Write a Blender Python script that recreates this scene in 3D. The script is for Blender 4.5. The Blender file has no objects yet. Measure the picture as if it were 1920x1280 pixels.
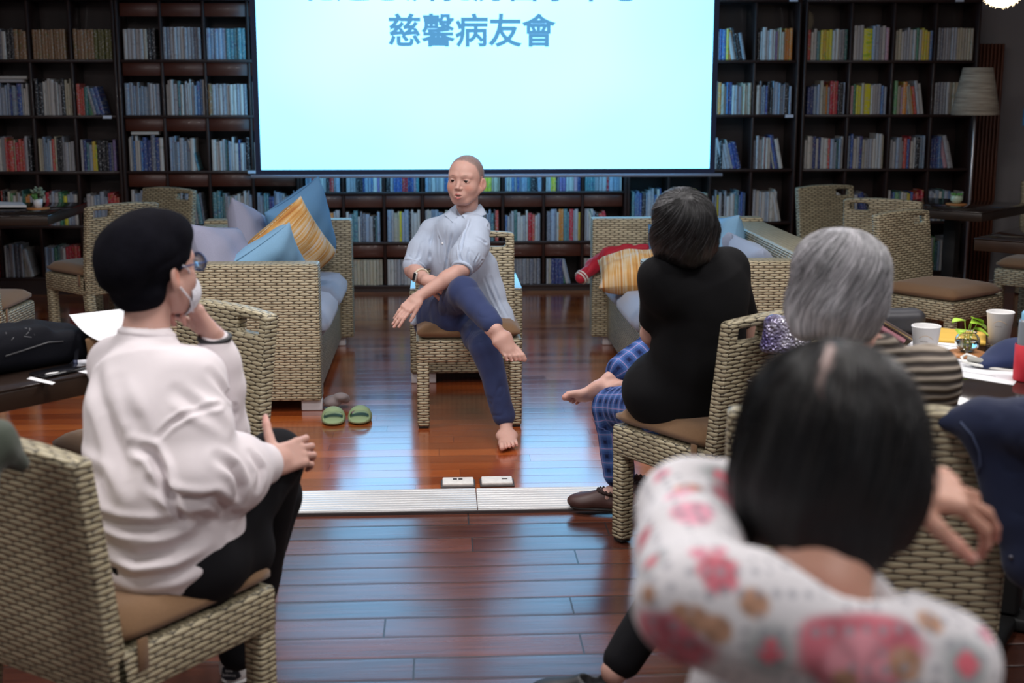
import bpy, bmesh, math, random
import numpy as np
from mathutils import Vector, Matrix, Euler
from mathutils.bvhtree import BVHTree
PI = math.pi
SC = bpy.context.scene
COL = SC.collection

# ------------------------------------------------------------------ camera
F_PX, PITCH, YAW, CAM_H = 2500.0, math.radians(10.98), math.radians(3.0), 1.55
cam_data = bpy.data.cameras.new('camera')
cam = bpy.data.objects.new('camera', cam_data); COL.objects.link(cam)
cam_data.sensor_width = 36.0; cam_data.lens = F_PX / 1920.0 * 36.0
cam_data.clip_start = 0.05; cam_data.clip_end = 60
cam.location = (0, 0, CAM_H); cam.rotation_euler = (PI / 2 - PITCH, 0, -YAW)
cam_data.dof.use_dof = True; cam_data.dof.focus_distance = 5.3; cam_data.dof.aperture_fstop = 3.2
SC.camera = cam

# ------------------------------------------------------------------ light and exposure
world = bpy.data.worlds.new('world'); SC.world = world; world.use_nodes = True
world.node_tree.nodes['Background'].inputs[0].default_value = (0.80, 0.86, 1.0, 1)
world.node_tree.nodes['Background'].inputs[1].default_value = 0.16
def area_light(name, loc, size, power, color, rot=(0, 0, 0), size_y=None):
    l = bpy.data.lights.new(name, 'AREA'); l.energy = power; l.color = color; l.size = size
    if size_y: l.shape = 'RECTANGLE'; l.size_y = size_y
    o = bpy.data.objects.new(name, l); COL.objects.link(o); o.location = loc; o.rotation_euler = rot
    return o
for i, (x, y, p) in enumerate([(-1.9, 0.6, 20), (1.5, 0.2, 40), (-2.3, 2.9, 44), (0.0, 2.3, 34), (2.3, 2.9, 42), (-1.6, 5.3, 26), (1.6, 5.3, 26), (0.1, 4.6, 40), (-3.3, 5.6, 8), (3.4, 6.4, 6)]):
    area_light('ceiling_lamp_light', (x, y, 2.98), 0.6, p, (1.0, 0.965, 0.955))
SC.view_settings.view_transform = 'Standard'; SC.view_settings.look = 'None'
SC.view_settings.gamma = 1.0; SC.view_settings.exposure = 0.0; SC.view_settings.use_curve_mapping = False
SC.cycles.max_bounces = 7; SC.cycles.sample_clamp_indirect = 6.0
SC.cycles.use_denoising = True

# ------------------------------------------------------------------ placing helpers: a photo pixel to a point of the room
_f = Vector((math.sin(YAW) * math.cos(PITCH), math.cos(YAW) * math.cos(PITCH), -math.sin(PITCH)))
_r = Vector((math.cos(YAW), -math.sin(YAW), 0)); _u = _r.cross(_f)
def _ray(px, py): return _f + _r * ((px - 960) / F_PX) - _u * ((py - 640) / F_PX)
def W(px, py, Y):
    d = _ray(px, py); return Vector((0, 0, CAM_H)) + d * (Y / d.y)
def G(px, py, z=0.0):
    d = _ray(px, py); return Vector((0, 0, CAM_H)) + d * ((z - CAM_H) / d.z)

# ------------------------------------------------------------------ materials
MATS = {}
def new_mat(name):
    m = bpy.data.materials.new(name); m.use_nodes = True
    nt = m.node_tree; nt.nodes.clear()
    out = nt.nodes.new('ShaderNodeOutputMaterial'); b = nt.nodes.new('ShaderNodeBsdfPrincipled')
    nt.links.new(b.outputs[0], out.inputs[0])
    return m, nt, b
class NB:
    def __init__(s, nt): s.nt = nt
    def n(s, t, **kw):
        x = s.nt.nodes.new(t)
        for k, v in kw.items(): setattr(x, k, v)
        return x
    def put(s, sock, v):
        if hasattr(v, 'is_linked') or isinstance(v, bpy.types.NodeSocket): s.nt.links.new(v, sock)
        else: sock.default_value = v
    def math(s, op, a, b=0.0, c=None):
        x = s.n('ShaderNodeMath', operation=op); s.put(x.inputs[0], a)
        if b is not None: s.put(x.inputs[1], b)
        if c is not None: s.put(x.inputs[2], c)
        return x.outputs[0]
    def mix(s, fac, a, b, mode='MIX'):
        x = s.n('ShaderNodeMix', data_type='RGBA', blend_type=mode); s.put(x.inputs[0], fac); s.put(x.inputs[6], a); s.put(x.inputs[7], b)
        return x.outputs[2]
    def noise(s, vec, scale, detail=2.0, rough=0.5, dim='3D'):
        x = s.n('ShaderNodeTexNoise', noise_dimensions=dim)
        if vec is not None: s.nt.links.new(vec, x.inputs['Vector'])
        x.inputs['Scale'].default_value = scale; x.inputs['Detail'].default_value = detail; x.inputs['Roughness'].default_value = rough
        return x.outputs[0]
    def ramp(s, fac, stops, interp='LINEAR'):
        x = s.n('ShaderNodeValToRGB'); s.nt.links.new(fac, x.inputs[0]); x.color_ramp.interpolation = interp
        e = x.color_ramp.elements
        while len(e) < len(stops): e.new(0.5)
        for i, (p, c) in enumerate(stops): e[i].position = p; e[i].color = c
        return x.outputs[0]
    def mapping(s, vec, scale=(1, 1, 1), rot=(0, 0, 0), loc=(0, 0, 0)):
        x = s.n('ShaderNodeMapping'); s.nt.links.new(vec, x.inputs[0]); x.inputs[1].default_value = loc
        x.inputs[2].default_value = rot; x.inputs[3].default_value = scale
        return x.outputs[0]
    def bump(s, h, dist, strength=1.0, normal=None):
        x = s.n('ShaderNodeBump'); s.nt.links.new(h, x.inputs['Height']); x.inputs['Distance'].default_value = dist; x.inputs['Strength'].default_value = strength
        return x.outputs[0]
def c4(c): return (c[0], c[1], c[2], 1.0)
def simple(name, color, rough=0.6, metal=0.0, spec=0.5, noise_amt=0.08, noise_scale=30.0, bump=0.0, bump_scale=200.0, coat=0.0, trans=0.0, sheen=0.0, alpha=1.0):
    if name in MATS: return MATS[name]
    m, nt, b = new_mat(name); q = NB(nt)
    tc = q.n('ShaderNodeTexCoord')
    nz = q.noise(tc.outputs['Object'], noise_scale, 3)
    dark = tuple(c * (1 - noise_amt) for c in color); light = tuple(min(1, c * (1 + noise_amt)) for c in color)
    col = q.mix(nz, c4(dark), c4(light))
    nt.links.new(col, b.inputs['Base Color'])
    b.inputs['Roughness'].default_value = rough; b.inputs['Metallic'].default_value = metal
    b.inputs['Specular IOR Level'].default_value = spec; b.inputs['Coat Weight'].default_value = coat
    b.inputs['Transmission Weight'].default_value = trans; b.inputs['Sheen Weight'].default_value = sheen
    b.inputs['Alpha'].default_value = alpha
    if bump:
        nt.links.new(q.bump(q.noise(tc.outputs['Object'], bump_scale, 3), bump), b.inputs['Normal'])
    MATS[name] = m; return m
def wicker_mat(name, strand, dark, rh=0.0128, bw=0.052):
    if name in MATS: return MATS[name]
    m, nt, b = new_mat(name); q = NB(nt)
    uv = q.n('ShaderNodeUVMap'); uv.uv_map = 'uv'
    sp = q.n('ShaderNodeSeparateXYZ'); nt.links.new(uv.outputs[0], sp.inputs[0])
    v = q.math('DIVIDE', sp.outputs[1], rh); row = q.math('FLOOR', v); fv = q.math('FRACT', v)
    u = q.math('ADD', q.math('DIVIDE', sp.outputs[0], bw), q.math('MULTIPLY', q.math('MODULO', q.math('ABSOLUTE', row), 2.0), 0.5))
    fu = q.math('FRACT', u)
    sn = q.math('SINE', q.math('MULTIPLY', fu, PI))
    hh = q.math('ADD', 0.13, q.math('MULTIPLY', q.math('POWER', sn, 0.85), 0.37))
    d = q.math('DIVIDE', q.math('ABSOLUTE', q.math('SUBTRACT', fv, 0.5)), hh)
    h = q.math('SUBTRACT', 1.0, q.math('POWER', q.math('MINIMUM', d, 1.3), 2.0))
    mask = q.math('MULTIPLY', q.math('SUBTRACT', 1.12, d), 6.0); mask_n = nt.nodes[-1]; mask_n.use_clamp = True
    tick = q.math('LESS_THAN', q.math('MINIMUM', fu, q.math('SUBTRACT', 1.0, fu)), 0.028)
    mask = q.math('MULTIPLY', mask, q.math('SUBTRACT', 1.0, q.math('MULTIPLY', tick, 0.75)))
    hgt = q.math('ADD', h, q.math('MULTIPLY', sn, 0.9))
    cell = q.n('ShaderNodeCombineXYZ'); nt.links.new(q.math('FLOOR', u), cell.inputs[0]); nt.links.new(row, cell.inputs[1])
    wn = q.n('ShaderNodeTexWhiteNoise', noise_dimensions='2D'); nt.links.new(cell.outputs[0], wn.inputs[0])
    c1 = q.mix(wn.outputs[0], c4([x * 0.82 for x in strand]), c4([min(1, x * 1.18) for x in strand]))
    fib = q.noise(q.mapping(uv.outputs[0], (60, 900, 1)), 1.0, 2)
    c1 = q.mix(q.math('MULTIPLY', fib, 0.5), c1, c4([x * 0.6 for x in strand]))
    nt.links.new(q.mix(mask, c4(dark), c1), b.inputs['Base Color'])
    b.inputs['Roughness'].default_value = 0.42; b.inputs['Specular IOR Level'].default_value = 0.5
    nt.links.new(q.bump(hgt, 0.0024, 0.8), b.inputs['Normal'])
    MATS[name] = m; return m
WICKER = wicker_mat('khaki_wicker', (0.47, 0.41, 0.27), (0.030, 0.022, 0.012))
def plank_mat(name, ramp, width, length, gap_col, rough=0.2, grain=0.35, gap_w=0.02, coat=0.0, spec=0.5, tilt=0.0, seed=0.0, edge_amt=1.0):
    m, nt, b = new_mat(name); q = NB(nt)
    tc = q.n('ShaderNodeTexCoord'); sp = q.n('ShaderNodeSeparateXYZ'); nt.links.new(tc.outputs['Object'], sp.inputs[0])
    v = q.math('DIVIDE', q.math('ADD', sp.outputs[1], seed), width); row = q.math('FLOOR', v); fv = q.math('FRACT', v)
    wn0 = q.n('ShaderNodeTexWhiteNoise', noise_dimensions='1D'); nt.links.new(row, wn0.inputs['W'])
    u = q.math('ADD', q.math('DIVIDE', sp.outputs[0], length), q.math('MULTIPLY', wn0.outputs[0], 7.3)); cu = q.math('FLOOR', u); fu = q.math('FRACT', u)
    cell = q.n('ShaderNodeCombineXYZ'); nt.links.new(cu, cell.inputs[0]); nt.links.new(row, cell.inputs[1])
    wn = q.n('ShaderNodeTexWhiteNoise', noise_dimensions='2D'); nt.links.new(cell.outputs[0], wn.inputs[0])
    gr = q.noise(q.mapping(tc.outputs['Object'], (2.0, 28.0, 1)), 1.6, 6, 0.62)
    fac = q.math('ADD', q.math('MULTIPLY', wn.outputs[0], 1 - grain), q.math('MULTIPLY', gr, grain))
    col = q.ramp(fac, ramp)
    gv = q.math('LESS_THAN', q.math('MINIMUM', fv, q.math('SUBTRACT', 1.0, fv)), gap_w)
    gu = q.math('LESS_THAN', q.math('MINIMUM', fu, q.math('SUBTRACT', 1.0, fu)), gap_w * width / length)
    gap = q.math('MAXIMUM', gv, gu)
    nt.links.new(q.mix(gap, col, c4(gap_col)), b.inputs['Base Color'])
    rn = q.noise(q.mapping(tc.outputs['Object'], (1.5, 9.0, 1)), 2.0, 4)
    rg = q.math('ADD', rough, q.math('MULTIPLY', q.math('ADD', q.math('SUBTRACT', rn, 0.5), q.math('MULTIPLY', q.math('SUBTRACT', wn.outputs[0], 0.5), 0.6)), 0.14))
    nt.links.new(q.math('MAXIMUM', rg, q.math('MULTIPLY', gap, 0.6)), b.inputs['Roughness'])
    b.inputs['Specular IOR Level'].default_value = spec; b.inputs['Coat Weight'].default_value = coat; b.inputs['Coat Roughness'].default_value = rough * 0.8; b.inputs['Coat IOR'].default_value = 1.62
    edge = q.math('POWER', q.math('MULTIPLY', q.math('ABSOLUTE', q.math('SUBTRACT', fv, 0.5)), 2.0), 14.0)
    hgt = q.math('SUBTRACT', q.math('MULTIPLY', gr, 0.12 + grain * 0.45 * (grain > 0.7)), q.math('MULTIPLY', edge, edge_amt))
    if tilt: hgt = q.math('ADD', hgt, q.math('MULTIPLY', q.math('MULTIPLY', q.math('SUBTRACT', wn0.outputs[0], 0.5), fv), tilt))
    nt.links.new(q.bump(hgt, 0.0022, 0.8), b.inputs['Normal'])
    return m
def emit_mat(name, color, strength):
    if name in MATS: return MATS[name]
    m = bpy.data.materials.new(name); m.use_nodes = True; nt = m.node_tree; nt.nodes.clear()
    out = nt.nodes.new('ShaderNodeOutputMaterial'); e = nt.nodes.new('ShaderNodeEmission'); nt.links.new(e.outputs[0], out.inputs[0])
    e.inputs[0].default_value = c4(color); e.inputs[1].default_value = strength
    MATS[name] = m; return m

# ------------------------------------------------------------------ mesh helpers
def tag(o, label=None, cat=None, group=None, kind=None):
    if label: o['label'] = label
    if cat: o['category'] = cat
    if group: o['group'] = group
    if kind: o['kind'] = kind
    return o
def empty(name, loc=(0, 0, 0), rz=0.0, label=None, cat=None, group=None):
    o = bpy.data.objects.new(name, None); o.empty_display_size = 0.1; COL.objects.link(o)
    o.location = loc; o.rotation_euler = (0, 0, rz)
    return tag(o, label, cat, group)
class MB:
    """collects shapes in one mesh, with uv in metres"""
    def __init__(s): s.v = []; s.f = []; s.uv = []; s.mi = []; s.sm = []
    def add(s, verts, faces, mat=0, M=None, smooth=True, uvs=None, uvM=None):
        o = len(s.v)
        P = [Vector(p) for p in verts]
        for fi, f in enumerate(faces):
            if uvs is not None: s.uv.append([tuple(uvs[i]) for i in f])
            else:
                pts = [P[i] for i in f]
                n = Vector((0, 0, 0))
                for i in range(len(pts)):
                    a, b = pts[i], pts[(i + 1) % len(pts)]
                    n += Vector(((a.y - b.y) * (a.z + b.z), (a.z - b.z) * (a.x + b.x), (a.x - b.x) * (a.y + b.y)))
                ax = max(range(3), key=lambda k: abs(n[k]))
                if ax == 0: s.uv.append([(p.y, p.z) for p in pts])
                elif ax == 1: s.uv.append([(p.x, p.z) for p in pts])
                else: s.uv.append([(p.x, p.y) for p in pts])
            s.f.append([o + i for i in f]); s.mi.append(mat); s.sm.append(smooth)
        s.v += [tuple(M @ p) if M is not None else tuple(p) for p in P]
        return s
    def bm(s, bm, mat=0, M=None, smooth=True):
        bm.verts.ensure_lookup_table(); bm.verts.index_update()
        s.add([v.co.copy() for v in bm.verts], [[v.index for v in f.verts] for f in bm.faces], mat, M, smooth); bm.free(); return s
    def box(s, c, size, bev=0.0, seg=2, mat=0, M=None, smooth=None, taper=None):
        bm = bmesh.new(); bmesh.ops.create_cube(bm, size=1.0)
        for v in bm.verts:
            v.co = Vector((v.co.x * size[0], v.co.y * size[1], v.co.z * size[2]))
            if taper and v.co.z < 0: v.co.x *= taper; v.co.y *= taper
            v.co += Vector(c)
        if bev: bmesh.ops.bevel(bm, geom=list(bm.edges), offset=bev, segments=seg, profile=0.5, affect='EDGES', clamp_overlap=True)
        return s.bm(bm, mat, M, bool(bev) if smooth is None else smooth)
    def tube(s, pts, rad, seg=10, mat=0, M=None, cap=True):
        pts = [Vector(p) for p in pts]; n = len(pts)
        if not hasattr(rad, '__len__'): rad = [rad] * n
        vs = []; fs = []; uv = []
        up = Vector((0, 0, 1)); L = 0.0
        for i, p in enumerate(pts):
            t = (pts[min(i + 1, n - 1)] - pts[max(i - 1, 0)]).normalized()
            if i: L += (p - pts[i - 1]).length
            a = up if abs(t.dot(up)) < 0.95 else Vector((1, 0, 0))
            if i == 0: x = t.cross(a).normalized()
            else: x = (x - t * x.dot(t)).normalized()
            y = t.cross(x)
            for k in range(seg):
                an = 2 * PI * k / seg; vs.append(p + (x * math.cos(an) + y * math.sin(an)) * rad[i]); uv.append((an * rad[i], L))
        for i in range(n - 1):
            for k in range(seg):
                a = i * seg + k; b = i * seg + (k + 1) % seg; fs.append([a, b, b + seg, a + seg])
        if cap: fs.append(list(range(seg))[::-1]); fs.append([(n - 1) * seg + k for k in range(seg)])
        return s.add(vs, fs, mat, M, True, uvs=uv)
    def lathe(s, prof, seg=24, mat=0, M=None, c=(0, 0, 0)):
        vs = []; fs = []; uv = []
        c = Vector(c); L = 0
        for i, (r, z) in enumerate(prof):
            if i: L += math.hypot(r - prof[i - 1][0], z - prof[i - 1][1])
            for k in range(seg):
                an = 2 * PI * k / seg; vs.append(c + Vector((r * math.cos(an), r * math.sin(an), z))); uv.append((an * r, L))
        for i in range(len(prof) - 1):
            for k in range(seg):
                a = i * seg + k; b = i * seg + (k + 1) % seg; fs.append([a, b, b + seg, a + seg])
        return s.add(vs, fs, mat, M, True, uvs=uv)
    def build(s, name, mats, parent=None, loc=None, rz=None):
        me = bpy.data.meshes.new(name); me.from_pydata(s.v, [], s.f)
        if not isinstance(mats, (list, tuple)): mats = [mats]
        for m in mats: me.materials.append(m)
        ul = me.uv_layers.new(name='uv')
        flat = [c for f in s.uv for p in f for c in p]
        ul.data.foreach_set('uv', flat)
        me.polygons.foreach_set('material_index', s.mi); me.polygons.foreach_set('use_smooth', s.sm)
        me.update()
        o = bpy.data.objects.new(name, me); COL.objects.link(o)
        if parent: o.parent = parent
        if loc is not None: o.location = loc
        if rz is not None: o.rotation_euler = (0, 0, rz)
        return o
def auto_sharp(o, ang=0.7):
    try: o.data.set_sharp_from_angle(angle=ang)
    except Exception: pass
    return o
def children(o): return [c for c in list(o.children)]
def copy_tree(o, parent=None):
    c = o.copy(); COL.objects.link(c)
    if parent: c.parent = parent
    for ch in children(o): copy_tree(ch, c)
    return c
def RZ(f): return math.atan2(-f[0], f[1])
def pillow_mesh(w, h, t, n=14, pinch=0.75, sag=0.0, seed=0, wr=0.004):
    """a stuffed cushion, width along x, height along z, thickness along y"""
    rnd = random.Random(seed); ph = [rnd.uniform(0, 6) for _ in range(6)]
    vs = []; fs = []; uv = []
    for side in (1, -1):
        base = len(vs)
        for i in range(n + 1):
            for j in range(n + 1):
                a = 2 * i / n - 1; b = 2 * j / n - 1
                th = ((1 - abs(a) ** 2.6) * (1 - abs(b) ** 2.6)) ** 0.45
                sx = w / 2 * a * (1 - 0.10 * (1 - abs(a)) * 0 - 0.07 * pinch * (1 - b * b) * abs(a) ** 3)
                sz = h / 2 * b * (1 - 0.07 * pinch * (1 - a * a) * abs(b) ** 3)
                dy = side * (t / 2 * th + 0.004) + wr * th * (math.sin(7 * a + ph[0] + 3 * b) + math.sin(9 * b + ph[1] - 4 * a) * 0.7)
                vs.append((sx, dy, sz - sag * th * (1 - b) * 0.2)); uv.append((sx, sz))
        for i in range(n):
            for j in range(n):
                q = base + i * (n + 1) + j
                f = [q, q + n + 1, q + n + 2, q + 1]
                fs.append(f if side < 0 else f[::-1])
    rim = [i * (n + 1) for i in range(n + 1)] + [n * (n + 1) + j for j in range(1, n + 1)] + [i * (n + 1) + n for i in range(n - 1, -1, -1)] + [j for j in range(n - 1, 0, -1)]
    off = (n + 1) ** 2
    for k in range(len(rim)):
        a, b = rim[k], rim[(k + 1) % len(rim)]
        fs.append([a, b, b + off, a + off])
    return vs, fs, uv
# ================================================================== room
FLOOR_BACK = plank_mat('glossy_red_planks', [(0.15, (0.17, 0.030, 0.008, 1)), (0.45, (0.32, 0.066, 0.013, 1)), (0.65, (0.44, 0.10, 0.018, 1)), (0.85, (0.55, 0.16, 0.030, 1))], 0.103, 1.15, (0.06, 0.014, 0.006), rough=0.19, grain=0.55, gap_w=0.008, coat=1.0, edge_amt=0.35)
FLOOR_FRONT = plank_mat('worn_brown_planks', [(0.25, (0.040, 0.014, 0.010, 1)), (0.5, (0.095, 0.030, 0.018, 1)), (0.75, (0.17, 0.050, 0.025, 1))], 0.140, 1.9, (0.022, 0.012, 0.010), rough=0.24, grain=0.75, gap_w=0.020, coat=0.42, spec=0.35, tilt=7.5, edge_amt=1.3, seed=0.05)
WALL = simple('grey_wall_paint', (0.23, 0.22, 0.225), 0.8, noise_amt=0.05, noise_scale=3)
m = MB(); m.box((1.0, 7.64, -0.05), (11.4, 5.36, 0.1)); o = m.build('floor', FLOOR_BACK); tag(o, 'glossy reddish plank floor', kind='structure')
m = MB(); m.box((1.0, 1.3, -0.055), (11.4, 6.8, 0.1)); o = m.build('floor_front', FLOOR_FRONT); o.name = 'floor.001'; tag(o, 'worn darker plank floor before the metal strip', kind='structure')
m = MB(); m.box((1.0, 10.38, 1.55), (11.4, 0.1, 3.1)); o = m.build('wall_back', WALL); tag(o, kind='structure')
m = MB(); m.box((6.65, 4.2, 1.55), (0.1, 12.4, 3.1)); o = m.build('wall_right', WALL); tag(o, kind='structure')
m = MB(); m.box((-4.65, 4.2, 1.55), (0.1, 12.4, 3.1)); o = m.build('wall_left', WALL); tag(o, kind='structure')
m = MB(); m.box((1.0, 4.2, 3.13), (11.4, 12.4, 0.06)); o = m.build('ceiling', simple('ceiling_paint', (0.5, 0.5, 0.5), 0.9)); tag(o, kind='structure')
# ribbed white metal strip across the floor
ALU = simple('white_ribbed_metal', (0.80, 0.80, 0.80), 0.35, metal=0.25, noise_amt=0.06, noise_scale=12)
SEAM = simple('dark_seam', (0.06, 0.05, 0.05), 0.6)
m = MB()
y0, y1 = 4.70, 4.955
for x0, x1 in ((-4.5, 0.118), (0.121, 6.5)):
    m.box(((x0 + x1) / 2, (y0 + y1) / 2, 0.004), (x1 - x0, y1 - y0, 0.006))
    n = 9
    for k in range(n):
        yy = y0 + (k + 0.5) * (y1 - y0) / n
        m.box(((x0 + x1) / 2, yy, 0.009), (x1 - x0, (y1 - y0) / n * 0.72, 0.008), 0.002, 1)
m.box((1.0, y0 - 0.004, 0.003), (11, 0.012, 0.006), mat=1)
o = m.build('trim_1', [ALU, SEAM]); tag(o, 'ribbed white metal strip set across the plank floor', kind='structure')

# white floor socket boxes
SOCK = simple('scuffed_white_plastic', (0.72, 0.70, 0.67), 0.5, noise_amt=0.25, noise_scale=60)
def socket(cx, cy, label, holes):
    t = empty('floor_socket', (cx, cy, 0), 0.0, label, 'floor socket', 'white floor sockets')
    m = MB(); m.box((0, 0, 0.004), (0.135, 0.10, 0.008), 0.003, 2); m.build('plate', SEAM, t)
    m = MB(); m.box((0, 0, 0.012), (0.122, 0.086, 0.014), 0.005, 3); m.build('lid', SOCK, t)
    m = MB()
    if holes:
        for dx in (-0.012, 0.010): m.box((dx, 0.012, 0.020), (0.016, 0.018, 0.003), 0.001, 1)
    else: m.box((0.03, 0.0, 0.020), (0.022, 0.006, 0.003), 0.001, 1)
    m.build('latch', SEAM, t)
socket(0.052, 5.04, 'scuffed white floor socket with two dark slots beside the metal strip', True)
socket(0.205, 5.045, 'plain scuffed white floor socket beside the metal strip', False)

# ================================================================== bookcases
CASEW = simple('dark_walnut', (0.026, 0.012, 0.010), 0.5, noise_amt=0.3, noise_scale=9, coat=0.15)
VALW = simple('red_brown_wood', (0.085, 0.024, 0.014), 0.4, noise_amt=0.3, noise_scale=9, coat=0.1)
PLATE = simple('pale_label_card', (0.62, 0.70, 0.82), 0.5)
YF, YB = 9.98, 10.30
HI = [2.105, 1.715, 1.317, 0.913, 0.515, 0.13]
MID = [2.105, 1.87, 1.50, 1.125, 0.752, 0.378, 0.05]
CASES = [
    dict(key='L1', xs=[-3.56, -3.262, -2.963, -2.666, -2.360], zs=HI, val=False, name='the open bookcase above the small potted plant', label='dark walnut bookcase without valances, behind the dark table with the small potted plant'),
    dict(key='L2', xs=[-2.315, -2.021, -1.712, -1.395, -1.072], zs=HI, val=True, name='the tall bookcase with valances', label='tall dark bookcase with a red-brown valance under each shelf, beside the screen'),
    dict(key='M', xs=[-1.030, -0.734, -0.432, -0.146, 0.154, 0.455, 0.762, 1.056, 1.368], zs=MID, val=True, name='the wide bookcase under the screen', label='wide dark bookcase with red-brown valances that stands behind the projection screen'),
    dict(key='R1', xs=[1.410, 1.706, 2.019, 2.329, 2.640], zs=HI, val=False, name='the bookcase between screen and lamp unit', label='dark open bookcase between the projection screen and the bookcase next to the floor lamp'),
    dict(key='R2', xs=[2.712, 3.049, 3.370, 3.685, 3.990], zs=HI, val=False, name='the bookcase beside the floor lamp', label='dark open bookcase standing right beside the floor lamp'),
]
for cs in CASES:
    xs, zs = cs['xs'], cs['zs']; x0, x1 = xs[0], xs[-1]; xc = (x0 + x1) / 2; w = x1 - x0; zt = zs[0] + 0.03
    t = empty('bookcase', (xc, (YF + YB) / 2, 0), 0, cs['label'], 'bookcase', 'dark bookcases along the back wall')
    def L(x, y, z): return (x - xc, y - (YF + YB) / 2, z)
    for xx in (x0 - 0.010, x1 + 0.010):
        m = MB(); m.box(L(xx, (YF + YB) / 2 - 0.006, zt / 2), (0.020, YB - YF + 0.012, zt), 0.003, 1); m.build('side_panel', CASEW, t)
    m = MB(); m.box(L(xc, YB - 0.006, zt / 2), (w, 0.012, zt - 0.01)); m.build('back_panel', CASEW, t)
    m = MB(); m.box(L(xc, (YF + YB) / 2 - 0.01, zt + 0.012), (w + 0.038, YB - YF + 0.03, 0.03), 0.004, 1); m.build('top_board', CASEW, t)
    m = MB(); m.box(L(xc, YF + 0.02, zs[-1] / 2 - 0.01), (w, 0.02, max(zs[-1] - 0.02, 0.02))); m.build('plinth', CASEW, t)
    for z in zs[1:]:
        m = MB(); m.box(L(xc, (YF + YB) / 2, z - 0.011), (w, YB - YF - 0.012, 0.022), 0.002, 1); m.build('shelf', CASEW, t)
    for xx in xs[1:-1]:
        m = MB(); m.box(L(xx, (YF + YB) / 2 + 0.004, zt / 2 + zs[-1] / 2), (0.02, YB - YF - 0.02, zt - zs[-1] - 0.01), 0.002, 1); m.build('divider', CASEW, t)
    if cs['val']:
        for z in ([zt] if cs['key'] == 'L2' else []) + zs[1:-1]:
            for a, b in zip(xs[:-1], xs[1:]):
                m = MB(); m.box(L((a + b) / 2, YF + 0.03, z - 0.022 - 0.047), (b - a - 0.022, 0.016, 0.094), 0.002, 1); m.build('valance', VALW, t)
    tags = {'L1': [(x1 - 0.06, zt + 0.012), (x1 - 0.06, 0.905 + 0.40)], 'L2': [(x1 - 0.32, 0.905)], 'R1': [(x1 - 0.05, zt + 0.010), (x1 - 0.05, 1.306)], 'R2': [(x1 - 0.16, zt + 0.012)]}.get(cs['key'], [])
    for (a, z) in tags:
        m = MB(); m.box(L(a, YF - 0.030, z), (0.062, 0.003, 0.022)); tag(m.build('label_holder', PLATE, t), 'pale card')

# ------------------------------------------------------------------ books
def book_material(attr):
    m, nt, b = new_mat('book_cover' + ('_merged' if attr else '')); q = NB(nt)
    if attr:
        ca = q.n('ShaderNodeVertexColor'); ca.layer_name = 'Col'; base = ca.outputs[0]
        tc = q.n('ShaderNodeTexCoord'); rnd = q.noise(q.mapping(tc.outputs['Object'], (60, 0.1, 0.1)), 1.0, 0); vec = tc.outputs['Object']
        n1 = q.noise(q.mapping(vec, (50, 1, 22)), 1.0, 1); n2 = q.noise(q.mapping(vec, (160, 2, 90)), 1.0, 1)
    else:
        oi = q.n('ShaderNodeObjectInfo'); base = oi.outputs['Color']
        tc = q.n('ShaderNodeTexCoord'); mp = q.n('ShaderNodeVectorMath', operation='ADD')
        cb = q.n('ShaderNodeCombineXYZ'); nt.links.new(q.math('MULTIPLY', oi.outputs['Random'], 50.0), cb.inputs[2]); nt.links.new(q.math('MULTIPLY', oi.outputs['Random'], 31.0), cb.inputs[0])
        nt.links.new(tc.outputs['Object'], mp.inputs[0]); nt.links.new(cb.outputs[0], mp.inputs[1])
        n1 = q.noise(q.mapping(mp.outputs[0], (0.5, 0.5, 5)), 1.0, 1); n2 = q.noise(q.mapping(mp.outputs[0], (2.2, 1, 22)), 1.0, 1)
    blk = q.math('GREATER_THAN', n1, 0.63); txt = q.math('GREATER_THAN', n2, 0.60)
    hs = q.n('ShaderNodeHueSaturation'); hs.inputs['Hue'].default_value = 0.62; hs.inputs['Value'].default_value = 0.6; nt.links.new(base, hs.inputs['Color'])
    inv = q.n('ShaderNodeInvert'); inv.inputs[0].default_value = 0.8; nt.links.new(base, inv.inputs[1])
    c = q.mix(q.math('MULTIPLY', blk, 0.55), base, hs.outputs[0]); c = q.mix(q.math('MULTIPLY', txt, 0.42), c, inv.outputs[0])
    nt.links.new(c, b.inputs['Base Color']); b.inputs['Roughness'].default_value = 0.4
    return m
BOOKM = book_material(False); BOOKMM = book_material(True); PAGES = simple('book_pages', (0.62, 0.58, 0.50), 0.8)
def book_geo():
    """unit book: spine towards -y, thickness x, height z from 0 to 1"""
    m = MB()
    m.box((-0.46, 0.5, 0.5), (0.08, 1, 1)); m.box((0.46, 0.5, 0.5), (0.08, 1, 1))
    vs = []; n = 5
    for z in (0, 1):
        for k in range(n + 1):
            a = PI * k / n; vs.append((-0.5 * math.cos(a), -0.035 * math.sin(a) + 0.0, z))
        for k in range(n, -1, -1):
            a = PI * k / n; vs.append((-0.44 * math.cos(a), 0.02, z))
    kk = 2 * (n + 1); fs = [list(range(kk))[::-1], [kk + i for i in range(kk)]]
    for i in range(kk): j = (i + 1) % kk; fs.append([i, j, kk + j, kk + i])
    m.add(vs, fs, 0, smooth=False)
    m.box((0, 0.5, 0.495), (0.86, 0.96, 0.965), mat=1)
    return m
_bg = book_geo(); _tmp = _bg.build('book', [BOOKM, PAGES]); BOOKME = _tmp.data; bpy.data.objects.remove(_tmp)
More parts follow.
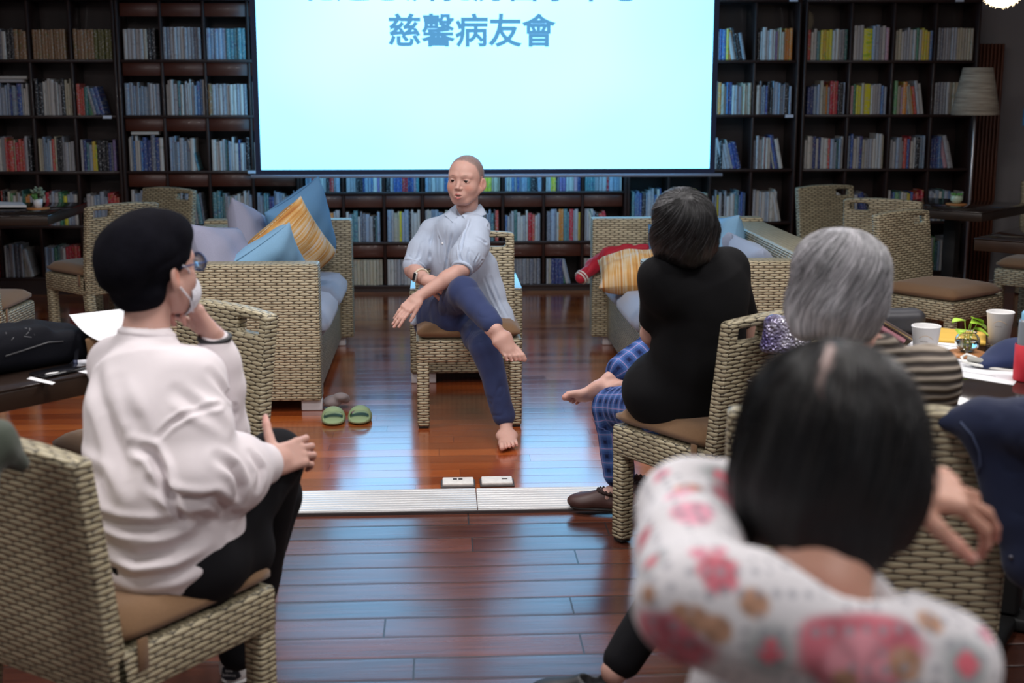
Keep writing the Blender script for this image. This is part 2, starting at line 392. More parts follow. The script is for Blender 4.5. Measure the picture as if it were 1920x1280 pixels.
PAL = {
    'white': [(0.50, 0.49, 0.48), (0.40, 0.40, 0.42), (0.56, 0.54, 0.50), (0.34, 0.34, 0.37)], 'grey': [(0.24, 0.25, 0.28), (0.17, 0.18, 0.22)],
    'blue': [(0.05, 0.10, 0.30), (0.09, 0.18, 0.36), (0.03, 0.05, 0.18)], 'pale blue': [(0.30, 0.36, 0.46), (0.24, 0.32, 0.42)], 'red': [(0.48, 0.03, 0.05), (0.55, 0.09, 0.07)],
    'yellow': [(0.68, 0.62, 0.04), (0.72, 0.52, 0.06)], 'orange': [(0.66, 0.26, 0.05)], 'green': [(0.06, 0.22, 0.13), (0.16, 0.36, 0.16), (0.05, 0.17, 0.16)],
    'brown': [(0.29, 0.17, 0.085), (0.27, 0.155, 0.075)], 'black': [(0.02, 0.02, 0.025)], 'cream': [(0.50, 0.45, 0.33), (0.42, 0.38, 0.30)], 'pink': [(0.50, 0.28, 0.34)], 'purple': [(0.22, 0.16, 0.36)], 'teal': [(0.10, 0.24, 0.27)]}
MIX = ['white'] * 14 + ['grey'] * 2 + ['blue'] * 4 + ['pale blue'] * 5 + ['red'] * 2 + ['yellow'] + ['orange'] + ['green'] * 2 + ['black'] * 2 + ['cream'] * 3 + ['pink', 'purple', 'teal']
BLUEMIX = ['white'] * 6 + ['blue'] * 3 + ['pale blue'] * 7 + ['grey'] * 2 + ['teal', 'black']
SPEC = {
    ('L1', 0, 1): [('white', 2), ('grey', 1), ('white', 1), ('black', 2), ('brown', 3)], ('L1', 0, 0): [('grey', 6)], ('L1', 0, 2): [('brown', 12)], ('L1', 0, 3): [('brown', 6), ('Y', 5)],
    ('L2', 0, 0): [('white', 5), ('cream', 1), ('black', 3)], ('L2', 0, 1): [('grey', 2), ('white', 6), ('grey', 3)], ('L2', 0, 2): [('pale blue', 5), ('teal', 5)],
    ('L2', 1, 2): [('brown', 1), ('white', 9), ('grey', 1)], ('L2', 4, 1): [('white', 9), ('teal', 1)], ('L2', 4, 2): [('white', 11)],
    ('R2', 0, 0): [('red', 1), ('white', 2), ('teal', 1), ('yellow', 4), ('white', 2), ('grey', 2), ('green', 1)], ('R2', 0, 1): [('white', 3), ('FAT', 1), ('pale blue', 2), ('white', 2), ('pink', 1)],
    ('R2', 0, 2): [('cream', 2), ('white', 5), ('green', 1), ('white', 1), ('yellow', 3), ('blue', 1)], ('R2', 0, 3): [('grey', 2), ('white', 5), ('cream', 6)],
    ('R2', 1, 1): [('pink', 1), ('green', 1), ('yellow', 2), ('cream', 1), ('FAT', 1), ('white', 4), ('blue', 1), ('pale blue', 1)], ('R2', 1, 3): [('grey', 4), ('white', 1), ('cream', 7)],
    ('M', 5, 5): [('grey', 10)], ('M', 5, 2): [('white', 10)], ('M', 5, 1): [('cream', 11)], ('M', 5, 3): [('white', 8)], ('L1', 4, 2): [('pale blue', 3), ('green', 2), ('white', 2), ('red', 5)],
    ('R1', 0, 1): [('red', 2), ('green', 2), ('teal', 2), ('white', 3), ('green', 1)],
}
ROWN = ['top', 'second', 'third', 'fourth', 'fifth', 'lowest']; ORD = ['first', 'second', 'third', 'fourth', 'fifth', 'sixth', 'seventh', 'eighth', 'ninth', 'tenth', 'eleventh', 'twelfth', 'thirteenth', 'fourteenth', 'fifteenth', 'sixteenth', 'seventeenth', 'eighteenth', 'nineteenth', 'twentieth', 'last']
BOOKS = []
rb = random.Random(11)
for cs in CASES:
    xs, zs = cs['xs'], cs['zs']
    for r in range(len(zs) - 1):
        if cs['key'] == 'M' and r < 3: continue
        for c in range(len(xs) - 1):
            if cs['key'] in ('R1',) and c == 0 and r < 3: continue
            ztop = (zs[r] - 0.022) if r else zs[0] + 0.02
            zb = zs[r + 1]; room = ztop - zb - (0.10 if cs['val'] else 0.0)
            a, b = xs[c] + 0.014, xs[c + 1] - 0.014
            sp = SPEC.get((cs['key'], r, c)); items = []
            if sp:
                for k, n in sp: items += [k] * n
            style = rb.random()
            x = a + rb.uniform(0.0, 0.012); i = 0; cell = []
            maxx = b if (sp or style > 0.35) else b - rb.uniform(0.02, 0.07)
            setH = rb.uniform(0.205, 0.235)
            while True:
                if sp:
                    if i >= len(items): break
                    kind = items[i]; tt = (b - a - 0.012) / (len(items) + 2.2 * sum(k == 'FAT' for k in items)) * 0.985
                    if kind == 'FAT': tt *= 2.6
                    hh = setH + (0.006 * rb.random() if len(sp) < 4 else rb.uniform(-0.012, 0.02)); 
                else:
                    pal = MIX if cs['key'] != 'L2' else BLUEMIX
                    if i == 0 or rb.random() > 0.35: kind = rb.choice(pal)
                    tt = rb.choice([0.011, 0.014, 0.017, 0.020, 0.024, 0.03]); hh = setH + rb.uniform(-0.022, 0.028)
                hh = min(hh, room - 0.015)
                if x + tt > maxx: break
                y_in = rb.uniform(0.02, 0.045)
                col = (0.70, 0.66, 0.03) if kind == 'FAT' else (0.13, 0.125, 0.03) if kind == 'Y' else rb.choice(PAL[kind])
                word = {'FAT': 'fat yellow', 'Y': 'black and gold'}.get(kind, kind)
                cell.append([x, tt, hh, y_in, col, word]); x += tt + 0.0006; i += 1
            lean = 0.0
            free = b - x
            if not sp and free > 0.03 and cell: # the last few lean into the free space
                nl = rb.randint(2, min(6, len(cell)))
                ang = min(0.24, math.atan((free - 0.006) / 0.23))
                for j, bk in enumerate(cell):
                    k = j - (len(cell) - nl)
                    bk.append(-ang if k >= 0 else 0.0)
                    if k >= 0: bk[0] += 0.0
            elif sp is None and (cs['key'], r, c) in ():
                pass
            for j, bk in enumerate(cell):
                if len(bk) < 7: bk.append(0.0)
                x, tt, hh, y_in, col, word, ln = bk
                BOOKS.append(dict(x=x + tt / 2, tt=tt, h=hh, y=YF + y_in, z=zb, col=col, lean=ln, word=word, case=cs, row=r, colm=c, idx=j, n=len(cell)))
            # a couple of books lying flat on top of the row
            if (cs['key'], r, c) in (('L1', 1, 1), ('L2', 2, 0), ('L1', 0, 2)):
                hmax = max(q[2] for q in cell)
                for k in range(2 if (cs['key'], r, c) != ('L1', 0, 2) else 0):
                    BOOKS.append(dict(x=(a + b) / 2 + 0.02 * k, tt=0.022, h=0.20, y=YF + 0.03, z=zb + hmax + 0.012 + 0.024 * k, col=rb.choice(PAL['white']), lean='flat', word='white', case=cs, row=r, colm=c, idx=k, n=0))
def book_matrix(b, depth=0.17):
    if b['lean'] == 'flat':
        return Matrix.Translation((b['x'] - b['h'] / 2, b['y'], b['z'])) @ Matrix.Rotation(PI / 2, 4, 'Y') @ Matrix.Diagonal((b['tt'], depth, b['h'], 1))
    ln = b['lean']; lift = 0.5 * b['tt'] * math.sin(abs(ln))
    M = Matrix.Translation((b['x'], b['y'], b['z'] + lift + 0.0005))
    if ln: M = M @ Matrix.Rotation(ln, 4, 'Y')
    return M @ Matrix.Diagonal((b['tt'], depth, b['h'], 1))
def vis(b):  # how large it shows in the photo: bays that the screen, chairs or people cover come last
    k, r, c = b['case']['key'], b['row'], b['colm']; s = b['tt'] * b['h']
    if k == 'L2' and c == 3: s *= 0.02 if r < 3 else 0.5
    if k == 'L1' and c == 0: s *= 0.02
    if k in ('L1', 'L2') and r == 4: s *= 0.3
    if k == 'R1' and c == 0: s *= 0.3
    if r == 4 and k in ('R1', 'R2'): s *= 0.1
    if k == 'M' and r == 3: s *= 0.4
    if k == 'M' and (c <= 0 or c >= 6 or r == 5 and c in (0, 3, 4)): s *= 0.1
    if b['lean'] == 'flat': s *= 5
    if b['word'].startswith('fat'): s *= 5
    return s
BOOKS.sort(key=vis, reverse=True)
for b in BOOKS[:300]:
    o = bpy.data.objects.new('book', BOOKME); COL.objects.link(o)
    M = book_matrix(b); o.matrix_world = M; o.color = (*b['col'], 1)
    if b['lean'] == 'flat': lab = f"white book lying flat on the row, {['under another', 'topmost'][b['idx']]}, {ROWN[b['row']]} shelf of {b['case']['name']}"
    else: lab = f"{b['word']} book, {ORD[min(b['idx'], 20)]} in its row, {ORD[b['colm']]} bay, {ROWN[b['row']]} shelf, {b['case']['name'].replace('the ', '', 1)}"
    w = lab.split()
    tag(o, ' '.join(w[:16]), 'book', f"books on the {ROWN[b['row']]} shelf of {b['case']['name']}")
m = MB(); cols = []
for b in BOOKS[300:]:
    M = book_matrix(b); n0 = len(m.f)
    m.add([Vector(v) for v in _bg.v], _bg.f, 0, M, False)
    for k in range(len(_bg.f)): m.mi[n0 + k] = _bg.mi[k]; cols += [(*b['col'], 1.0)] * len(_bg.f[k])
o = m.build('books', [BOOKMM, PAGES]); at = o.data.color_attributes.new('Col', 'FLOAT_COLOR', 'CORNER'); at.data.foreach_set('color', [x for c in cols for x in c])
tag(o, 'remaining small books packed on the dark shelves', kind='stuff')

# ------------------------------------------------------------------ projection screen
YS = 9.62
pl = W(482, 0, YS); pr_ = W(1336, 0, YS); SX0, SX1 = -1.268, 1.925
zb = W(905, 317, YS).z; zt = 2.95; SX0 = W(490, 318, YS).x; SX1 = W(1330, 315, YS).x
scr = empty('projection_screen', ((SX0 + SX1) / 2, YS, 0), 0, 'large bright pale cyan projection screen with blue Chinese lettering, hanging before the bookcases', 'projection screen')
xc = (SX0 + SX1) / 2; wd = SX1 - SX0
mm = bpy.data.materials.new('projected_slide'); mm.use_nodes = True; nt = mm.node_tree; nt.nodes.clear(); q = NB(nt)
out = q.n('ShaderNodeOutputMaterial'); e = q.n('ShaderNodeEmission'); nt.links.new(e.outputs[0], out.inputs[0]); tc = q.n('ShaderNodeTexCoord')
gr = q.n('ShaderNodeTexGradient', gradient_type='SPHERICAL'); nt.links.new(q.mapping(tc.outputs['Object'], (0.55, 1, 0.75), loc=(0.10, 0, -1.75)), gr.inputs[0])
nz = q.noise(tc.outputs['Object'], 0.8, 1)
nt.links.new(q.mix(q.math('MULTIPLY', q.math('ADD', gr.outputs[1], nz), 0.75), (0.44, 1.75, 3.0, 1), (0.86, 1.95, 3.1, 1)), e.inputs[0]); e.inputs[1].default_value = 1.0
m = MB(); m.box((0, 0, (zb + zt) / 2), (wd, 0.004, zt - zb)); m.build('picture_area', mm, scr)
BORD = simple('screen_border_black', (0.006, 0.022, 0.085), 0.5)
m = MB()
for sx in (-1, 1): m.box((sx * (wd / 2 + 0.02), 0, (zb + zt) / 2), (0.04, 0.004, zt - zb + 0.07))
m.box((0, 0, zb - 0.0175), (wd, 0.004, 0.035)); m.build('border', BORD, scr)
m = MB(); m.tube([(-wd / 2 - 0.075, -0.002, zb - 0.047), (wd / 2 + 0.095, -0.002, zb - 0.047)], 0.0125, 12); m.build('bottom_bar', simple('screen_bar_white', (0.50, 0.66, 0.92), 0.35, metal=0.2), scr)
m = MB(); m.box((0, 0.02, zt + 0.06), (wd + 0.25, 0.12, 0.12), 0.02, 3); m.build('housing', simple('screen_bar_white', (0.7, 0.7, 0.7)), scr)
TXT = emit_mat('slide_lettering', (0.11, 0.36, 0.66), 1.0)
def lettering(text, x0, x1, ycen, off):
    a, b = W(x0, ycen, YS), W(x1, ycen, YS)
    cu = bpy.data.curves.new('lettering', 'FONT'); cu.body = text; cu.size = (b.x - a.x) / len(text); cu.align_x = 'CENTER'; cu.align_y = 'CENTER'; cu.bevel_depth = off; cu.bevel_resolution = 1; cu.resolution_u = 3
    cu.materials.append(TXT)
    tmp = bpy.data.objects.new('lettering', cu); COL.objects.link(tmp); bpy.context.view_layer.update()
    me = bpy.data.meshes.new_from_object(tmp.evaluated_get(bpy.context.evaluated_depsgraph_get())); bpy.data.objects.remove(tmp)
    me.materials.clear(); me.materials.append(TXT)
    o = bpy.data.objects.new('lettering', me); COL.objects.link(o); o.parent = scr
    o.rotation_euler = (PI / 2, 0, 0); o.location = ((a.x + b.x) / 2 - xc, -0.006, (a.z + b.z) / 2)
    return o
lettering('慈馨病友會', 727, 1041, 62, 0.0055)
lettering('花蓮慈濟乳房醫學中心', 565, 1203, -24, 0.0055)

# ------------------------------------------------------------------ slatted wood panel, lamp, pendant, sign
SLAT = simple('slatted_red_wood', (0.10, 0.030, 0.014), 0.45, noise_amt=0.25, noise_scale=14)
t = empty('slatted_panel', (4.155, 10.2, 0), 0, 'red-brown slatted wooden panel behind the floor lamp', 'wood panel')
m = MB(); m.box((0, 0.03, 0.92), (0.26, 0.10, 1.84)); m.build('backing', simple('slat_backing', (0.03, 0.012, 0.008), 0.6), t)
for k in range(9):
    m = MB(); m.box((-0.116 + 0.029 * k, -0.034, 0.92), (0.018, 0.03, 1.84), 0.003, 1); m.build('slat', SLAT, t)
t = empty('floor_lamp', (3.80, 9.45, 0), 0, 'tall floor lamp with unlit beige woven drum shade beside the bookcase', 'floor lamp')
SHADE = simple('beige_woven_shade', (0.36, 0.32, 0.25), 0.85, noise_amt=0.2, noise_scale=10, bump=0.004, bump_scale=120)
mS, ntS, bS = new_mat('wound_string_shade'); q = NB(ntS); tc = q.n('ShaderNodeTexCoord')
n1 = q.noise(q.mapping(tc.outputs['Object'], (3, 3, 45)), 1.6, 4, 0.6); ntS.links.new(q.ramp(n1, [(0.3, (0.22, 0.19, 0.15, 1)), (0.7, (0.50, 0.45, 0.36, 1))]), bS.inputs['Base Color']); bS.inputs['Roughness'].default_value = 0.85
ntS.links.new(q.bump(n1, 0.006), bS.inputs['Normal'])
m = MB(); m.lathe([(0.163, 1.325), (0.168, 1.33), (0.103, 1.655), (0.098, 1.655), (0.16, 1.335)], 32); m.build('lamp_shade', mS, t)
m = MB(); m.tube([(0.0, 0, 0.02), (0.0, 0, 1.62)], 0.009, 10); m.build('pole', simple('brushed_metal', (0.6, 0.6, 0.62), 0.3, metal=0.7), t)
m = MB(); m.lathe([(0, 0.0), (0.15, 0.0), (0.15, 0.015), (0.02, 0.03), (0, 0.03)], 28); m.build('base', simple('brushed_metal', (0.6, 0.6, 0.62)), t)
pc = W(1880, -26, 8.0)
t = empty('pendant_lamp', (pc.x, pc.y, 0), 0, 'glowing shaggy round pendant lamp at the picture top above the back tables', 'pendant lamp')
m = MB(); prof = [(0.001, -0.125)] + [(0.125 * math.sin(a), -0.125 * math.cos(a)) for a in np.linspace(0.15, PI - 0.1, 14)]
m.lathe(prof, 26, c=(0, 0, pc.z)); rr = random.Random(4)
for k in range(420):
    th = rr.uniform(0, 2 * PI); ph = math.acos(rr.uniform(-1, 0.6)); d = Vector((math.cos(th) * math.sin(ph), math.sin(th) * math.sin(ph), math.cos(ph)))
    p = Vector((0, 0, pc.z)) + d * 0.12; qd = (d + Vector((rr.uniform(-1, 1), rr.uniform(-1, 1), rr.uniform(-1, 1))) * 0.7).normalized()
    m.tube([p, p + qd * 0.016], [0.002, 0.0012], 4)
m.build('lamp_globe', emit_mat('warm_globe', (1.0, 0.78, 0.48), 2.6), t)
m = MB(); m.tube([(0, 0, pc.z + 0.12), (0, 0, 3.09)], 0.004, 6); m.build('cord', SEAM, t)
ps = W(1921, 220, 10.32); m = MB(); m.box((ps.x + 0.06, 10.325, ps.z), (0.14, 0.006, 0.13)); o = m.build('wall_sign', simple('blue_sign', (0.10, 0.42, 0.85), 0.5)); tag(o, 'small blue sign on the grey wall behind the lamp', 'sign')
# ================================================================== wicker dining chairs
CUSH = simple('brown_seat_fabric', (0.20, 0.110, 0.052), 0.9, noise_amt=0.22, noise_scale=260, bump=0.0006, bump_scale=900, sheen=0.2)
GLIDE = simple('dark_glide', (0.01, 0.01, 0.01), 0.6)
def cushion_mesh(w, d, t, n=12, puff=0.012, seed=0):
    """flat seat cushion with round edges, centre at origin"""
    bm = bmesh.new(); bmesh.ops.create_grid(bm, x_segments=n, y_segments=n, size=0.5)
    geom = bmesh.ops.extrude_face_region(bm, geom=bm.faces[:])
    for v in geom['geom']:
        if isinstance(v, bmesh.types.BMVert): v.co.z = 1
    for v in bm.verts:
        a, b = v.co.x * 2, v.co.y * 2; e = max(abs(a), abs(b)); top = v.co.z > 0.5
        r = ((1 - abs(a) ** 4) * (1 - abs(b) ** 4))
        z = (t / 2) * (0.25 + 0.75 * min(1, r * 3.2) ** 0.4) * (1 if top else -1) + (puff * r if top else 0)
        ins = 1 - 0.014 * (abs(z) / (t / 2)) * (e > 0.98)
        rc = 1.0 - 0.035 * (abs(a * b) ** 6)
        v.co = Vector((a * w / 2 * ins * rc, b * d / 2 * ins * rc, z + 0.0015 * math.sin(a * 5 + seed) * math.cos(b * 4 + seed * 2) * r))
    bmesh.ops.recalc_face_normals(bm, faces=bm.faces[:])
    return bm
def backrest_mb(w=0.48, z0=0.33, z1=0.85, th=0.050, lean=0.065):
    m = MB(); bm = bmesh.new()
    xs = [-w / 2, -w / 2 + 0.042, -w / 2 + 0.155, -0.04, 0.10, w / 2]; zs = [z0, 0.46, 0.60, 0.72, z1 - 0.078, z1 - 0.034, z1]
    vs = {}
    for i, x in enumerate(xs):
        for j, z in enumerate(zs):
            arch = -0.014 * (abs(x) / (w / 2)) ** 3 * (j == len(zs) - 1)
            vs[i, j] = bm.verts.new((x, 0, z + arch))
    fs = []
    for i in range(len(xs) - 1):
        for j in range(len(zs) - 1):
            if i == 1 and j == 4: continue
            fs.append(bm.faces.new([vs[i, j], vs[i + 1, j], vs[i + 1, j + 1], vs[i, j + 1]]))
    r = bmesh.ops.extrude_face_region(bm, geom=fs)
    for v in r['geom']:
        if isinstance(v, bmesh.types.BMVert): v.co.y += th
    bmesh.ops.recalc_face_normals(bm, faces=bm.faces[:])
    ed = [e for e in bm.edges if len(e.link_faces) == 2 and e.calc_face_angle(0) > 0.8]
    bmesh.ops.bevel(bm, geom=ed, offset=0.011, segments=3, profile=0.5, affect='EDGES', clamp_overlap=True)
    for v in bm.verts:
        k = max(0, (v.co.z - z0) / (z1 - z0)); v.co.y -= lean * k ** 1.15 + 0.0
    m.bm(bm, 0)
    return m
def make_chair():
    t = empty('wicker_chair')
    w = 0.48
    m = MB(); m.box((0, 0, 0.36), (w, 0.48, 0.105), 0.012, 3); auto_sharp(m.build('seat_frame', WICKER, t), 1.2)
    for sx in (-1, 1):
        for sy in (1, -1):
            m = MB(); x = sx * (w / 2 - 0.03)
            if sy > 0:
                m.box((x, 0.21, 0.165), (0.056, 0.056, 0.31), 0.010, 3)
            else:
                m.box((x, -0.212, 0.165), (0.056, 0.056, 0.31), 0.010, 3)
                for i, v in enumerate(m.v):
                    k = max(0.0, (0.33 - v[2]) / 0.33); m.v[i] = (v[0], v[1] - 0.045 * k * k, v[2])
            leg = m.build('leg', WICKER, t)
            m = MB(); m.box((x, 0.21 if sy > 0 else -0.256, 0.006), (0.044, 0.044, 0.012), 0.003, 1); m.build('glide', GLIDE, leg)
    b = backrest_mb()
    for i, v in enumerate(b.v): b.v[i] = (v[0], v[1] - 0.245, v[2])
    b.build('backrest', WICKER, t)
    m = MB(); m.bm(cushion_mesh(0.475, 0.45, 0.062), 0, Matrix.Translation((0, 0.016, 0.441)))
    c = m.build('seat_cushion', CUSH, t)
    for sx in (-1, 1):
        m = MB(); m.box((sx * 0.2425, -0.165, 0.395), (0.004, 0.028, 0.07), 0.001, 1); m.build('strap', CUSH, c)
    return t
chair0 = make_chair(); _used = [False]
def place_chair(x, y, f, label, group='khaki wicker dining chairs'):
    o = chair0 if not _used[0] else copy_tree(chair0); _used[0] = True
    o.location = (x, y, 0); o.rotation_euler = (0, 0, RZ(f)); tag(o, label, 'chair', group); return o
place_chair(0.112, 6.150, (0.02, -1), 'wicker chair with brown cushion under the seated speaker with the shaved head')
place_chair(0.90, 4.30, (-0.544, 0.839), 'wicker chair holding the woman in the black vest and plaid trousers')
place_chair(-0.725, 2.885, (0.58, 0.81), 'wicker chair the woman in the white sweatshirt and black cap sits on')
place_chair(-0.90, 4.11, (-0.707, -0.707), 'empty wicker chair turned sideways in front of the knees of the white sweatshirt woman')
place_chair(-2.10, 8.25, (-0.70, 0.71), 'empty wicker chair with brown seat beside the table with the small potted plant')
place_chair(-2.02, 9.02, (-0.57, -0.82), 'wicker chair mostly hidden, only its top rail showing behind the black cap')
place_chair(-2.43, 6.93, (0.05, 1), 'wicker chair cut off by the picture edge beside the black backpack')
place_chair(2.78, 8.98, (0.37, -0.93), 'wicker chair farthest back beside the dark bookcase behind the grey-haired head')
place_chair(2.86, 8.36, (0.5, 0.866), 'wicker chair with its back to us at the table with the tiny bowl plant')
place_chair(2.73, 7.11, (0.58, -0.81), 'wicker chair with a wide brown cushion turned toward the cup table')
place_chair(3.78, 8.10, (-0.7, 0.7), 'wicker chair whose brown cushion pokes under the empty mid table')
place_chair(4.45, 9.35, (-0.2, -1), 'pale wicker chair by the grey wall beyond the floor lamp')
place_chair(0.905, 2.86, (0.15, 0.98), 'wicker chair with a navy jacket hung over its back').scale = (1.2, 1.08, 1.08)
place_chair(0.42, 1.02, (0.0, 1), 'wicker chair under the woman in the floral blouse')

# ================================================================== sofas
SEATF = simple('grey_blue_seat_fabric', (0.30, 0.35, 0.47), 0.95, noise_amt=0.12, noise_scale=300, bump=0.0006, bump_scale=700, sheen=0.3)
FOOTW = simple('white_foot', (0.66, 0.64, 0.66), 0.5)
def panel(name, x0, x1, y0, y1, z0, z1, t, bev=0.012):
    m = MB(); m.box(((x0 + x1) / 2, (y0 + y1) / 2, (z0 + z1) / 2), (x1 - x0, y1 - y0, z1 - z0), bev, 3); return m.build(name, WICKER, t)
def seat_cush(x0, x1, y0, y1, z0, z1, t, seed):
    m = MB(); m.bm(cushion_mesh(x1 - x0, y1 - y0, z1 - z0, 14, 0.02, seed), 0, Matrix.Translation(((x0 + x1) / 2, (y0 + y1) / 2, (z0 + z1) / 2))); return m.build('seat_cushion', SEATF, t)
def back_cush(x, y, z, w, h, th, t, ang, seed):
    vs, fs, uv = pillow_mesh(w, h, th, 12, seed=seed); m = MB(); m.add(vs, fs, 0, Matrix.Translation((x, y, z)) @ Matrix.Rotation(PI / 2, 4, 'Z') @ Matrix.Rotation(ang, 4, 'X'), True, uv); return m.build('back_cushion', SEATF, t)
def sofa(s, x_front, x_in, x_out, y0, y1, z_near, z_far, xf_far, label):
    """s = +1 the seat faces +x, -1 it faces -x"""
    t = empty('wicker_sofa', (0, 0, 0), 0, label, 'sofa', 'wicker sofas facing each other')
    lo = lambda a, b: (min(a, b), max(a, b))
    a, b = lo(x_front, x_in); panel('near_arm', a, b, y0, y0 + 0.13, 0.055, z_near, t)
    a, b = lo(xf_far, x_out); panel('far_arm', a, b, y1, y1 + 0.13, 0.055, z_far, t)
    a, b = lo(x_in, x_out); panel('back_panel', a, b, y0 + 0.02, y1, 0.055, z_far - 0.02, t)
    a, b = lo(x_front - s * 0.02, x_in); panel('seat_base', a, b, y0 + 0.13, y1, 0.055, 0.32, t)
    ym = (y0 + 0.13 + y1) / 2
    a, b = lo(x_front + s * 0.03, x_in)
    seat_cush(a, b, y0 + 0.135, ym - 0.004, 0.32, 0.455, t, 1); seat_cush(a, b, ym + 0.004, y1 - 0.005, 0.32, 0.455, t, 2)
    for k in (0, 1): back_cush(x_in + s * 0.09, y0 + 0.52 + k * 0.74, 0.60, 0.68, 0.30, 0.16, t, s * 0.22, 3 + k)
    for x in (x_front - s * 0.05, x_in):
        for y in (y0 + 0.06, y1 + 0.06):
            m = MB(); m.box((x, y, 0.028), (0.10 if x != x_in else 0.08, 0.06, 0.056), 0.006, 2); m.build('foot', FOOTW, t)
    return t
sofa(1, -0.585, -1.21, -1.39, 6.25, 7.86, 0.715, 0.76, -0.535, 'khaki wicker sofa loaded with blue pillows behind the green slippers')
sofa(-1, 0.955, 1.69, 1.90, 6.25, 7.80, 0.715, 0.765, 0.885, 'khaki wicker sofa with the red jacket, behind the woman in the black vest')
# low wicker coffee table
t = empty('wicker_coffee_table', (0.12, 7.50, 0), 0, 'low boxy wicker coffee table behind the speaker', 'coffee table')
m = MB(); m.box((0, 0, 0.275), (0.585, 1.34, 0.44), 0.012, 3); m.build('body', WICKER, t)
m = MB(); m.box((0, 0, 0.5), (0.58, 1.335, 0.012), 0.004, 2); m.build('table_top', simple('table_glass', (0.20, 0.22, 0.22), 0.12, coat=0.5), t)
for sx in (-1, 1):
    for sy in (-1, 1):
        m = MB(); m.box((sx * 0.225, sy * 0.6, 0.028), (0.13, 0.10, 0.056), 0.005, 2); m.build('foot', FOOTW, t)

# ------------------------------------------------------------------ loose pillows, jacket
PB = simple('sky_blue_linen', (0.22, 0.42, 0.62), 0.9, noise_amt=0.12, noise_scale=250, bump=0.0006, bump_scale=600)
PD = simple('deep_blue_linen', (0.13, 0.30, 0.52), 0.9, noise_amt=0.12, noise_scale=250, bump=0.0006, bump_scale=600)
PG = simple('lilac_grey_linen', (0.30, 0.31, 0.42), 0.9, noise_amt=0.12, noise_scale=250)
mO, ntO, bO = new_mat('orange_striped_fabric'); q = NB(ntO); uvn = q.n('ShaderNodeUVMap'); uvn.uv_map = 'uv'
sp_ = q.n('ShaderNodeSeparateXYZ'); ntO.links.new(uvn.outputs[0], sp_.inputs[0])
st = q.noise(q.mapping(uvn.outputs[0], (1.2, 75, 1)), 1.0, 3, 0.7); pt = q.noise(q.mapping(uvn.outputs[0], (8, 9, 1)), 1.0, 2)
cc = q.ramp(q.math('ADD', q.math('MULTIPLY', st, 0.75), q.math('MULTIPLY', pt, 0.3)), [(0.40, (0.42, 0.15, 0.03, 1)), (0.50, (0.62, 0.34, 0.09, 1)), (0.57, (0.66, 0.52, 0.32, 1)), (0.66, (0.60, 0.58, 0.60, 1))])
ntO.links.new(cc, bO.inputs['Base Color']); bO.inputs['Roughness'].default_value = 0.75
def loose_pillow(c, w, h, th, rot, mat, label, seed, rotuv=False, seam=True):
    vs, fs, uv = pillow_mesh(w, h, th, 18, 0.9, seed=seed, wr=0.006)
    if rotuv: uv = [(b, a) for a, b in uv]
    m = MB(); m.add(vs, fs, 0, None, True, uv); o = m.build('throw_pillow', mat)
    o.location = c; o.rotation_euler = rot; tag(o, label, 'pillow', 'throw pillows on the wicker sofas')
    if seam:
        m = MB(); P = [(-w / 2 * 0.9, 0, h / 2 * 0.985), (0, 0, h / 2 * 0.95), (w / 2 * 0.9, 0, h / 2 * 0.985)]; m.tube(P, 0.0035, 6); s = m.build('zip_seam', mat, o)
    return o
R = math.radians
loose_pillow((-1.06, 6.56, 0.655), 0.44, 0.44, 0.20, (R(-22), R(8), R(68)), PG, 'lilac-grey pillow in the near sofa corner beside the spectacles', 1)
loose_pillow((-0.88, 6.60, 0.650), 0.42, 0.36, 0.17, (R(38), R(-32), R(22)), PB, 'light blue pillow leaning in front of the orange striped one', 2)
loose_pillow((-0.80, 6.99, 0.680), 0.44, 0.42, 0.20, (R(16), R(-38), R(28)), mO, 'orange and cream striped pillow on the sofa behind the green slippers', 3, False)
loose_pillow((-0.79, 7.52, 0.725), 0.46, 0.48, 0.20, (R(6), R(-22), R(52)), PD, 'large deep blue pillow standing on its corner against the far sofa arm', 4)
loose_pillow((-1.05, 7.40, 0.685), 0.42, 0.40, 0.18, (R(-14), R(20), R(75)), PG, 'lilac-grey pillow tucked behind the striped pillow', 5)
loose_pillow(W(1198, 510, 7.10), 0.44, 0.36, 0.19, (R(-74), R(-3), R(-6)), mO, 'orange and cream striped pillow lying flat beside the red jacket', 6, True)
loose_pillow((1.56, 7.40, 0.635), 0.40, 0.36, 0.19, (R(-12), R(-8), R(-80)), PB, 'light blue pillow leaning on the sofa back behind the black vest woman', 7)
loose_pillow((1.36, 7.62, 0.60), 0.36, 0.30, 0.15, (R(-24), R(0), R(-14)), PD, 'blue pillow behind the red jacket on the sofa', 8)

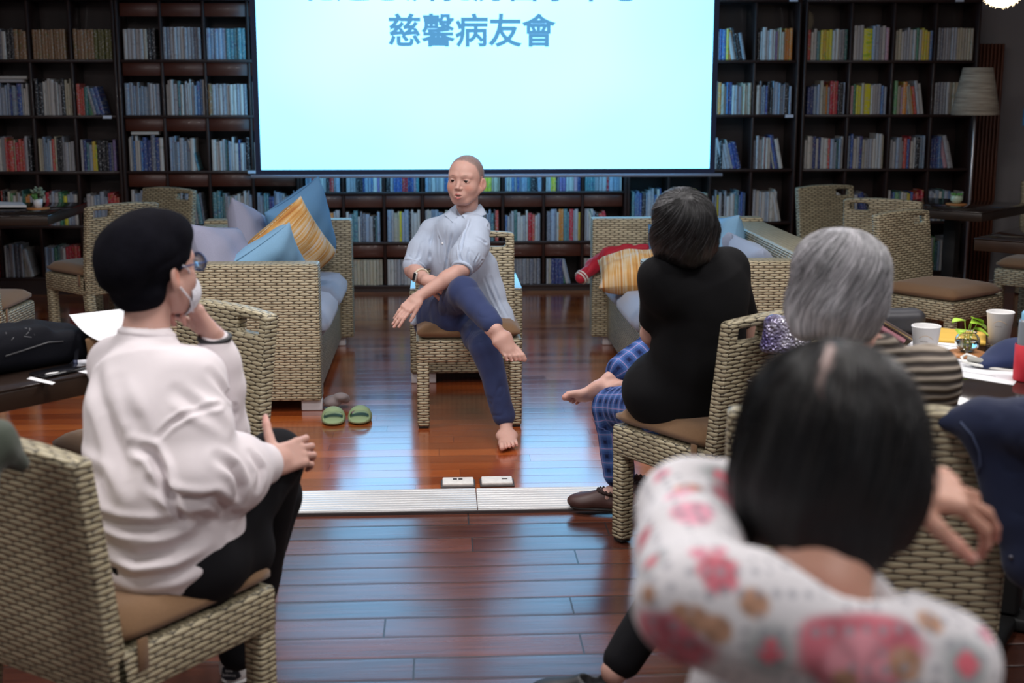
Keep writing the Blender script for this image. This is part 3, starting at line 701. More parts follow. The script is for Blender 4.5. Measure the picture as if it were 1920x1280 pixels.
# ================================================================== dark tables
TT = simple('glossy_dark_table', (0.022, 0.014, 0.011), 0.13, noise_amt=0.5, noise_scale=6, coat=0.4)
TE = simple('dark_table_edge', (0.028, 0.015, 0.009), 0.35, noise_amt=0.4, noise_scale=14)
def dark_table(corner, d1, d2, L1, L2, label, zt=0.735, th=0.055):
    d1 = Vector((d1[0], d1[1], 0)).normalized(); d2 = Vector((d2[0], d2[1], 0)).normalized(); c = Vector((corner[0], corner[1], 0)) + d1 * L1 / 2 + d2 * L2 / 2
    t = empty('dark_table', c, math.atan2(d1.y, d1.x), label, 'table', 'dark wooden tables')
    m = MB(); m.box((0, 0, zt - 0.004), (L1, L2, 0.008), 0.002, 1); m.build('table_top', TT, t)
    m = MB(); m.box((0, 0, zt - 0.008 - th / 2), (L1 - 0.004, L2 - 0.004, th), 0.004, 2); m.build('apron', TE, t)
    m = MB(); m.box((0, 0, 0.36), (0.09, 0.09, 0.63), 0.01, 2); m.build('pedestal', GLIDE, t)
    m = MB(); m.box((0, 0, 0.02), (min(L1, 0.6), 0.09, 0.04), 0.01, 2); m.box((0, 0, 0.02), (0.09, min(L2, 0.6), 0.04), 0.01, 2); m.build('base', GLIDE, t)
    return t
dark_table((-0.93, 3.885), (-0.65, -0.76), (-0.76, 0.65), 1.15, 0.72, 'dark table under the black backpack and paper bag')
dark_table((-2.46, 8.47), (-1, 0.0), (0, 1), 1.15, 0.95, 'dark table with the small white plant pot')
dark_table((3.45, 8.36), (0.70, 0.71), (-0.71, 0.70), 0.85, 0.75, 'dark table with the tiny bowl plant near the floor lamp')
dark_table((2.84, 6.97), (0.74, -0.67), (0.67, 0.74), 0.8, 0.8, 'bare dark table cut by the picture edge behind the cups', th=0.06)
dark_table((0.845, 3.60), (0.83, -0.56), (0.56, 0.83), 1.30, 0.85, 'dark table with paper cups, papers and a glass bowl plant', th=0.05)
# ================================================================== smooth bodies: a distance field turned into one closed surface
def _v(p): return np.array([p[0], p[1], p[2]], dtype=np.float64)
def frame(fwd, up):
    """columns: right, forward, up"""
    f = _v(fwd); f /= np.linalg.norm(f); u = _v(up); u = u - f * (u @ f); u /= np.linalg.norm(u); r = np.cross(f, u)
    return np.stack([r, f, u], 1)
class Field:
    def __init__(s, lo, hi, h):
        s.lo = _v(lo); s.h = h; s.n = np.ceil((_v(hi) - s.lo) / h).astype(int) + 1
        s.a = np.full(tuple(s.n), 0.5, dtype=np.float32)
    def _win(s, lo, hi):
        i0 = np.maximum(np.floor((lo - s.lo) / s.h).astype(int), 0); i1 = np.minimum(np.ceil((hi - s.lo) / s.h).astype(int) + 1, s.n)
        if (i1 <= i0).any(): return None
        ax = [((np.arange(i0[k], i1[k])) * s.h + s.lo[k]).astype(np.float32) for k in range(3)]
        return tuple(slice(i0[k], i1[k]) for k in range(3)), ax[0][:, None, None], ax[1][None, :, None], ax[2][None, None, :]
    def _join(s, sl, d, k, op):
        a = s.a[sl]
        if op == 'add':
            k = k * 0.7
            if k <= 0: s.a[sl] = np.minimum(a, d); return
            h = np.maximum(k - np.abs(a - d), 0) / k; s.a[sl] = np.minimum(a, d) - h * h * k * 0.25
        else:
            d = -d
            if k <= 0: s.a[sl] = np.maximum(a, d); return
            h = np.maximum(k - np.abs(a - d), 0) / k; s.a[sl] = np.maximum(a, d) + h * h * k * 0.25
    def cap(s, a, b, ra, rb=None, k=0.02, op='add', wide=None, wf=1.0):
        """tapered limb; wide = axis along which it is wf times thicker"""
        rb = ra if rb is None else rb; a = _v(a); b = _v(b); R = max(ra, rb) * max(wf, 1.0) + k + 2 * s.h
        w = s._win(np.minimum(a, b) - R, np.maximum(a, b) + R)
        if w is None: return s
        sl, X, Y, Z = w; ba = b - a; L = max(ba @ ba, 1e-9)
        px, py, pz = X - a[0], Y - a[1], Z - a[2]
        t = np.clip((px * ba[0] + py * ba[1] + pz * ba[2]) / L, 0, 1)
        qx, qy, qz = px - t * ba[0], py - t * ba[1], pz - t * ba[2]
        r = ra + (rb - ra) * t
        if wide is not None and wf != 1.0:
            e = _v(wide); e /= np.linalg.norm(e); c = (qx * e[0] + qy * e[1] + qz * e[2]); g = c * (1 - 1 / wf)
            qx, qy, qz = qx - g * e[0], qy - g * e[1], qz - g * e[2]
        s._join(sl, np.sqrt(qx * qx + qy * qy + qz * qz) - r, k, op); return s
    def ell(s, c, r, M=None, k=0.02, op='add'):
        c = _v(c); r = _v(r); R = r.max() + k + 2 * s.h
        w = s._win(c - R, c + R)
        if w is None: return s
        sl, X, Y, Z = w; px, py, pz = X - c[0], Y - c[1], Z - c[2]
        if M is not None: px, py, pz = (px * M[0, i] + py * M[1, i] + pz * M[2, i] for i in range(3))
        q = np.sqrt((px / r[0]) ** 2 + (py / r[1]) ** 2 + (pz / r[2]) ** 2); g = np.sqrt((px / r[0] ** 2) ** 2 + (py / r[1] ** 2) ** 2 + (pz / r[2] ** 2) ** 2)
        d = q * (q - 1) / np.maximum(g, 1e-4)
        s._join(sl, np.maximum(d, -r.min()), k, op); return s
    def rbox(s, c, r, M=None, rad=0.01, k=0.01, op='add'):
        c = _v(c); r = _v(r); R = np.linalg.norm(r) + rad + k + 2 * s.h
        w = s._win(c - R, c + R)
        if w is None: return s
        sl, X, Y, Z = w; px, py, pz = X - c[0], Y - c[1], Z - c[2]
        if M is not None: px, py, pz = (px * M[0, i] + py * M[1, i] + pz * M[2, i] for i in range(3))
        qx, qy, qz = np.abs(px) - r[0] + rad, np.abs(py) - r[1] + rad, np.abs(pz) - r[2] + rad
        d = np.sqrt(np.maximum(qx, 0) ** 2 + np.maximum(qy, 0) ** 2 + np.maximum(qz, 0) ** 2) + np.minimum(np.maximum(qx, np.maximum(qy, qz)), 0) - rad
        s._join(sl, d, k, op); return s
    def cut(s, p, n, k=0.0):
        """remove everything on the side n points to"""
        n = _v(n); n /= np.linalg.norm(n); p = _v(p)
        ax = [((np.arange(s.n[i])) * s.h + s.lo[i]).astype(np.float32) for i in range(3)]
        d = -((ax[0][:, None, None] - p[0]) * n[0] + (ax[1][None, :, None] - p[1]) * n[1] + (ax[2][None, None, :] - p[2]) * n[2])
        s._join((slice(None),) * 3, d, k, 'cut'); return s
    def chain(s, pts, rs, k=0.02, op='add', wide=None, wf=1.0):
        for i in range(len(pts) - 1): s.cap(pts[i], pts[i + 1], rs[i], rs[i + 1], k, op, wide, wf)
        return s
    def grid_noise(s, amp, scale, seed=0, stretch=(1, 1, 1)):
        pass
    def mesh(s, smooth=1):
        a = s.a; ins = a < 0
        nx, ny, nz = a.shape
        c = ins[:-1, :-1, :-1].astype(np.uint8)
        for dx in (0, 1):
            for dy in (0, 1):
                for dz in (0, 1):
                    if dx or dy or dz: c = c + ins[dx:nx - 1 + dx, dy:ny - 1 + dy, dz:nz - 1 + dz]
        act = (c > 0) & (c < 8); ci = np.argwhere(act)
        idx = np.full(act.shape, -1, dtype=np.int64); idx[act] = np.arange(len(ci))
        acc = np.zeros((len(ci), 3)); cnt = np.zeros(len(ci))
        for ax in range(3):
            o1, o2 = [k for k in range(3) if k != ax]
            for d1 in (0, 1):
                for d2 in (0, 1):
                    p0 = ci.copy(); p0[:, o1] += d1; p0[:, o2] += d2; p1 = p0.copy(); p1[:, ax] += 1
                    v0 = a[p0[:, 0], p0[:, 1], p0[:, 2]]; v1 = a[p1[:, 0], p1[:, 1], p1[:, 2]]
                    m = (v0 < 0) != (v1 < 0); t = np.where(m, v0 / np.where(m, v0 - v1, 1), 0)
                    pt = p0.astype(float); pt[:, ax] += t
                    acc[m] += pt[m]; cnt[m] += 1
        V = acc / cnt[:, None]
        Fs = []
        for ax in range(3):
            o1, o2 = [(1, 2), (2, 0), (0, 1)][ax]
            sl0 = [slice(None)] * 3; sl1 = [slice(None)] * 3; sl0[ax] = slice(0, -1); sl1[ax] = slice(1, None)
            e = ins[tuple(sl0)] != ins[tuple(sl1)]; p = np.argwhere(e)
            ok = (p[:, o1] > 0) & (p[:, o2] > 0) & (p[:, o1] < a.shape[o1] - 1) & (p[:, o2] < a.shape[o2] - 1); p = p[ok]
            inside0 = ins[p[:, 0], p[:, 1], p[:, 2]]
            def cell(d1, d2):
                qq = p.copy(); qq[:, o1] -= d1; qq[:, o2] -= d2; return idx[qq[:, 0], qq[:, 1], qq[:, 2]]
            quad = np.stack([cell(1, 1), cell(0, 1), cell(0, 0), cell(1, 0)], 1)
            quad[~inside0] = quad[~inside0][:, ::-1]; Fs.append(quad)
        Fq = np.concatenate(Fs); Fq = Fq[(Fq >= 0).all(1)]
        V = V * s.h + s.lo
        if smooth:
            E = np.concatenate([Fq[:, [0, 1]], Fq[:, [1, 2]], Fq[:, [2, 3]], Fq[:, [3, 0]]])
            for _ in range(smooth):
                S = np.zeros_like(V); N = np.zeros(len(V))
                for k in range(3): S[:, k] = np.bincount(E[:, 0], V[E[:, 1], k], len(V)) + np.bincount(E[:, 1], V[E[:, 0], k], len(V))
                N = np.bincount(E[:, 0], minlength=len(V)) + np.bincount(E[:, 1], minlength=len(V))
                V = V * 0.5 + 0.5 * S / np.maximum(N, 1)[:, None]
        return V, Fq
def vnormals(V, Fq):
    n = np.cross(V[Fq[:, 2]] - V[Fq[:, 0]], V[Fq[:, 3]] - V[Fq[:, 1]]); N = np.zeros_like(V)
    for j in range(4):
        for k in range(3): N[:, k] += np.bincount(Fq[:, j], n[:, k], len(V))
    return N / np.maximum(np.linalg.norm(N, axis=1), 1e-9)[:, None]
_nr = np.random.RandomState(7); _LAT = _nr.rand(32, 32, 32).astype(np.float64)
def vnoise(P):
    """smooth value noise, -1..1"""
    i = np.floor(P).astype(int); f = P - i; f = f * f * (3 - 2 * f); r = 0
    for dx in (0, 1):
        for dy in (0, 1):
            for dz in (0, 1):
                w = (f[:, 0] if dx else 1 - f[:, 0]) * (f[:, 1] if dy else 1 - f[:, 1]) * (f[:, 2] if dz else 1 - f[:, 2])
                r = r + w * _LAT[(i[:, 0] + dx) % 32, (i[:, 1] + dy) % 32, (i[:, 2] + dz) % 32]
    return r * 2 - 1
def folds(V, Fq, amp, dirn, freq, wob=0.5, seed=0.0, mask=None, sharp=1.0):
    """soft cloth creases that run along dirn"""
    N = vnormals(V, Fq); d = _v(dirn); d /= np.linalg.norm(d)
    a = np.cross(d, [0.31, 0.52, 0.79]); a /= np.linalg.norm(a); b = np.cross(d, a)
    P = np.stack([V @ a * freq, V @ b * freq, V @ d * freq * wob], 1) + seed
    g = vnoise(P * 0.8 + 11); w = 0.75 * vnoise(P * 0.6) + 0.35 * vnoise(P * 1.4 + 5) - 0.55 * sharp * np.exp(-(vnoise(P) / 0.16) ** 2) * np.clip(g + 0.15, 0, 1)
    if mask is not None: w = w * mask
    return V + N * (w * amp)[:, None]
def crease(V, Fq, lines, bv_=None):
    """pressed-in fold lines with a soft ridge beside each; a line is (points, width, depth)"""
    N = vnormals(V, Fq); D = np.zeros(len(V))
    for pts, wd_, dp in lines:
        P = [_v(p) for p in pts]; best = np.full(len(V), 1e9); tt = np.zeros(len(V)); n = len(P) - 1
        for i in range(n):
            a, b = P[i], P[i + 1]; ba = b - a; t = np.clip((V - a) @ ba / (ba @ ba), 0, 1); d = np.linalg.norm(V - (a + t[:, None] * ba), axis=1); m = d < best; best[m] = d[m]; tt[m] = ((i + t) / n)[m]
        env = np.sin(PI * np.clip(tt * 0.86 + 0.07, 0, 1)); D += env * dp * 1.25 * (-np.exp(-(best / wd_) ** 2) + 0.55 * np.exp(-((best - 1.9 * wd_) / (0.9 * wd_)) ** 2))
    return V + N * D[:, None]
def raysurf(V, Fq):
    bv_ = BVHTree.FromPolygons([tuple(v) for v in V], Fq.tolist())
    def f(px, py, Yd=3.0):
        h_ = bv_.ray_cast(Vector((0, 0, CAM_H)), _ray(px, py).normalized()); return h_[0] if h_[0] is not None else W(px, py, Yd)
    return f
def sdf_obj(name, V, Fq, mats, parent=None, uv=None, col=None, mi=None):
    me = bpy.data.meshes.new(name)
    me.vertices.add(len(V)); me.vertices.foreach_set('co', V.astype(np.float32).ravel())
    me.loops.add(len(Fq) * 4); me.loops.foreach_set('vertex_index', Fq.astype(np.int32).ravel())
    me.polygons.add(len(Fq)); me.polygons.foreach_set('loop_start', (np.arange(len(Fq)) * 4).astype(np.int32))
    me.update(calc_edges=True)
    for m in (mats if isinstance(mats, (list, tuple)) else [mats]): me.materials.append(m)
    me.polygons.foreach_set('use_smooth', [True] * len(Fq))
    if mi is not None: me.polygons.foreach_set('material_index', mi.astype(np.int32))
    if uv is not None:
        l = me.uv_layers.new(name='uv'); l.data.foreach_set('uv', uv[Fq.ravel()].astype(np.float32).ravel())
    if col is not None:
        at = me.color_attributes.new('Col', 'FLOAT_COLOR', 'POINT'); c = np.ones((len(V), 4), np.float32); c[:, :3] = col; at.data.foreach_set('color', c.ravel())
    me.validate(); me.update()
    o = bpy.data.objects.new(name, me); COL.objects.link(o)
    if parent:
        o.parent = parent; o.matrix_parent_inverse = parent.matrix_basis.inverted()
    return o
def limb_uv(V, segs):
    """metres along and around the closest of the given tapered limbs"""
    best = np.full(len(V), 1e9); U = np.zeros((len(V), 2)); L0 = 0
    for (a, b, r) in segs:
        a = _v(a); b = _v(b); ba = b - a; L = np.linalg.norm(ba); t = np.clip((V - a) @ ba / L ** 2, -0.15, 1.15); q = V - (a + t[:, None] * ba); d = np.linalg.norm(q, axis=1) - r
        e = np.cross(ba / L, [0, 1, 0.15]); e /= np.linalg.norm(e); g = np.cross(ba / L, e)
        m = d < best; best[m] = d[m]; U[m, 0] = (np.arctan2(q @ e, q @ g) * r)[m]; U[m, 1] = (t * L + L0)[m]; L0 += L
    return U
def paint(V, col, c, rad, color, soft=0.4, M=None):
    """tint vertices inside an ellipsoid"""
    P = V - _v(c)
    if M is not None: P = P @ M
    d = np.linalg.norm(P / _v(rad if hasattr(rad, '__len__') else (rad,) * 3), axis=1); w = np.clip((1 - d) / soft, 0, 1)[:, None]
    return col * (1 - w) + np.array(color) * w
def hand(F, wrist, fwd, back, side, curls=(0.3, 0.3, 0.35, 0.4), thumb=(0.35, 0.3), spread=0.10, sc=1.0, k=0.006, tsplay=0.75, wrist_r=0.026):
    """palm and five jointed fingers. back = direction the back of the hand faces; side = +1 when the thumb is on the right of (fwd, back)"""
    M = frame(fwd, back); r, f, u = M[:, 0], M[:, 1], M[:, 2]; w = _v(wrist); s = sc
    tips = []
    F.rbox(w + f * 0.048 * s, (0.036 * s, 0.046 * s, 0.0125 * s), M, 0.012 * s, 0.015)
    F.cap(w - f * 0.01, w + f * 0.03 * s, wrist_r * 0.78 * s, 0.021 * s, 0.015, wide=r, wf=1.35)
    F.ell(w + f * 0.035 * s + r * side * 0.022 * s - u * 0.008 * s, (0.016 * s, 0.032 * s, 0.015 * s), M, 0.012)
    lens = [(0.044, 0.026, 0.021), (0.048, 0.030, 0.022), (0.044, 0.028, 0.021), (0.034, 0.021, 0.019)]
    for i in range(4):
        off = (0.027 - 0.018 * i) * side * s; base = w + f * (0.090 - 0.004 * abs(i - 1) * (1 + 0.6 * (i == 3))) * s + r * off
        sp = (1.2 - i) * spread * side; d = f * math.cos(sp) + r * math.sin(sp); rr = [0.0092, 0.0084, 0.0076, 0.0066][0:4]
        if i == 3: rr = [x * 0.86 for x in rr]
        p = base; ang = 0.0; c = curls[i]
        F.ell(base + u * 0.003 * s, (0.0105 * s, 0.012 * s, 0.0105 * s), M, k)
        for j, Lj in enumerate(lens[i]):
            ang += c * (0.8 if j == 0 else 1.15 if j == 1 else 0.7); dd = d * math.cos(ang) - u * math.sin(ang); q_ = p + dd * Lj * s
            F.cap(p, q_, rr[j] * s, rr[j + 1] * s, k * 0.7); p = q_
        tips.append((p, dd, u))
    t0 = w + f * 0.022 * s + r * side * 0.028 * s - u * 0.004; d = f * math.cos(tsplay) + r * side * math.sin(tsplay) - u * 0.25; d /= np.linalg.norm(d)
    t1 = t0 + d * 0.040 * s; d2 = d * math.cos(thumb[0]) + (f - u * 0.5) * math.sin(thumb[0]) * 0.8; d2 /= np.linalg.norm(d2); t2 = t1 + d2 * 0.032 * s
    d3 = d2 * math.cos(thumb[1]) + (f - u * 0.5) * math.sin(thumb[1]) * 0.8; d3 /= np.linalg.norm(d3); t3 = t2 + d3 * 0.024 * s
    F.cap(t0, t1, 0.0145 * s, 0.0110 * s, k * 1.5); F.cap(t1, t2, 0.0108 * s, 0.0098 * s, k); F.cap(t2, t3, 0.0098 * s, 0.0078 * s, k)
    tips.append((t3, d3, u)); return tips
def foot(F, ankle, fwd, sole, sc=1.0, toes=True, side=1, drop=0.055):
    """bare foot: fwd toward the toes, sole = direction the sole faces, side=+1 when the big toe is on the right of (fwd, -sole)"""
    M = frame(fwd, -_v(sole)); r, f, u = M[:, 0], M[:, 1], M[:, 2]; a = _v(ankle); s = sc; b = a - u * drop * s
    F.ell(b - f * 0.035 * s + u * 0.002, (0.027 * s, 0.030 * s, 0.028 * s), M, 0.02)                         # heel
    F.cap(a, b + f * 0.05 * s + u * 0.014 * s, 0.0265 * s, 0.026 * s, 0.012, wide=r, wf=1.1)                        # instep
    F.cap(b - f * 0.02 * s, b + f * 0.10 * s - u * 0.004 * s, 0.024 * s, 0.017 * s, 0.03, wide=r, wf=1.6)         # sole
    F.cap(b + f * 0.05 * s + u * 0.014 * s, b + f * 0.125 * s - u * 0.003 * s, 0.026 * s, 0.014 * s, 0.025, wide=r, wf=1.9)
    F.ell(b + f * 0.115 * s + r * side * 0.028 * s - u * 0.006 * s, (0.018 * s, 0.024 * s, 0.017 * s), M, 0.015)
    F.ell(a + r * 0.024 * s, (0.008 * s,) * 3, M, 0.008); F.ell(a - r * 0.024 * s, (0.008 * s,) * 3, M, 0.008)
    tips = []
    for i in range(5):
        off = side * (0.033 - 0.0165 * i) * s; ln = (0.185 - 0.0085 * i - 0.004 * (i == 4)) * s; rad = (0.0125 if i == 0 else 0.0092 - 0.0007 * i) * s
        p0 = b + f * (ln - 0.058 * s) + r * off - u * 0.002 * s; p1 = b + f * (ln - 0.026 * s) + r * off * 1.03 + u * 0.002 * s * (i > 0); p2 = b + f * (ln - 0.010 * s) + r * off * 1.04 - u * 0.009 * s
        F.cap(p0, p1, rad * 1.15, rad, 0.008); F.cap(p1, p2, rad, rad * 1.02, 0.004); tips.append((p2, f, u))
    return tips
def head(F, c, M, sc=1.0, mouth_open=True, eyes=True, ears=True):
    """woman's head, c = centre between the ears at eye height; M columns right, face direction, up"""
    c = _v(c); P = lambda x, y, z: c + M @ (np.array([x, y, z]) * sc); S = lambda *a: tuple(v * sc for v in a)
    F.ell(P(0, -0.014, 0.028), S(0.0745, 0.092, 0.083), M, 0.02)
    F.ell(P(0, 0.020, 0.012), S(0.066, 0.064, 0.082), M, 0.03)
    F.ell(P(0, 0.030, -0.040), S(0.0635, 0.050, 0.064), M, 0.03)
    F.ell(P(0, 0.058, -0.090), S(0.021, 0.017, 0.014), M, 0.028)
    for x in (-1, 1):
        F.cap(P(x * 0.057, 0.0, -0.042), P(x * 0.024, 0.050, -0.088), 0.018 * sc, 0.015 * sc, 0.03)
        F.ell(P(x * 0.038, 0.048, -0.030), S(0.024, 0.020, 0.022), M, 0.035)
        F.cap(P(x * 0.014, 0.077, 0.022), P(x * 0.044, 0.063, 0.021), 0.0075 * sc, 0.007 * sc, 0.024)
        if eyes:
            F.ell(P(x * 0.031, 0.094, 0.001), S(0.016, 0.012, 0.009), M, 0.016, 'cut')
            F.ell(P(x * 0.031, 0.0665, 0.000), S(0.0165, 0.0150, 0.0125), M, 0.006)
            F.ell(P(x * 0.031, 0.0815, -0.0005), S(0.0125, 0.010, 0.0026), M, 0.001, 'cut')
        if ears:
            E = M @ frame((-x * 0.45, 1, 0), (0, -0.12, 1))
            F.ell(P(x * 0.079, -0.014, -0.014), S(0.0075, 0.018, 0.028), E, 0.005)
            F.ell(P(x * 0.074, -0.006, -0.036), S(0.007, 0.010, 0.013), E, 0.006)
            F.ell(P(x * 0.086, -0.008, -0.009), S(0.0065, 0.011, 0.019), E, 0.004, 'cut')
    F.cap(P(0, 0.076, 0.008), P(0, 0.0945, -0.029), 0.0060 * sc, 0.0088 * sc, 0.016)
    for x in (-1, 1): F.ell(P(x * 0.0115, 0.084, -0.033), S(0.0075, 0.010, 0.0065), M, 0.008)
    for x in (-1, 1): F.ell(P(x * 0.0060, 0.093, -0.0400), S(0.0035, 0.004, 0.003), M, 0.002, 'cut')
    F.ell(P(0, 0.070, -0.062), S(0.030, 0.020, 0.024), M, 0.02)
    zo = 0.0045 if mouth_open else 0.001
    F.cap(P(-0.024, 0.077, -0.0630), P(0, 0.0905, -0.0585 + zo * 0.3), 0.0036 * sc, 0.0056 * sc, 0.004); F.cap(P(0.024, 0.077, -0.0630), P(0, 0.0905, -0.0585 + zo * 0.3), 0.0036 * sc, 0.0056 * sc, 0.004)
    F.cap(P(-0.022, 0.077, -0.0655), P(0, 0.0885, -0.0700 - zo), 0.0036 * sc, 0.0064 * sc, 0.004); F.cap(P(0.022, 0.077, -0.0655), P(0, 0.0885, -0.0700 - zo), 0.0036 * sc, 0.0064 * sc, 0.004)
    if mouth_open: F.ell(P(0, 0.093, -0.0645), S(0.0185, 0.013, 0.0030), M, 0.002, 'cut')
    return P
def skin_mat(name, tone=(0.62, 0.36, 0.26)):
    if name in MATS: return MATS[name]
    m, nt, b = new_mat(name); q = NB(nt); ca = q.n('ShaderNodeVertexColor'); ca.layer_name = 'Col'
    tc = q.n('ShaderNodeTexCoord'); nz = q.noise(tc.outputs['Object'], 38, 4)
    nt.links.new(q.mix(q.math('MULTIPLY', nz, 0.22), ca.outputs[0], (0.42, 0.16, 0.11, 1)), b.inputs['Base Color'])
    b.inputs['Roughness'].default_value = 0.5; b.inputs['Specular IOR Level'].default_value = 0.4
    b.inputs['Subsurface Weight'].default_value = 0.12; b.inputs['Subsurface Radius'].default_value = (0.012, 0.004, 0.002); b.inputs['Subsurface Scale'].default_value = 0.6
    nt.links.new(q.bump(q.noise(tc.outputs['Object'], 420, 2), 0.0004), b.inputs['Normal'])
    MATS[name] = m; return m
SKIN = skin_mat('skin')
def cloth(name, color, rough=0.85, amt=0.06, weave=700, bump=0.0004, sheen=0.15):
    return simple(name, color, rough, noise_amt=amt, noise_scale=22, bump=bump, bump_scale=weave, sheen=sheen, spec=0.25)
def hair_mat(name, stops, along=2.0, across=90.0, rough=0.38, spec=0.5):
    m, nt, b = new_mat(name); q = NB(nt); uvn = q.n('ShaderNodeUVMap'); uvn.uv_map = 'uv'
    n1 = q.noise(q.mapping(uvn.outputs[0], (across, along, 1)), 1.0, 4, 0.65)
    nt.links.new(q.ramp(n1, stops), b.inputs['Base Color']); b.inputs['Roughness'].default_value = rough; b.inputs['Specular IOR Level'].default_value = spec
    nt.links.new(q.bump(n1, 0.004, 0.8), b.inputs['Normal']); return m
def crown_uv(V, c, M):
    P = (V - _v(c)) @ M; az = np.arctan2(P[:, 0], P[:, 1]); el = np.arccos(np.clip(P[:, 2] / np.linalg.norm(P, axis=1), -1, 1))
    return np.stack([np.abs(az) / PI + 0.10 * el, el], 1)
def strands(name, V, Fq, c, M, n, mats, parent, e0=0.05, e1=1.9, rad=0.0006, lift=0.002, seed=0, swirl=0.3, azr=(0, 2 * PI), jit=0.04, fly=0.0):
    """single hairs that lie over a hair surface, all in one mesh"""
    bvh = BVHTree.FromPolygons([tuple(v) for v in V], Fq.tolist()); rr = random.Random(seed); m = MB(); c = _v(c)
    for i in range(n):
        az = rr.uniform(*azr); a0 = rr.uniform(e0, e0 + 0.5); a1 = min(e1, a0 + rr.uniform(0.5, 1.7)); w1, w2 = rr.uniform(-jit, jit), rr.uniform(0, 6); pts = []; L = lift * rr.uniform(0.3, 1.5)
        for k in range(9):
            e = a0 + (a1 - a0) * k / 8; z = az + swirl * e + w1 * math.sin(3 * e + w2)
            d = M @ np.array([math.sin(e) * math.sin(z), math.sin(e) * math.cos(z), math.cos(e)])
            hit = bvh.ray_cast(Vector(c + d * 0.6), Vector(-d))
            if hit[0] is None: break
            pts.append(hit[0] + Vector(d) * (L + fly * rr.random() * (k / 8) ** 2))
        if len(pts) > 4: m.tube(pts, [rad] * (len(pts) - 1) + [rad * 0.4], 3, mat=i % len(mats), cap=False)
    return m.build(name, mats, parent)
# ================================================================== people
SKT = np.array([0.57, 0.345, 0.285])
def skin_col(V, tone=SKT): return np.tile(np.array(tone, dtype=float), (len(V), 1))
def merge(parts):
    Vs, Fs, off = [], [], 0
    for V, Fq in parts: Vs.append(V); Fs.append(Fq + off); off += len(V)
    return np.concatenate(Vs), np.concatenate(Fs)
def pts_box(pts, pad):
    P = np.array([_v(p) for p in pts]); return P.min(0) - pad, P.max(0) + pad
def lerp(a, b, t): return _v(a) * (1 - t) + _v(b) * t
def nails(name, tips, sc, parent, color=(0.50, 0.29, 0.245)):
    for p, d, u in tips:
        m = MB()
        Mx = frame(d, u); M4 = Matrix([[Mx[i, 0], Mx[i, 1], Mx[i, 2], (p + d * 0.002 * sc + u * 0.0062 * sc)[i]] for i in range(3)] + [[0, 0, 0, 1]])
        m.box((0, 0, 0), (0.009 * sc, 0.011 * sc, 0.0022 * sc), 0.0009 * sc, 2, 0, M4); m.build(name, simple('nail_skin', color, 0.35), parent)

# ------------------------------------------------------------------ the seated speaker
c_ = W(873, 338, 6.10); Mh = frame((-0.37, -0.92, 0.03), (0.05, 0.05, 1))
nb = W(876, 404, 6.17); shR = W(806, 433, 6.20); shL = W(895, 430, 6.03)
elR = W(773, 506, 6.10); wrR = W(801, 526, 5.90); elL = W(866, 505, 5.86); wrL = W(784, 557, 5.80)
chest = W(864, 462, 6.16); waist = W(864, 520, 6.20); pelv = W(858, 580, 6.20)
hipR = W(818, 592, 6.16); knR = W(870, 548, 5.79); anR = W(930, 617, 5.56)
hipL = W(888, 598, 6.16); knL = W(910, 650, 5.74); anL = W(948, 812, 5.66); anL.z = 0.085
H1 = Field(_v(c_) - 0.16, _v(c_) + 0.15, 0.0021)
P = head(H1, c_, Mh, 1.03)
H1.cap(_v(c_) - Mh[:, 2] * 0.05 - Mh[:, 1] * 0.025, lerp(c_, nb, 1.0), 0.050, 0.050, 0.03)
hv, hf = H1.mesh(1)
lo, hi = pts_box([nb, shR, shL, elR, wrR, elL, wrL, hipR, hipL, knR, anR, knL, anL, (0.2, 5.38, 0), (0.5, 5.4, 0.0)], 0.17); lo[2] = -0.02
B1 = Field(lo, hi, 0.0034)
B1.cap(_v(c_) - Mh[:, 2] * 0.115 - Mh[:, 1] * 0.022, nb, 0.047, 0.048, 0.02).cap(nb, lerp(nb, chest, 0.6), 0.046, 0.08, 0.03).cap(chest, pelv, 0.085, 0.10, 0.05)
B1.cap(_v(nb) - [0, 0, 0.05], shR, 0.03, 0.036, 0.03).cap(_v(nb) - [0, 0, 0.05], shL, 0.03, 0.036, 0.03)
for a, b, c3 in ((shR, elR, wrR), (shL, elL, wrL)):
    B1.cap(a, b, 0.043, 0.036, 0.03); B1.cap(b, lerp(b, c3, 0.35), 0.036, 0.036, 0.015); B1.cap(lerp(b, c3, 0.3), c3, 0.036, 0.0235, 0.02)
tR = hand(B1, wrR, (0.86, -0.10, -0.36), (-0.25, -0.75, 0.5), 1, (0.55, 0.55, 0.6, 0.65), sc=0.92, tsplay=0.4)
tL = hand(B1, wrL, (-0.62, -0.42, -0.55), (-0.35, -0.70, 0.62), -1, (0.16, 0.14, 0.16, 0.20), thumb=(0.5, 0.3), sc=0.92, tsplay=0.22, spread=0.015)
for h_, k_, a_ in ((hipR, knR, anR), (hipL, knL, anL)):
    B1.cap(pelv, h_, 0.10, 0.085, 0.04); B1.cap(h_, k_, 0.070, 0.044, 0.03); B1.cap(k_, lerp(k_, a_, 0.4), 0.042, 0.040, 0.02); B1.cap(lerp(k_, a_, 0.35), a_, 0.040, 0.025, 0.01)
fR = foot(B1, anR, (0.52, -0.42, -0.62), (-0.15, 0.75, -0.60), 0.96, side=-1, drop=0.026)
fL = foot(B1, anL, (0.06, -1, 0.0), (0, 0, -1), 0.98, side=1)
bv, bf = B1.mesh(1)
V, Fq = merge([(bv, bf), (hv, hf)])
col = skin_col(V)
S_ = lambda x, y, z: P(x, y, z)
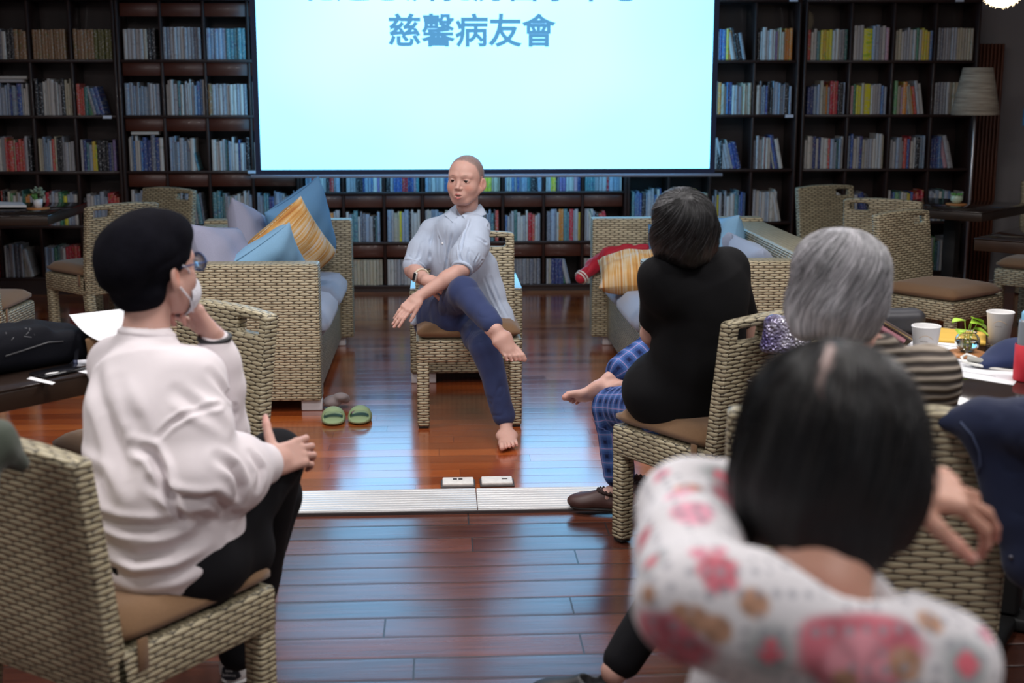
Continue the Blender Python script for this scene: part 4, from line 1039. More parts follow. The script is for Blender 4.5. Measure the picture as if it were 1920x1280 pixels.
Lh = ((V - _v(c_)) @ Mh) / 1.03; yb_ = np.interp(Lh[:, 2], [-0.10, -0.03, 0.0, 0.03, 0.06, 0.080, 0.100, 0.13], [-0.045, -0.022, 0.018, 0.030, 0.040, 0.052, 0.075, 0.2]) + 0.004 * vnoise(V * 120)
wh_ = (np.clip((yb_ - Lh[:, 1]) / 0.014, 0, 1) * (np.linalg.norm(Lh, axis=1) < 0.16) * (Lh[:, 2] > -0.085) * (Lh[:, 2] > -0.30) * (1 - ((np.abs(Lh[:, 0]) > 0.074) & (np.abs(Lh[:, 2] + 0.014) < 0.036) & (np.abs(Lh[:, 1] + 0.01) < 0.03))))[:, None]
hn_ = (0.9 + 0.25 * vnoise(V * 260))[:, None]; col = col * (1 - 0.86 * wh_) + 0.86 * wh_ * np.array([[0.20, 0.175, 0.17]]) * hn_
for x in (-1, 1):
    col = paint(V, col, P(x * 0.076, -0.005, -0.012), (0.022, 0.022, 0.036), SKT * np.array([1.04, 0.92, 0.9]), 0.4, Mh)
    col = paint(V, col, P(x * 0.040, 0.072, -0.030), (0.026, 0.03, 0.02), (0.62, 0.30, 0.23), 0.9, Mh)
    Eb = Mh @ frame((0, 1, 0), (-x * 0.04, 0, 1))
    col = paint(V, col, P(x * 0.031, 0.086, 0.0235), (0.0185, 0.02, 0.0036), (0.24, 0.15, 0.12), 0.7, Eb)
    col = paint(V, col, P(x * 0.031, 0.086, 0.003), (0.0165, 0.02, 0.0034), (0.05, 0.028, 0.025), 0.5, Mh)
col = paint(V, col, P(0, 0.094, -0.0585), (0.0215, 0.016, 0.0060), (0.42, 0.15, 0.14), 0.35, Mh)
col = paint(V, col, P(0, 0.094, -0.0745), (0.0195, 0.016, 0.0075), (0.48, 0.17, 0.16), 0.35, Mh)
col = paint(V, col, P(0, 0.088, -0.0645), (0.0140, 0.012, 0.0034), (0.16, 0.04, 0.04), 0.3, Mh)
for x in (-1, 1): col = paint(V, col, P(x * 0.0065, 0.094, -0.042), (0.004, 0.006, 0.003), (0.16, 0.06, 0.05), 0.5, Mh)
for tt in fR + fL: col = paint(V, col, tt[0], 0.016, (0.68, 0.34, 0.28), 0.8)
for tt in tR + tL: col = paint(V, col, tt[0], 0.014, (0.66, 0.34, 0.28), 0.8)
speaker = sdf_obj('person', V, Fq, SKIN, col=col)
tag(speaker, 'seated person with shaved head, grey-blue shirt, navy trousers and bare feet', 'person')
m = MB(); EYW = simple('eye_white', (0.62, 0.58, 0.56), 0.2); IRIS = simple('dark_iris', (0.018, 0.010, 0.008), 0.1)
for x in (-1, 1):
    cc_ = P(x * 0.031, 0.0672, -0.0002)
    m = MB(); prof = [(0.0001, -0.0135)] + [(0.0135 * math.sin(a), -0.0135 * math.cos(a)) for a in np.linspace(0.2, PI - 0.2, 10)] + [(0.0001, 0.0135)]
    m.lathe(prof, 16, 0, Matrix.Translation(cc_)); e_ = m.build('eye', EYW, speaker)
    dd = Mh @ np.array([0.03, 0.995, -0.03]); Mi = frame(dd, Mh[:, 2]); ic = cc_ + dd * 0.0108
    M4 = Matrix([[Mi[i, 0], -Mi[i, 2], Mi[i, 1], ic[i]] for i in range(3)] + [[0, 0, 0, 1]])
    m = MB(); m.lathe([(0.0001, 0.0036), (0.0040, 0.0032), (0.0066, 0.0020), (0.0076, 0.0)], 16, 0, M4); m.build('iris', IRIS, e_)
m = MB(); tc_ = P(0, 0.0845, -0.0622); M4 = Matrix([[Mh[i, 0], Mh[i, 1], Mh[i, 2], tc_[i]] for i in range(3)] + [[0, 0, 0, 1]]); m.box((0, 0, 0), (0.019, 0.004, 0.0035), 0.001, 2, 0, M4); m.build('teeth', simple('teeth', (0.60, 0.56, 0.52), 0.3), speaker)
nails('nail', tL, 0.95, speaker); nails('nail', fR + fL, 0.85, speaker)
# shirt
SHIRT = cloth('pale_grey_blue_cotton', (0.43, 0.50, 0.62), 0.85, 0.05, 600)
lo, hi = pts_box([nb, shR, shL, elR, elL, W(975, 625, 6.0), W(765, 610, 6.2), W(870, 600, 6.2)], 0.14); lo[2] = max(lo[2], 0.40)
Sf = Field(lo, hi, 0.0045); wd_ = _v(shL) - _v(shR)
up_n = _v(nb) + np.array([0, 0, 0.015])
Sf.cap(lerp(shR, shL, 0.1), lerp(shR, shL, 0.92), 0.052, 0.054, 0.03); Sf.cap(_v(nb) + [0, 0, 0.022], lerp(shR, shL, 0.5), 0.058, 0.075, 0.05); Sf.cap(_v(nb) - [0, 0, 0.005], lerp(nb, shR, 0.7), 0.050, 0.048, 0.04); Sf.cap(_v(nb) - [0, 0, 0.005], lerp(nb, shL, 0.7), 0.050, 0.048, 0.04)
Sf.cap(chest, waist, 0.112, 0.116, 0.05, wide=wd_, wf=1.16); Sf.cap(waist, pelv, 0.116, 0.128, 0.05, wide=wd_, wf=1.15)
Sf.chain([W(905, 500, 6.16), W(920, 548, 6.16), W(942, 590, 6.13), W(958, 616, 6.08)], [0.07, 0.062, 0.045, 0.028], 0.05)
Sf.chain([W(815, 540, 6.18), W(785, 575, 6.16), W(776, 604, 6.12)], [0.07, 0.034, 0.020], 0.04)
Sf.chain([shR, lerp(shR, elR, 0.45), lerp(shR, elR, 0.88)], [0.052, 0.058, 0.050], 0.03)
Sf.chain([shL, lerp(shL, elL, 0.40) + np.array([0.012, 0.0, 0.0]), lerp(shL, elL, 0.72), lerp(shL, elL, 0.95)], [0.056, 0.068, 0.072, 0.044], 0.03)
Sf.ell(lerp(chest, waist, 0.35) + np.array([-0.02, -0.05, 0.0]), (0.12, 0.075, 0.13), None, 0.08)
dR = _v(elR) - _v(shR); dR /= np.linalg.norm(dR); dL = _v(elL) - _v(shL); dL /= np.linalg.norm(dL)
def cut_local(F, p, n, rad):  # trim a sleeve end only near p
    p = _v(p); n = _v(n) / np.linalg.norm(n); F.rbox(p + n * rad, (rad * 1.0, rad, rad * 1.0), frame(n, (0.3, 0.2, 1)), 0.002, 0.0, 'cut')
Sf.ell(_v(nb) + np.array([-0.004, -0.008, 0.072]), (0.052, 0.056, 0.036), None, 0.005, 'cut')
Sf.cap(_v(nb) + np.array([-0.030, -0.075, 0.03]), _v(nb) + np.array([-0.042, -0.10, -0.055]), 0.022, 0.004, 0.003, 'cut')
v_, f_ = Sf.mesh(2)
zt_ = np.clip((v_[:, 2] - 0.55) / 0.2, 0.3, 1)
v_ = folds(v_, f_, 0.0060, (0.25, 0.1, 1), 15, 0.22, 3.0, sharp=1.2); v_ = folds(v_, f_, 0.0034, (0.35, 0.2, -0.9), 34, 0.14, 9.0, sharp=1.3)
q_ = raysurf(v_, f_); L_ = lambda *p: [q_(x, y, 6.1) for x, y in p]
v_ = crease(v_, f_, [(L_((852, 420), (846, 445), (841, 470), (836, 500), (830, 530)), 0.0045, 0.006), (L_((880, 412), (872, 435), (866, 462), (862, 485)), 0.005, 0.007), (L_((815, 425), (808, 450), (806, 480), (808, 508)), 0.006, 0.006), (L_((822, 415), (824, 450), (826, 490)), 0.005, 0.004), (L_((850, 495), (838, 515), (836, 540)), 0.006, 0.006),
    (L_((838, 425), (834, 450), (836, 480), (842, 510)), 0.005, 0.004), (L_((870, 500), (862, 480), (860, 462)), 0.004, 0.005), (L_((880, 505), (876, 485), (880, 465)), 0.004, 0.005), (L_((888, 505), (890, 490), (898, 475)), 0.004, 0.005), (L_((895, 500), (903, 488), (915, 480)), 0.004, 0.004),
    (L_((920, 520), (935, 560), (955, 600)), 0.006, 0.006), (L_((908, 520), (922, 555), (938, 590)), 0.005, 0.005), (L_((770, 500), (785, 480), (790, 455)), 0.006, 0.005), (L_((905, 405), (915, 425), (918, 445)), 0.006, 0.004), (L_((895, 445), (910, 455), (918, 475)), 0.005, 0.005)])
shirt = sdf_obj('shirt', v_, f_, SHIRT, speaker)
for (e_, s_, r_, off) in ((elR, dR, 0.047, -0.030), (elL, dL, 0.042, -0.004)):
    m = MB(); Mx = frame(s_, (0, 0.2, 1)); ce = _v(e_) + s_ * off; ring = []
    for k in range(25):
        a = 2 * PI * k / 24; ring.append(ce + (Mx[:, 0] * math.cos(a) + Mx[:, 2] * math.sin(a)) * r_)
    m.tube(ring, 0.0085, 8, cap=False); m.build('cuff', SHIRT, shirt)
# collar
def leaf(name, quad, th, mat, parent, nn=6):
    a, b, c, d = [_v(p) for p in quad]; n = np.cross(b - a, d - a); n /= np.linalg.norm(n); m = MB(); vs = []
    for s in (0, 1):
        for i in range(nn + 1):
            for j in range(nn + 1):
                u, v = i / nn, j / nn; p = (a * (1 - u) + b * u) * (1 - v) + (d * (1 - u) + c * u) * v + n * (0.006 * math.sin(PI * v) * 1.0 + s * th); vs.append(p)
    K = (nn + 1) ** 2; fs = []
    for s in (0, 1):
        for i in range(nn):
            for j in range(nn):
                q_ = s * K + i * (nn + 1) + j; f = [q_, q_ + nn + 1, q_ + nn + 2, q_ + 1]; fs.append(f if s else f[::-1])
    rim = [i * (nn + 1) for i in range(nn + 1)] + [nn * (nn + 1) + j for j in range(1, nn + 1)] + [i * (nn + 1) + nn for i in range(nn - 1, -1, -1)] + [j for j in range(nn - 1, 0, -1)]
    for k in range(len(rim)): x, y = rim[k], rim[(k + 1) % len(rim)]; fs.append([x, y, y + K, x + K])
    m.add(vs, fs); return m.build(name, mat, parent)
leaf('collar', [W(900, 383, 6.17), W(866, 404, 6.055), W(874, 419, 6.03), W(912, 402, 6.09)], 0.003, SHIRT, shirt)
leaf('collar', [W(845, 392, 6.11), W(857, 406, 6.055), W(848, 416, 6.04), W(832, 401, 6.09)], 0.003, SHIRT, shirt)
m = MB(); bc = q_(830, 456, 5.99); M4 = Matrix.Translation(bc) @ Matrix.Rotation(PI / 2 - 0.2, 4, 'X'); m.lathe([(0.0001, 0.004), (0.005, 0.004), (0.006, 0.002), (0.006, 0)], 14, 0, M4); m.build('button', simple('pearl', (0.7, 0.72, 0.75), 0.2), shirt)
# trousers
NAVY = cloth('navy_cotton', (0.026, 0.040, 0.115), 0.8, 0.08, 800)
def trousers(name, mat, parent, pelvis, legs, h=0.0045, fold=0.0035, lo_pad=0.12, wide=None, cuts=True, uvs=False, knee_r=0.068, hem=0.05, thigh=0.088, seat_r=0.13, shank_r=0.058, extra=()):
    pts = [pelvis] + [p for l in legs for p in l[:3]]
    lo, hi = pts_box(pts, lo_pad); Tf = Field(lo, hi, h); segs = []
    for (hp, kn, an, t) in legs:
        Tf.cap(pelvis, hp, seat_r, thigh * 1.1, 0.05); end = lerp(kn, an, t)
        Tf.cap(hp, kn, thigh, knee_r, 0.04); Tf.cap(kn, end, knee_r, hem, 0.02)
        segs += [(hp, kn, 0.08), (kn, end, 0.055)]
    for (a_, b_, r0_, r1_) in extra: Tf.cap(a_, b_, r0_, r1_, 0.04)
    v_, f_ = Tf.mesh(2)
    if fold: v_ = folds(v_, f_, fold, (0.3, 0.3, 1), 22, 0.6, 1.7)
    return sdf_obj(name, v_, f_, mat, parent, uv=limb_uv(v_, segs) if uvs else None), v_, f_
tr, v_, f_ = trousers('trousers', NAVY, speaker, pelv, [(hipR, knR, anR, 0.86), (hipL, knL, anL, 0.90)], knee_r=0.066, hem=0.048, fold=0.0065, extra=[(W(812, 602, 6.18), W(848, 598, 5.98), 0.095, 0.085), (W(885, 608, 6.12), W(900, 632, 5.86), 0.085, 0.075)])
# smart band on the near wrist
m = MB(); dw = _v(wrR) - _v(elR); dw /= np.linalg.norm(dw); cw = lerp(elR, wrR, 0.62) ; Mx = frame(dw, (0, 0, 1)); ring = [cw + (Mx[:, 0] * math.cos(a) + Mx[:, 2] * math.sin(a)) * 0.034 for a in np.linspace(0, 2 * PI, 25)]
m.tube(ring, 0.005, 8, cap=False); wb = m.build('smart_band', simple('cream_strap', (0.62, 0.55, 0.42), 0.5), speaker)
cb_ = cw + np.array([-0.028, -0.030, 0.002]); m = MB(); m.rb = None
Mx = frame((0.25, 0.1, 1), (-0.75, -0.65, 0.1)); M4 = Matrix([[Mx[i, 0], Mx[i, 1], Mx[i, 2], cb_[i]] for i in range(3)] + [[0, 0, 0, 1]])
m.box((0, 0, 0), (0.024, 0.044, 0.012), 0.005, 3, 0, M4); m.build('band_case', simple('silver_case', (0.6, 0.58, 0.55), 0.3, metal=0.6), wb)
m = MB(); m.box((0, 0, 0.0055), (0.017, 0.034, 0.003), 0.0012, 2, 0, M4); m.build('band_screen', simple('black_glass', (0.01, 0.01, 0.012), 0.1), wb)

# ------------------------------------------------------------------ the woman in the white sweatshirt and black cap
fw = np.array([0.58, 0.81, 0.0]); rt = np.array([0.81, -0.58, 0.0])
c_ = W(290, 503, 3.02); Mh = frame((0.60, 0.80, 0.02), (-0.02, 0.0, 1))
nb = W(272, 640, 2.98); pelv = W(300, 1030, 2.87); chest = W(278, 775, 2.92); waist = W(285, 920, 2.88)
shR = _v(nb) + rt * 0.140 + np.array([0, 0, -0.070]); shL = _v(nb) - rt * 0.095 + np.array([0, 0, -0.065])
elR = W(372, 892, 2.80); wrR = W(508, 868, 3.03); elL = W(418, 812, 3.16); wrL = W(402, 632, 3.10)
hipR = W(372, 1050, 2.86); knR = W(517, 858, 3.18); anR = W(478, 1140, 3.30); hipL = W(270, 1060, 2.95); knL = _v((-0.44, 3.34, 0.50)); anL = _v(W(443, 1228, 3.22))
H1 = Field(_v(c_) - 0.17, _v(c_) + 0.16, 0.0026); P = head(H1, c_, Mh, 1.03, mouth_open=False); hv, hf = H1.mesh(1)
lo, hi = pts_box([nb, shR, shL, elR, wrR, elL, wrL, hipR, hipL, knR, anR, knL, anL, W(570, 850, 3.1), (-0.4, 3.5, 0.02)], 0.15)
B1 = Field(lo, hi, 0.0036)
B1.cap(_v(c_) - Mh[:, 2] * 0.05 - Mh[:, 1] * 0.02, nb, 0.050, 0.052, 0.03); B1.cap(nb, lerp(nb, chest, 0.6), 0.050, 0.085, 0.03).cap(chest, pelv, 0.09, 0.105, 0.05)
for a, b, c3 in ((shR, elR, wrR), (shL, elL, wrL)): B1.cap(_v(nb) - [0, 0, 0.05], a, 0.03, 0.036, 0.03).cap(a, b, 0.045, 0.038, 0.03).cap(b, c3, 0.038, 0.026, 0.02)
tR = hand(B1, wrR, (0.70, 0.62, 0.10), (0.15, -0.85, 0.45), -1, (0.55, 0.6, 0.6, 0.62), thumb=(0.1, 0.1), sc=1.02, tsplay=1.25)
tL = hand(B1, wrL, (-0.50, -0.08, 0.80), (0.70, 0.50, 0.40), 1, (0.95, 1.0, 1.05, 1.1), thumb=(0.5, 0.5), sc=0.98, tsplay=0.5)
for h_, k_, a_ in ((hipR, knR, anR), (hipL, knL, anL)): B1.cap(pelv, h_, 0.10, 0.085, 0.04); B1.cap(h_, k_, 0.070, 0.045, 0.03); B1.cap(k_, a_, 0.052, 0.032, 0.02)
bv, bf = B1.mesh(1); V, Fq = merge([(bv, bf), (hv, hf)]); col = skin_col(V, SKT * 1.02)
for tt in tR + tL: col = paint(V, col, tt[0], 0.05, (0.68, 0.36, 0.31), 1.0)
col = paint(V, col, P(0.078, -0.01, -0.01), (0.02, 0.02, 0.035), (0.66, 0.30, 0.22), 0.8, Mh)
wsw = sdf_obj('person', V, Fq, SKIN, col=col)
tag(wsw, 'seated person in white sweatshirt, black knit cap and face mask, hugging a knee', 'person')
for x in (-1, 1):
    m = MB(); cc_ = P(x * 0.031, 0.0675, 0); m.lathe([(0.0001, -0.0135)] + [(0.0135 * math.sin(a), -0.0135 * math.cos(a)) for a in np.linspace(0.2, PI - 0.2, 8)] + [(0.0001, 0.0135)], 12, 0, Matrix.Translation(cc_)); m.build('eye', EYW, wsw)
nails('nail', tR + tL, 1.0, wsw)
# black knit cap
CAP = simple('black_knit', (0.006, 0.006, 0.009), 1.0, noise_amt=0.35, noise_scale=40, bump=0.0012, bump_scale=260, spec=0.05)
Cf = Field(_v(c_) - 0.24, _v(c_) + 0.22, 0.0045)
Cf.ell(P(0, -0.020, 0.040), (0.090, 0.104, 0.088), Mh, 0.03); Cf.ell(P(0, -0.065, 0.035), (0.092, 0.070, 0.078), Mh, 0.04); Cf.ell(P(0, -0.050, -0.045), (0.072, 0.056, 0.050), Mh, 0.03); Cf.ell(P(0.0, -0.098, 0.01), (0.070, 0.045, 0.060), Mh, 0.03)
Cf.ell(P(0, 0.005, 0.075), (0.080, 0.090, 0.058), Mh, 0.03)
Cf.ell(P(0, 0.118, -0.055), (0.13, 0.085, 0.105), Mh, 0.01, 'cut'); Cf.ell(P(0.10, 0.025, -0.055), (0.06, 0.048, 0.055), Mh, 0.01, 'cut')
v_, f_ = Cf.mesh(2); v_ = folds(v_, f_, 0.008, Mh @ np.array([0.2, 1, 0.4]), 15, 0.5, 2.2)
sdf_obj('knit_cap', v_, f_, CAP, wsw)
# mask with loops, spectacles
MASKM = cloth('white_mask', (0.74, 0.74, 0.80), 0.8, 0.03, 300)
Kf = Field(P(0, 0.06, -0.06) - 0.13, P(0, 0.06, -0.06) + 0.13, 0.0028)
Kf.ell(P(0, 0.034, -0.060), (0.068, 0.078, 0.060), Mh, 0.01); Kf.ell(P(0, 0.030, -0.057), (0.066, 0.074, 0.062), Mh, 0.0, 'cut'); Kf.cut(P(0, 0.045, 0), -Mh[:, 1]); Kf.cut(P(0, 0.10, -0.012), Mh[:, 2] + Mh[:, 1] * 0.15)
v_, f_ = Kf.mesh(1); mk = sdf_obj('face_mask', v_, f_, MASKM, wsw)
for x in (-1, 1):
    for (za, ya, zb_) in ((-0.022, 0.060, 0.018), (-0.100, 0.060, -0.036)):
        m = MB(); m.tube([P(x * 0.058, ya - 0.012, za), P(x * 0.073, 0.03, (za + zb_) / 2), P(x * 0.082, -0.004, zb_)], 0.0022, 6); m.build('ear_loop', MASKM, mk)
FRM = simple('blue_spectacle_frame', (0.02, 0.05, 0.16), 0.25); LNS = simple('spectacle_lens', (0.75, 0.85, 0.95), 0.02, trans=0.95, noise_amt=0.0)
m = MB()
for x in (-1, 1):
    ring = [P(x * 0.033 + 0.024 * math.cos(a), 0.098, 0.004 + 0.021 * math.sin(a)) for a in np.linspace(0, 2 * PI, 21)]; m.tube(ring, 0.002, 6, cap=False)
    m.tube([P(x * 0.057, 0.098, 0.008), P(x * 0.074, 0.085, 0.008), P(x * 0.078, 0.0, 0.006)], 0.002, 6)
m.tube([P(-0.009, 0.099, 0.006), P(0.009, 0.099, 0.006)], 0.002, 6); sp_o = m.build('spectacles', FRM, wsw)
for x in (-1, 1):
    cc_ = P(x * 0.033, 0.098, 0.004); M4 = Matrix([[Mh[i, 0], Mh[i, 2], Mh[i, 1], cc_[i]] for i in range(3)] + [[0, 0, 0, 1]]); m = MB(); m.lathe([(0.0001, 0.001), (0.0225, 0.0008), (0.0225, -0.0008), (0.0001, -0.001)], 20, 0, M4); m.build('lens', LNS, sp_o)
# sweatshirt
SWEAT = cloth('off_white_jersey', (0.77, 0.71, 0.73), 0.9, 0.03, 500)
lo, hi = pts_box([nb, shR, shL, elR, wrR, elL, wrL, pelv, W(430, 1040, 2.95)], 0.18)
Sf = Field(lo, hi, 0.0045)
Sf.cap(_v(nb) - [0, 0, 0.02], lerp(nb, chest, 0.35), 0.066, 0.100, 0.05, wide=rt, wf=1.12); Sf.cap(_v(nb) + [0, 0, 0.006], _v(nb) - [0, 0, 0.03], 0.060, 0.068, 0.02)
Sf.cap(shL, shR, 0.064, 0.068, 0.06); Sf.cap(chest, waist, 0.132, 0.140, 0.06, wide=rt, wf=1.10); Sf.cap(waist, pelv, 0.140, 0.148, 0.06, wide=rt, wf=1.10)
Sf.ell(lerp(waist, pelv, 0.8) + fw * 0.06, (0.17, 0.15, 0.12), frame(fw, (0, 0, 1)), 0.06)
Sf.chain([shR, lerp(shR, elR, 0.5), elR, lerp(elR, wrR, 0.45), lerp(elR, wrR, 0.85)], [0.072, 0.080, 0.078, 0.082, 0.054], 0.04)
Sf.ell(lerp(elR, wrR, 0.35) + np.array([0, 0, -0.035]), (0.08, 0.07, 0.06), None, 0.06)
Sf.chain([shL, lerp(shL, elL, 0.5), elL, lerp(elL, wrL, 0.5), lerp(elL, wrL, 0.75), lerp(elL, wrL, 0.93)], [0.062, 0.062, 0.062, 0.060, 0.052, 0.036], 0.035)
Sf.ell(_v(nb) + fw * 0.008 + [0, 0, 0.062], (0.056, 0.056, 0.045), None, 0.008, 'cut')
Sf.ell(_v(pelv) + [-0.01, 0.02, -0.190], (0.42, 0.42, 0.118), None, 0.02, 'cut')
v_, f_ = Sf.mesh(2)
v_ = folds(v_, f_, 0.0050, rt * 0.5 + np.array([0, 0, -0.8]), 9, 0.42, 0.6, sharp=0.5); v_ = folds(v_, f_, 0.0018, (0.1, 0.2, 1), 30, 0.3, 3.4, sharp=0.5)
q_ = raysurf(v_, f_); L_ = lambda *p: [q_(x, y, 2.9) for x, y in p]
v_ = crease(v_, f_, [(L_((298, 818), (320, 795), (350, 778), (405, 762), (440, 760)), 0.006, 0.006), (L_((252, 838), (285, 850), (305, 885), (320, 930), (350, 975)), 0.011, 0.015), (L_((180, 700), (200, 770), (225, 840), (240, 900)), 0.020, 0.010),
    (L_((150, 860), (185, 900), (210, 950)), 0.018, 0.010), (L_((285, 905), (315, 925), (345, 935), (400, 935), (440, 965)), 0.012, 0.012), (L_((170, 960), (225, 985), (290, 990), (345, 975)), 0.012, 0.010), (L_((205, 1020), (255, 1045), (320, 1035), (380, 1000)), 0.014, 0.010),
    (L_((195, 1060), (250, 1085), (330, 1075), (400, 1040)), 0.013, 0.007), (L_((410, 860), (440, 880), (450, 915), (440, 945)), 0.012, 0.012), (L_((470, 850), (490, 880), (485, 915)), 0.009, 0.008), (L_((330, 735), (370, 765), (420, 800)), 0.013, 0.007), (L_((215, 720), (250, 790), (262, 835)), 0.016, 0.007), (L_((395, 700), (425, 740), (440, 775)), 0.010, 0.006)])
sw = sdf_obj('sweatshirt', v_, f_, SWEAT, wsw)
m = MB(); ring = []
for k in range(33):
    a = 2 * PI * k / 32; ring.append(_v(nb) + fw * 0.006 + rt * 0.058 * math.cos(a) + fw * 0.056 * math.sin(a) + np.array([0, 0, 0.018 - 0.010 * math.sin(a)]))
m.tube(ring, 0.0080, 8, cap=False); m.build('collar', SWEAT, sw)
m = MB(); dw = _v(wrL) - _v(elL); dw /= np.linalg.norm(dw); Mx = frame(dw, (0, 1, 0)); cw = _v(wrL) - dw * 0.002; ring = [cw + Mx[:, 0] * math.cos(a) * 0.034 + Mx[:, 2] * math.sin(a) * 0.028 for a in np.linspace(0, 2 * PI, 25)]
m.tube(ring, 0.0075, 8, cap=False); m.build('wrist_band', simple('black_rubber', (0.015, 0.015, 0.018), 0.5), wsw)
BLK = cloth('black_stretch_cotton', (0.006, 0.006, 0.008), 0.95, 0.2, 700, sheen=0.0)
tr, v_, f_ = trousers('trousers', BLK, wsw, pelv, [(hipR, knR, anR, 0.96), (hipL, knL, anL, 0.98)], thigh=0.098, knee_r=0.070, hem=0.048, seat_r=0.135, extra=[(W(330, 1070, 2.84), W(445, 1030, 2.98), 0.10, 0.088)])
# white trainer with dark heel patch
def shoe(name, heel, fwd, L, mat, sole_mat, parent=None, lining=None, low=0.055, opening=True, h=0.0035, wid=0.042):
    f = _v((fwd[0], fwd[1], 0)); f /= np.linalg.norm(f); M = frame(f, (0, 0, 1)); r = M[:, 0]; h0 = _v(heel); lo, hi = pts_box([h0, h0 + f * L], 0.09); hi[2] = h0[2] + 0.16; lo[2] = h0[2] - 0.01
    Q = Field(lo, hi, h); up = np.array([0, 0, 1.0])
    Q.ell(h0 + f * 0.035 + up * 0.036, (wid * 0.82, 0.040, 0.036), M, 0.02); Q.cap(h0 + f * 0.05 + up * 0.032, h0 + f * (L - 0.06) + up * 0.026, 0.030, 0.026, 0.03, wide=r, wf=1.42); Q.ell(h0 + f * (L - 0.055) + up * 0.028, (wid * 1.05, 0.055, 0.028), M, 0.03)
    Q.cap(h0 + f * 0.035 + up * 0.05, h0 + f * 0.05 + up * (0.05 + low * 0.5), 0.034, 0.032, 0.03); Q.cap(h0 + f * 0.10 + up * 0.055, h0 + f * (L - 0.08) + up * 0.036, 0.028, 0.022, 0.03, wide=r, wf=1.2)
    if opening: Q.ell(h0 + f * 0.058 + up * (0.05 + low), (0.028, 0.046, 0.045), M, 0.006, 'cut')
    Q.cut(h0 + up * 0.012, -up)
    v, fq = Q.mesh(2); o = sdf_obj(name, v, fq, mat, parent)
    Q = Field(lo, hi, h); Q.cap(h0 + f * 0.040 + up * 0.010, h0 + f * (L - 0.055) + up * 0.010, 0.040, 0.045, 0.01, wide=up, wf=0.26); Q.cut(h0, -up); v, fq = Q.mesh(1); sdf_obj('sole', v, fq, sole_mat, o); return o
WT = simple('white_leather', (0.74, 0.74, 0.74), 0.45); DK = simple('dark_patch', (0.012, 0.014, 0.022), 0.6)
hp_ = G(434, 1288); h0 = _v((hp_.x, hp_.y, 0.0)); fd = _v((0.16, 0.987, 0)); so = shoe('sneaker', h0, fd, 0.255, WT, WT, wsw, low=0.06)
m = MB(); Mx = frame(fd, (0, 0, 1)); M4 = Matrix([[Mx[i, 0], Mx[i, 1], Mx[i, 2], h0[i]] for i in range(3)] + [[0, 0, 0, 1]])
pr = [(-0.026, 0.030), (-0.020, 0.056), (0.0, 0.068), (0.020, 0.056), (0.026, 0.030), (0.012, 0.024), (-0.012, 0.024)]
vs = [(x, -0.0125 + 0.010 * (abs(x) / 0.026) ** 2, z) for x, z in pr] + [(x, 0.004 + 0.010 * (abs(x) / 0.026) ** 2, z) for x, z in pr]; n7 = len(pr)
m.add(vs, [list(range(n7)), list(range(n7, 2 * n7))[::-1]] + [[i, n7 + i, n7 + (i + 1) % n7, (i + 1) % n7] for i in range(n7)], 0, M4, False); hpch = m.build('heel_patch', DK, so)
def text_mesh(txt, size, mat, M4, parent, name='printed_words', bold=0.0):
    cu = bpy.data.curves.new(name, 'FONT'); cu.body = txt; cu.size = size; cu.align_x = 'CENTER'; cu.align_y = 'CENTER'; cu.resolution_u = 2; cu.bevel_depth = bold
    t_ = bpy.data.objects.new(name, cu); COL.objects.link(t_); bpy.context.view_layer.update(); me = bpy.data.meshes.new_from_object(t_.evaluated_get(bpy.context.evaluated_depsgraph_get())); bpy.data.objects.remove(t_)
    me.materials.clear(); me.materials.append(mat); me.transform(M4); o = bpy.data.objects.new(name, me); COL.objects.link(o); o.parent = parent; return o
text_mesh('new\nbalance', 0.012, WT, M4 @ Matrix.Translation((0, -0.0135, 0.046)) @ Matrix.Rotation(PI / 2, 4, 'X'), hpch)
text_mesh('N', 0.055, DK, M4 @ Matrix.Translation((0.0455, 0.085, 0.040)) @ Matrix.Rotation(PI / 2, 4, 'Z') @ Matrix.Rotation(PI / 2 - 0.1, 4, 'X'), so, 'side_mark', 0.001)
fr_ = _v(anR); shoe('sneaker', (fr_[0] - 0.12, fr_[1] - 0.02, fr_[2] - 0.12), (-0.2, 1, 0), 0.25, WT, WT, wsw)

# ------------------------------------------------------------------ the woman in the black vest
fw = np.array([-0.544, 0.839, 0.0]); rt = np.array([0.839, 0.544, 0.0])
c_ = W(1276, 420, 4.12); Mh = frame((-0.62, 0.74, 0.28), (-0.22, -0.42, 0.88))
nb = W(1302, 488, 4.22); pelv = W(1292, 752, 4.32); chest = W(1318, 570, 4.24); waist = W(1308, 670, 4.28)
shR = _v(nb) + rt * 0.150 + np.array([0.0, 0, -0.035]); shL = _v(nb) - rt * 0.150 + np.array([0, 0, -0.040])
elR = W(1402, 625, 4.42); wrR = W(1330, 690, 4.62); elL = W(1222, 625, 4.30); wrL = W(1262, 690, 4.52)
hipR = W(1330, 765, 4.36); knR = W(1258, 632, 4.90); anR = W(1142, 712, 4.76); hipL = W(1255, 770, 4.30); knL = W(1150, 762, 4.70); anL = W(1163, 940, 4.66); anL.z = 0.105
H1 = Field(_v(c_) - 0.17, _v(c_) + 0.16, 0.0032); P = head(H1, c_, Mh, 1.0, mouth_open=False); hv, hf = H1.mesh(1)
lo, hi = pts_box([nb, shR, shL, elR, wrR, elL, wrL, hipR, hipL, knR, anR, knL, anL, W(1015, 740, 4.75), (0.3, 4.8, 0.0)], 0.12); lo[2] = -0.01
B1 = Field(lo, hi, 0.0036)
B1.cap(_v(c_) - Mh[:, 2] * 0.06 - Mh[:, 1] * 0.02, nb, 0.052, 0.056, 0.03); B1.cap(nb, lerp(nb, chest, 0.6), 0.050, 0.085, 0.03).cap(chest, pelv, 0.09, 0.105, 0.05)
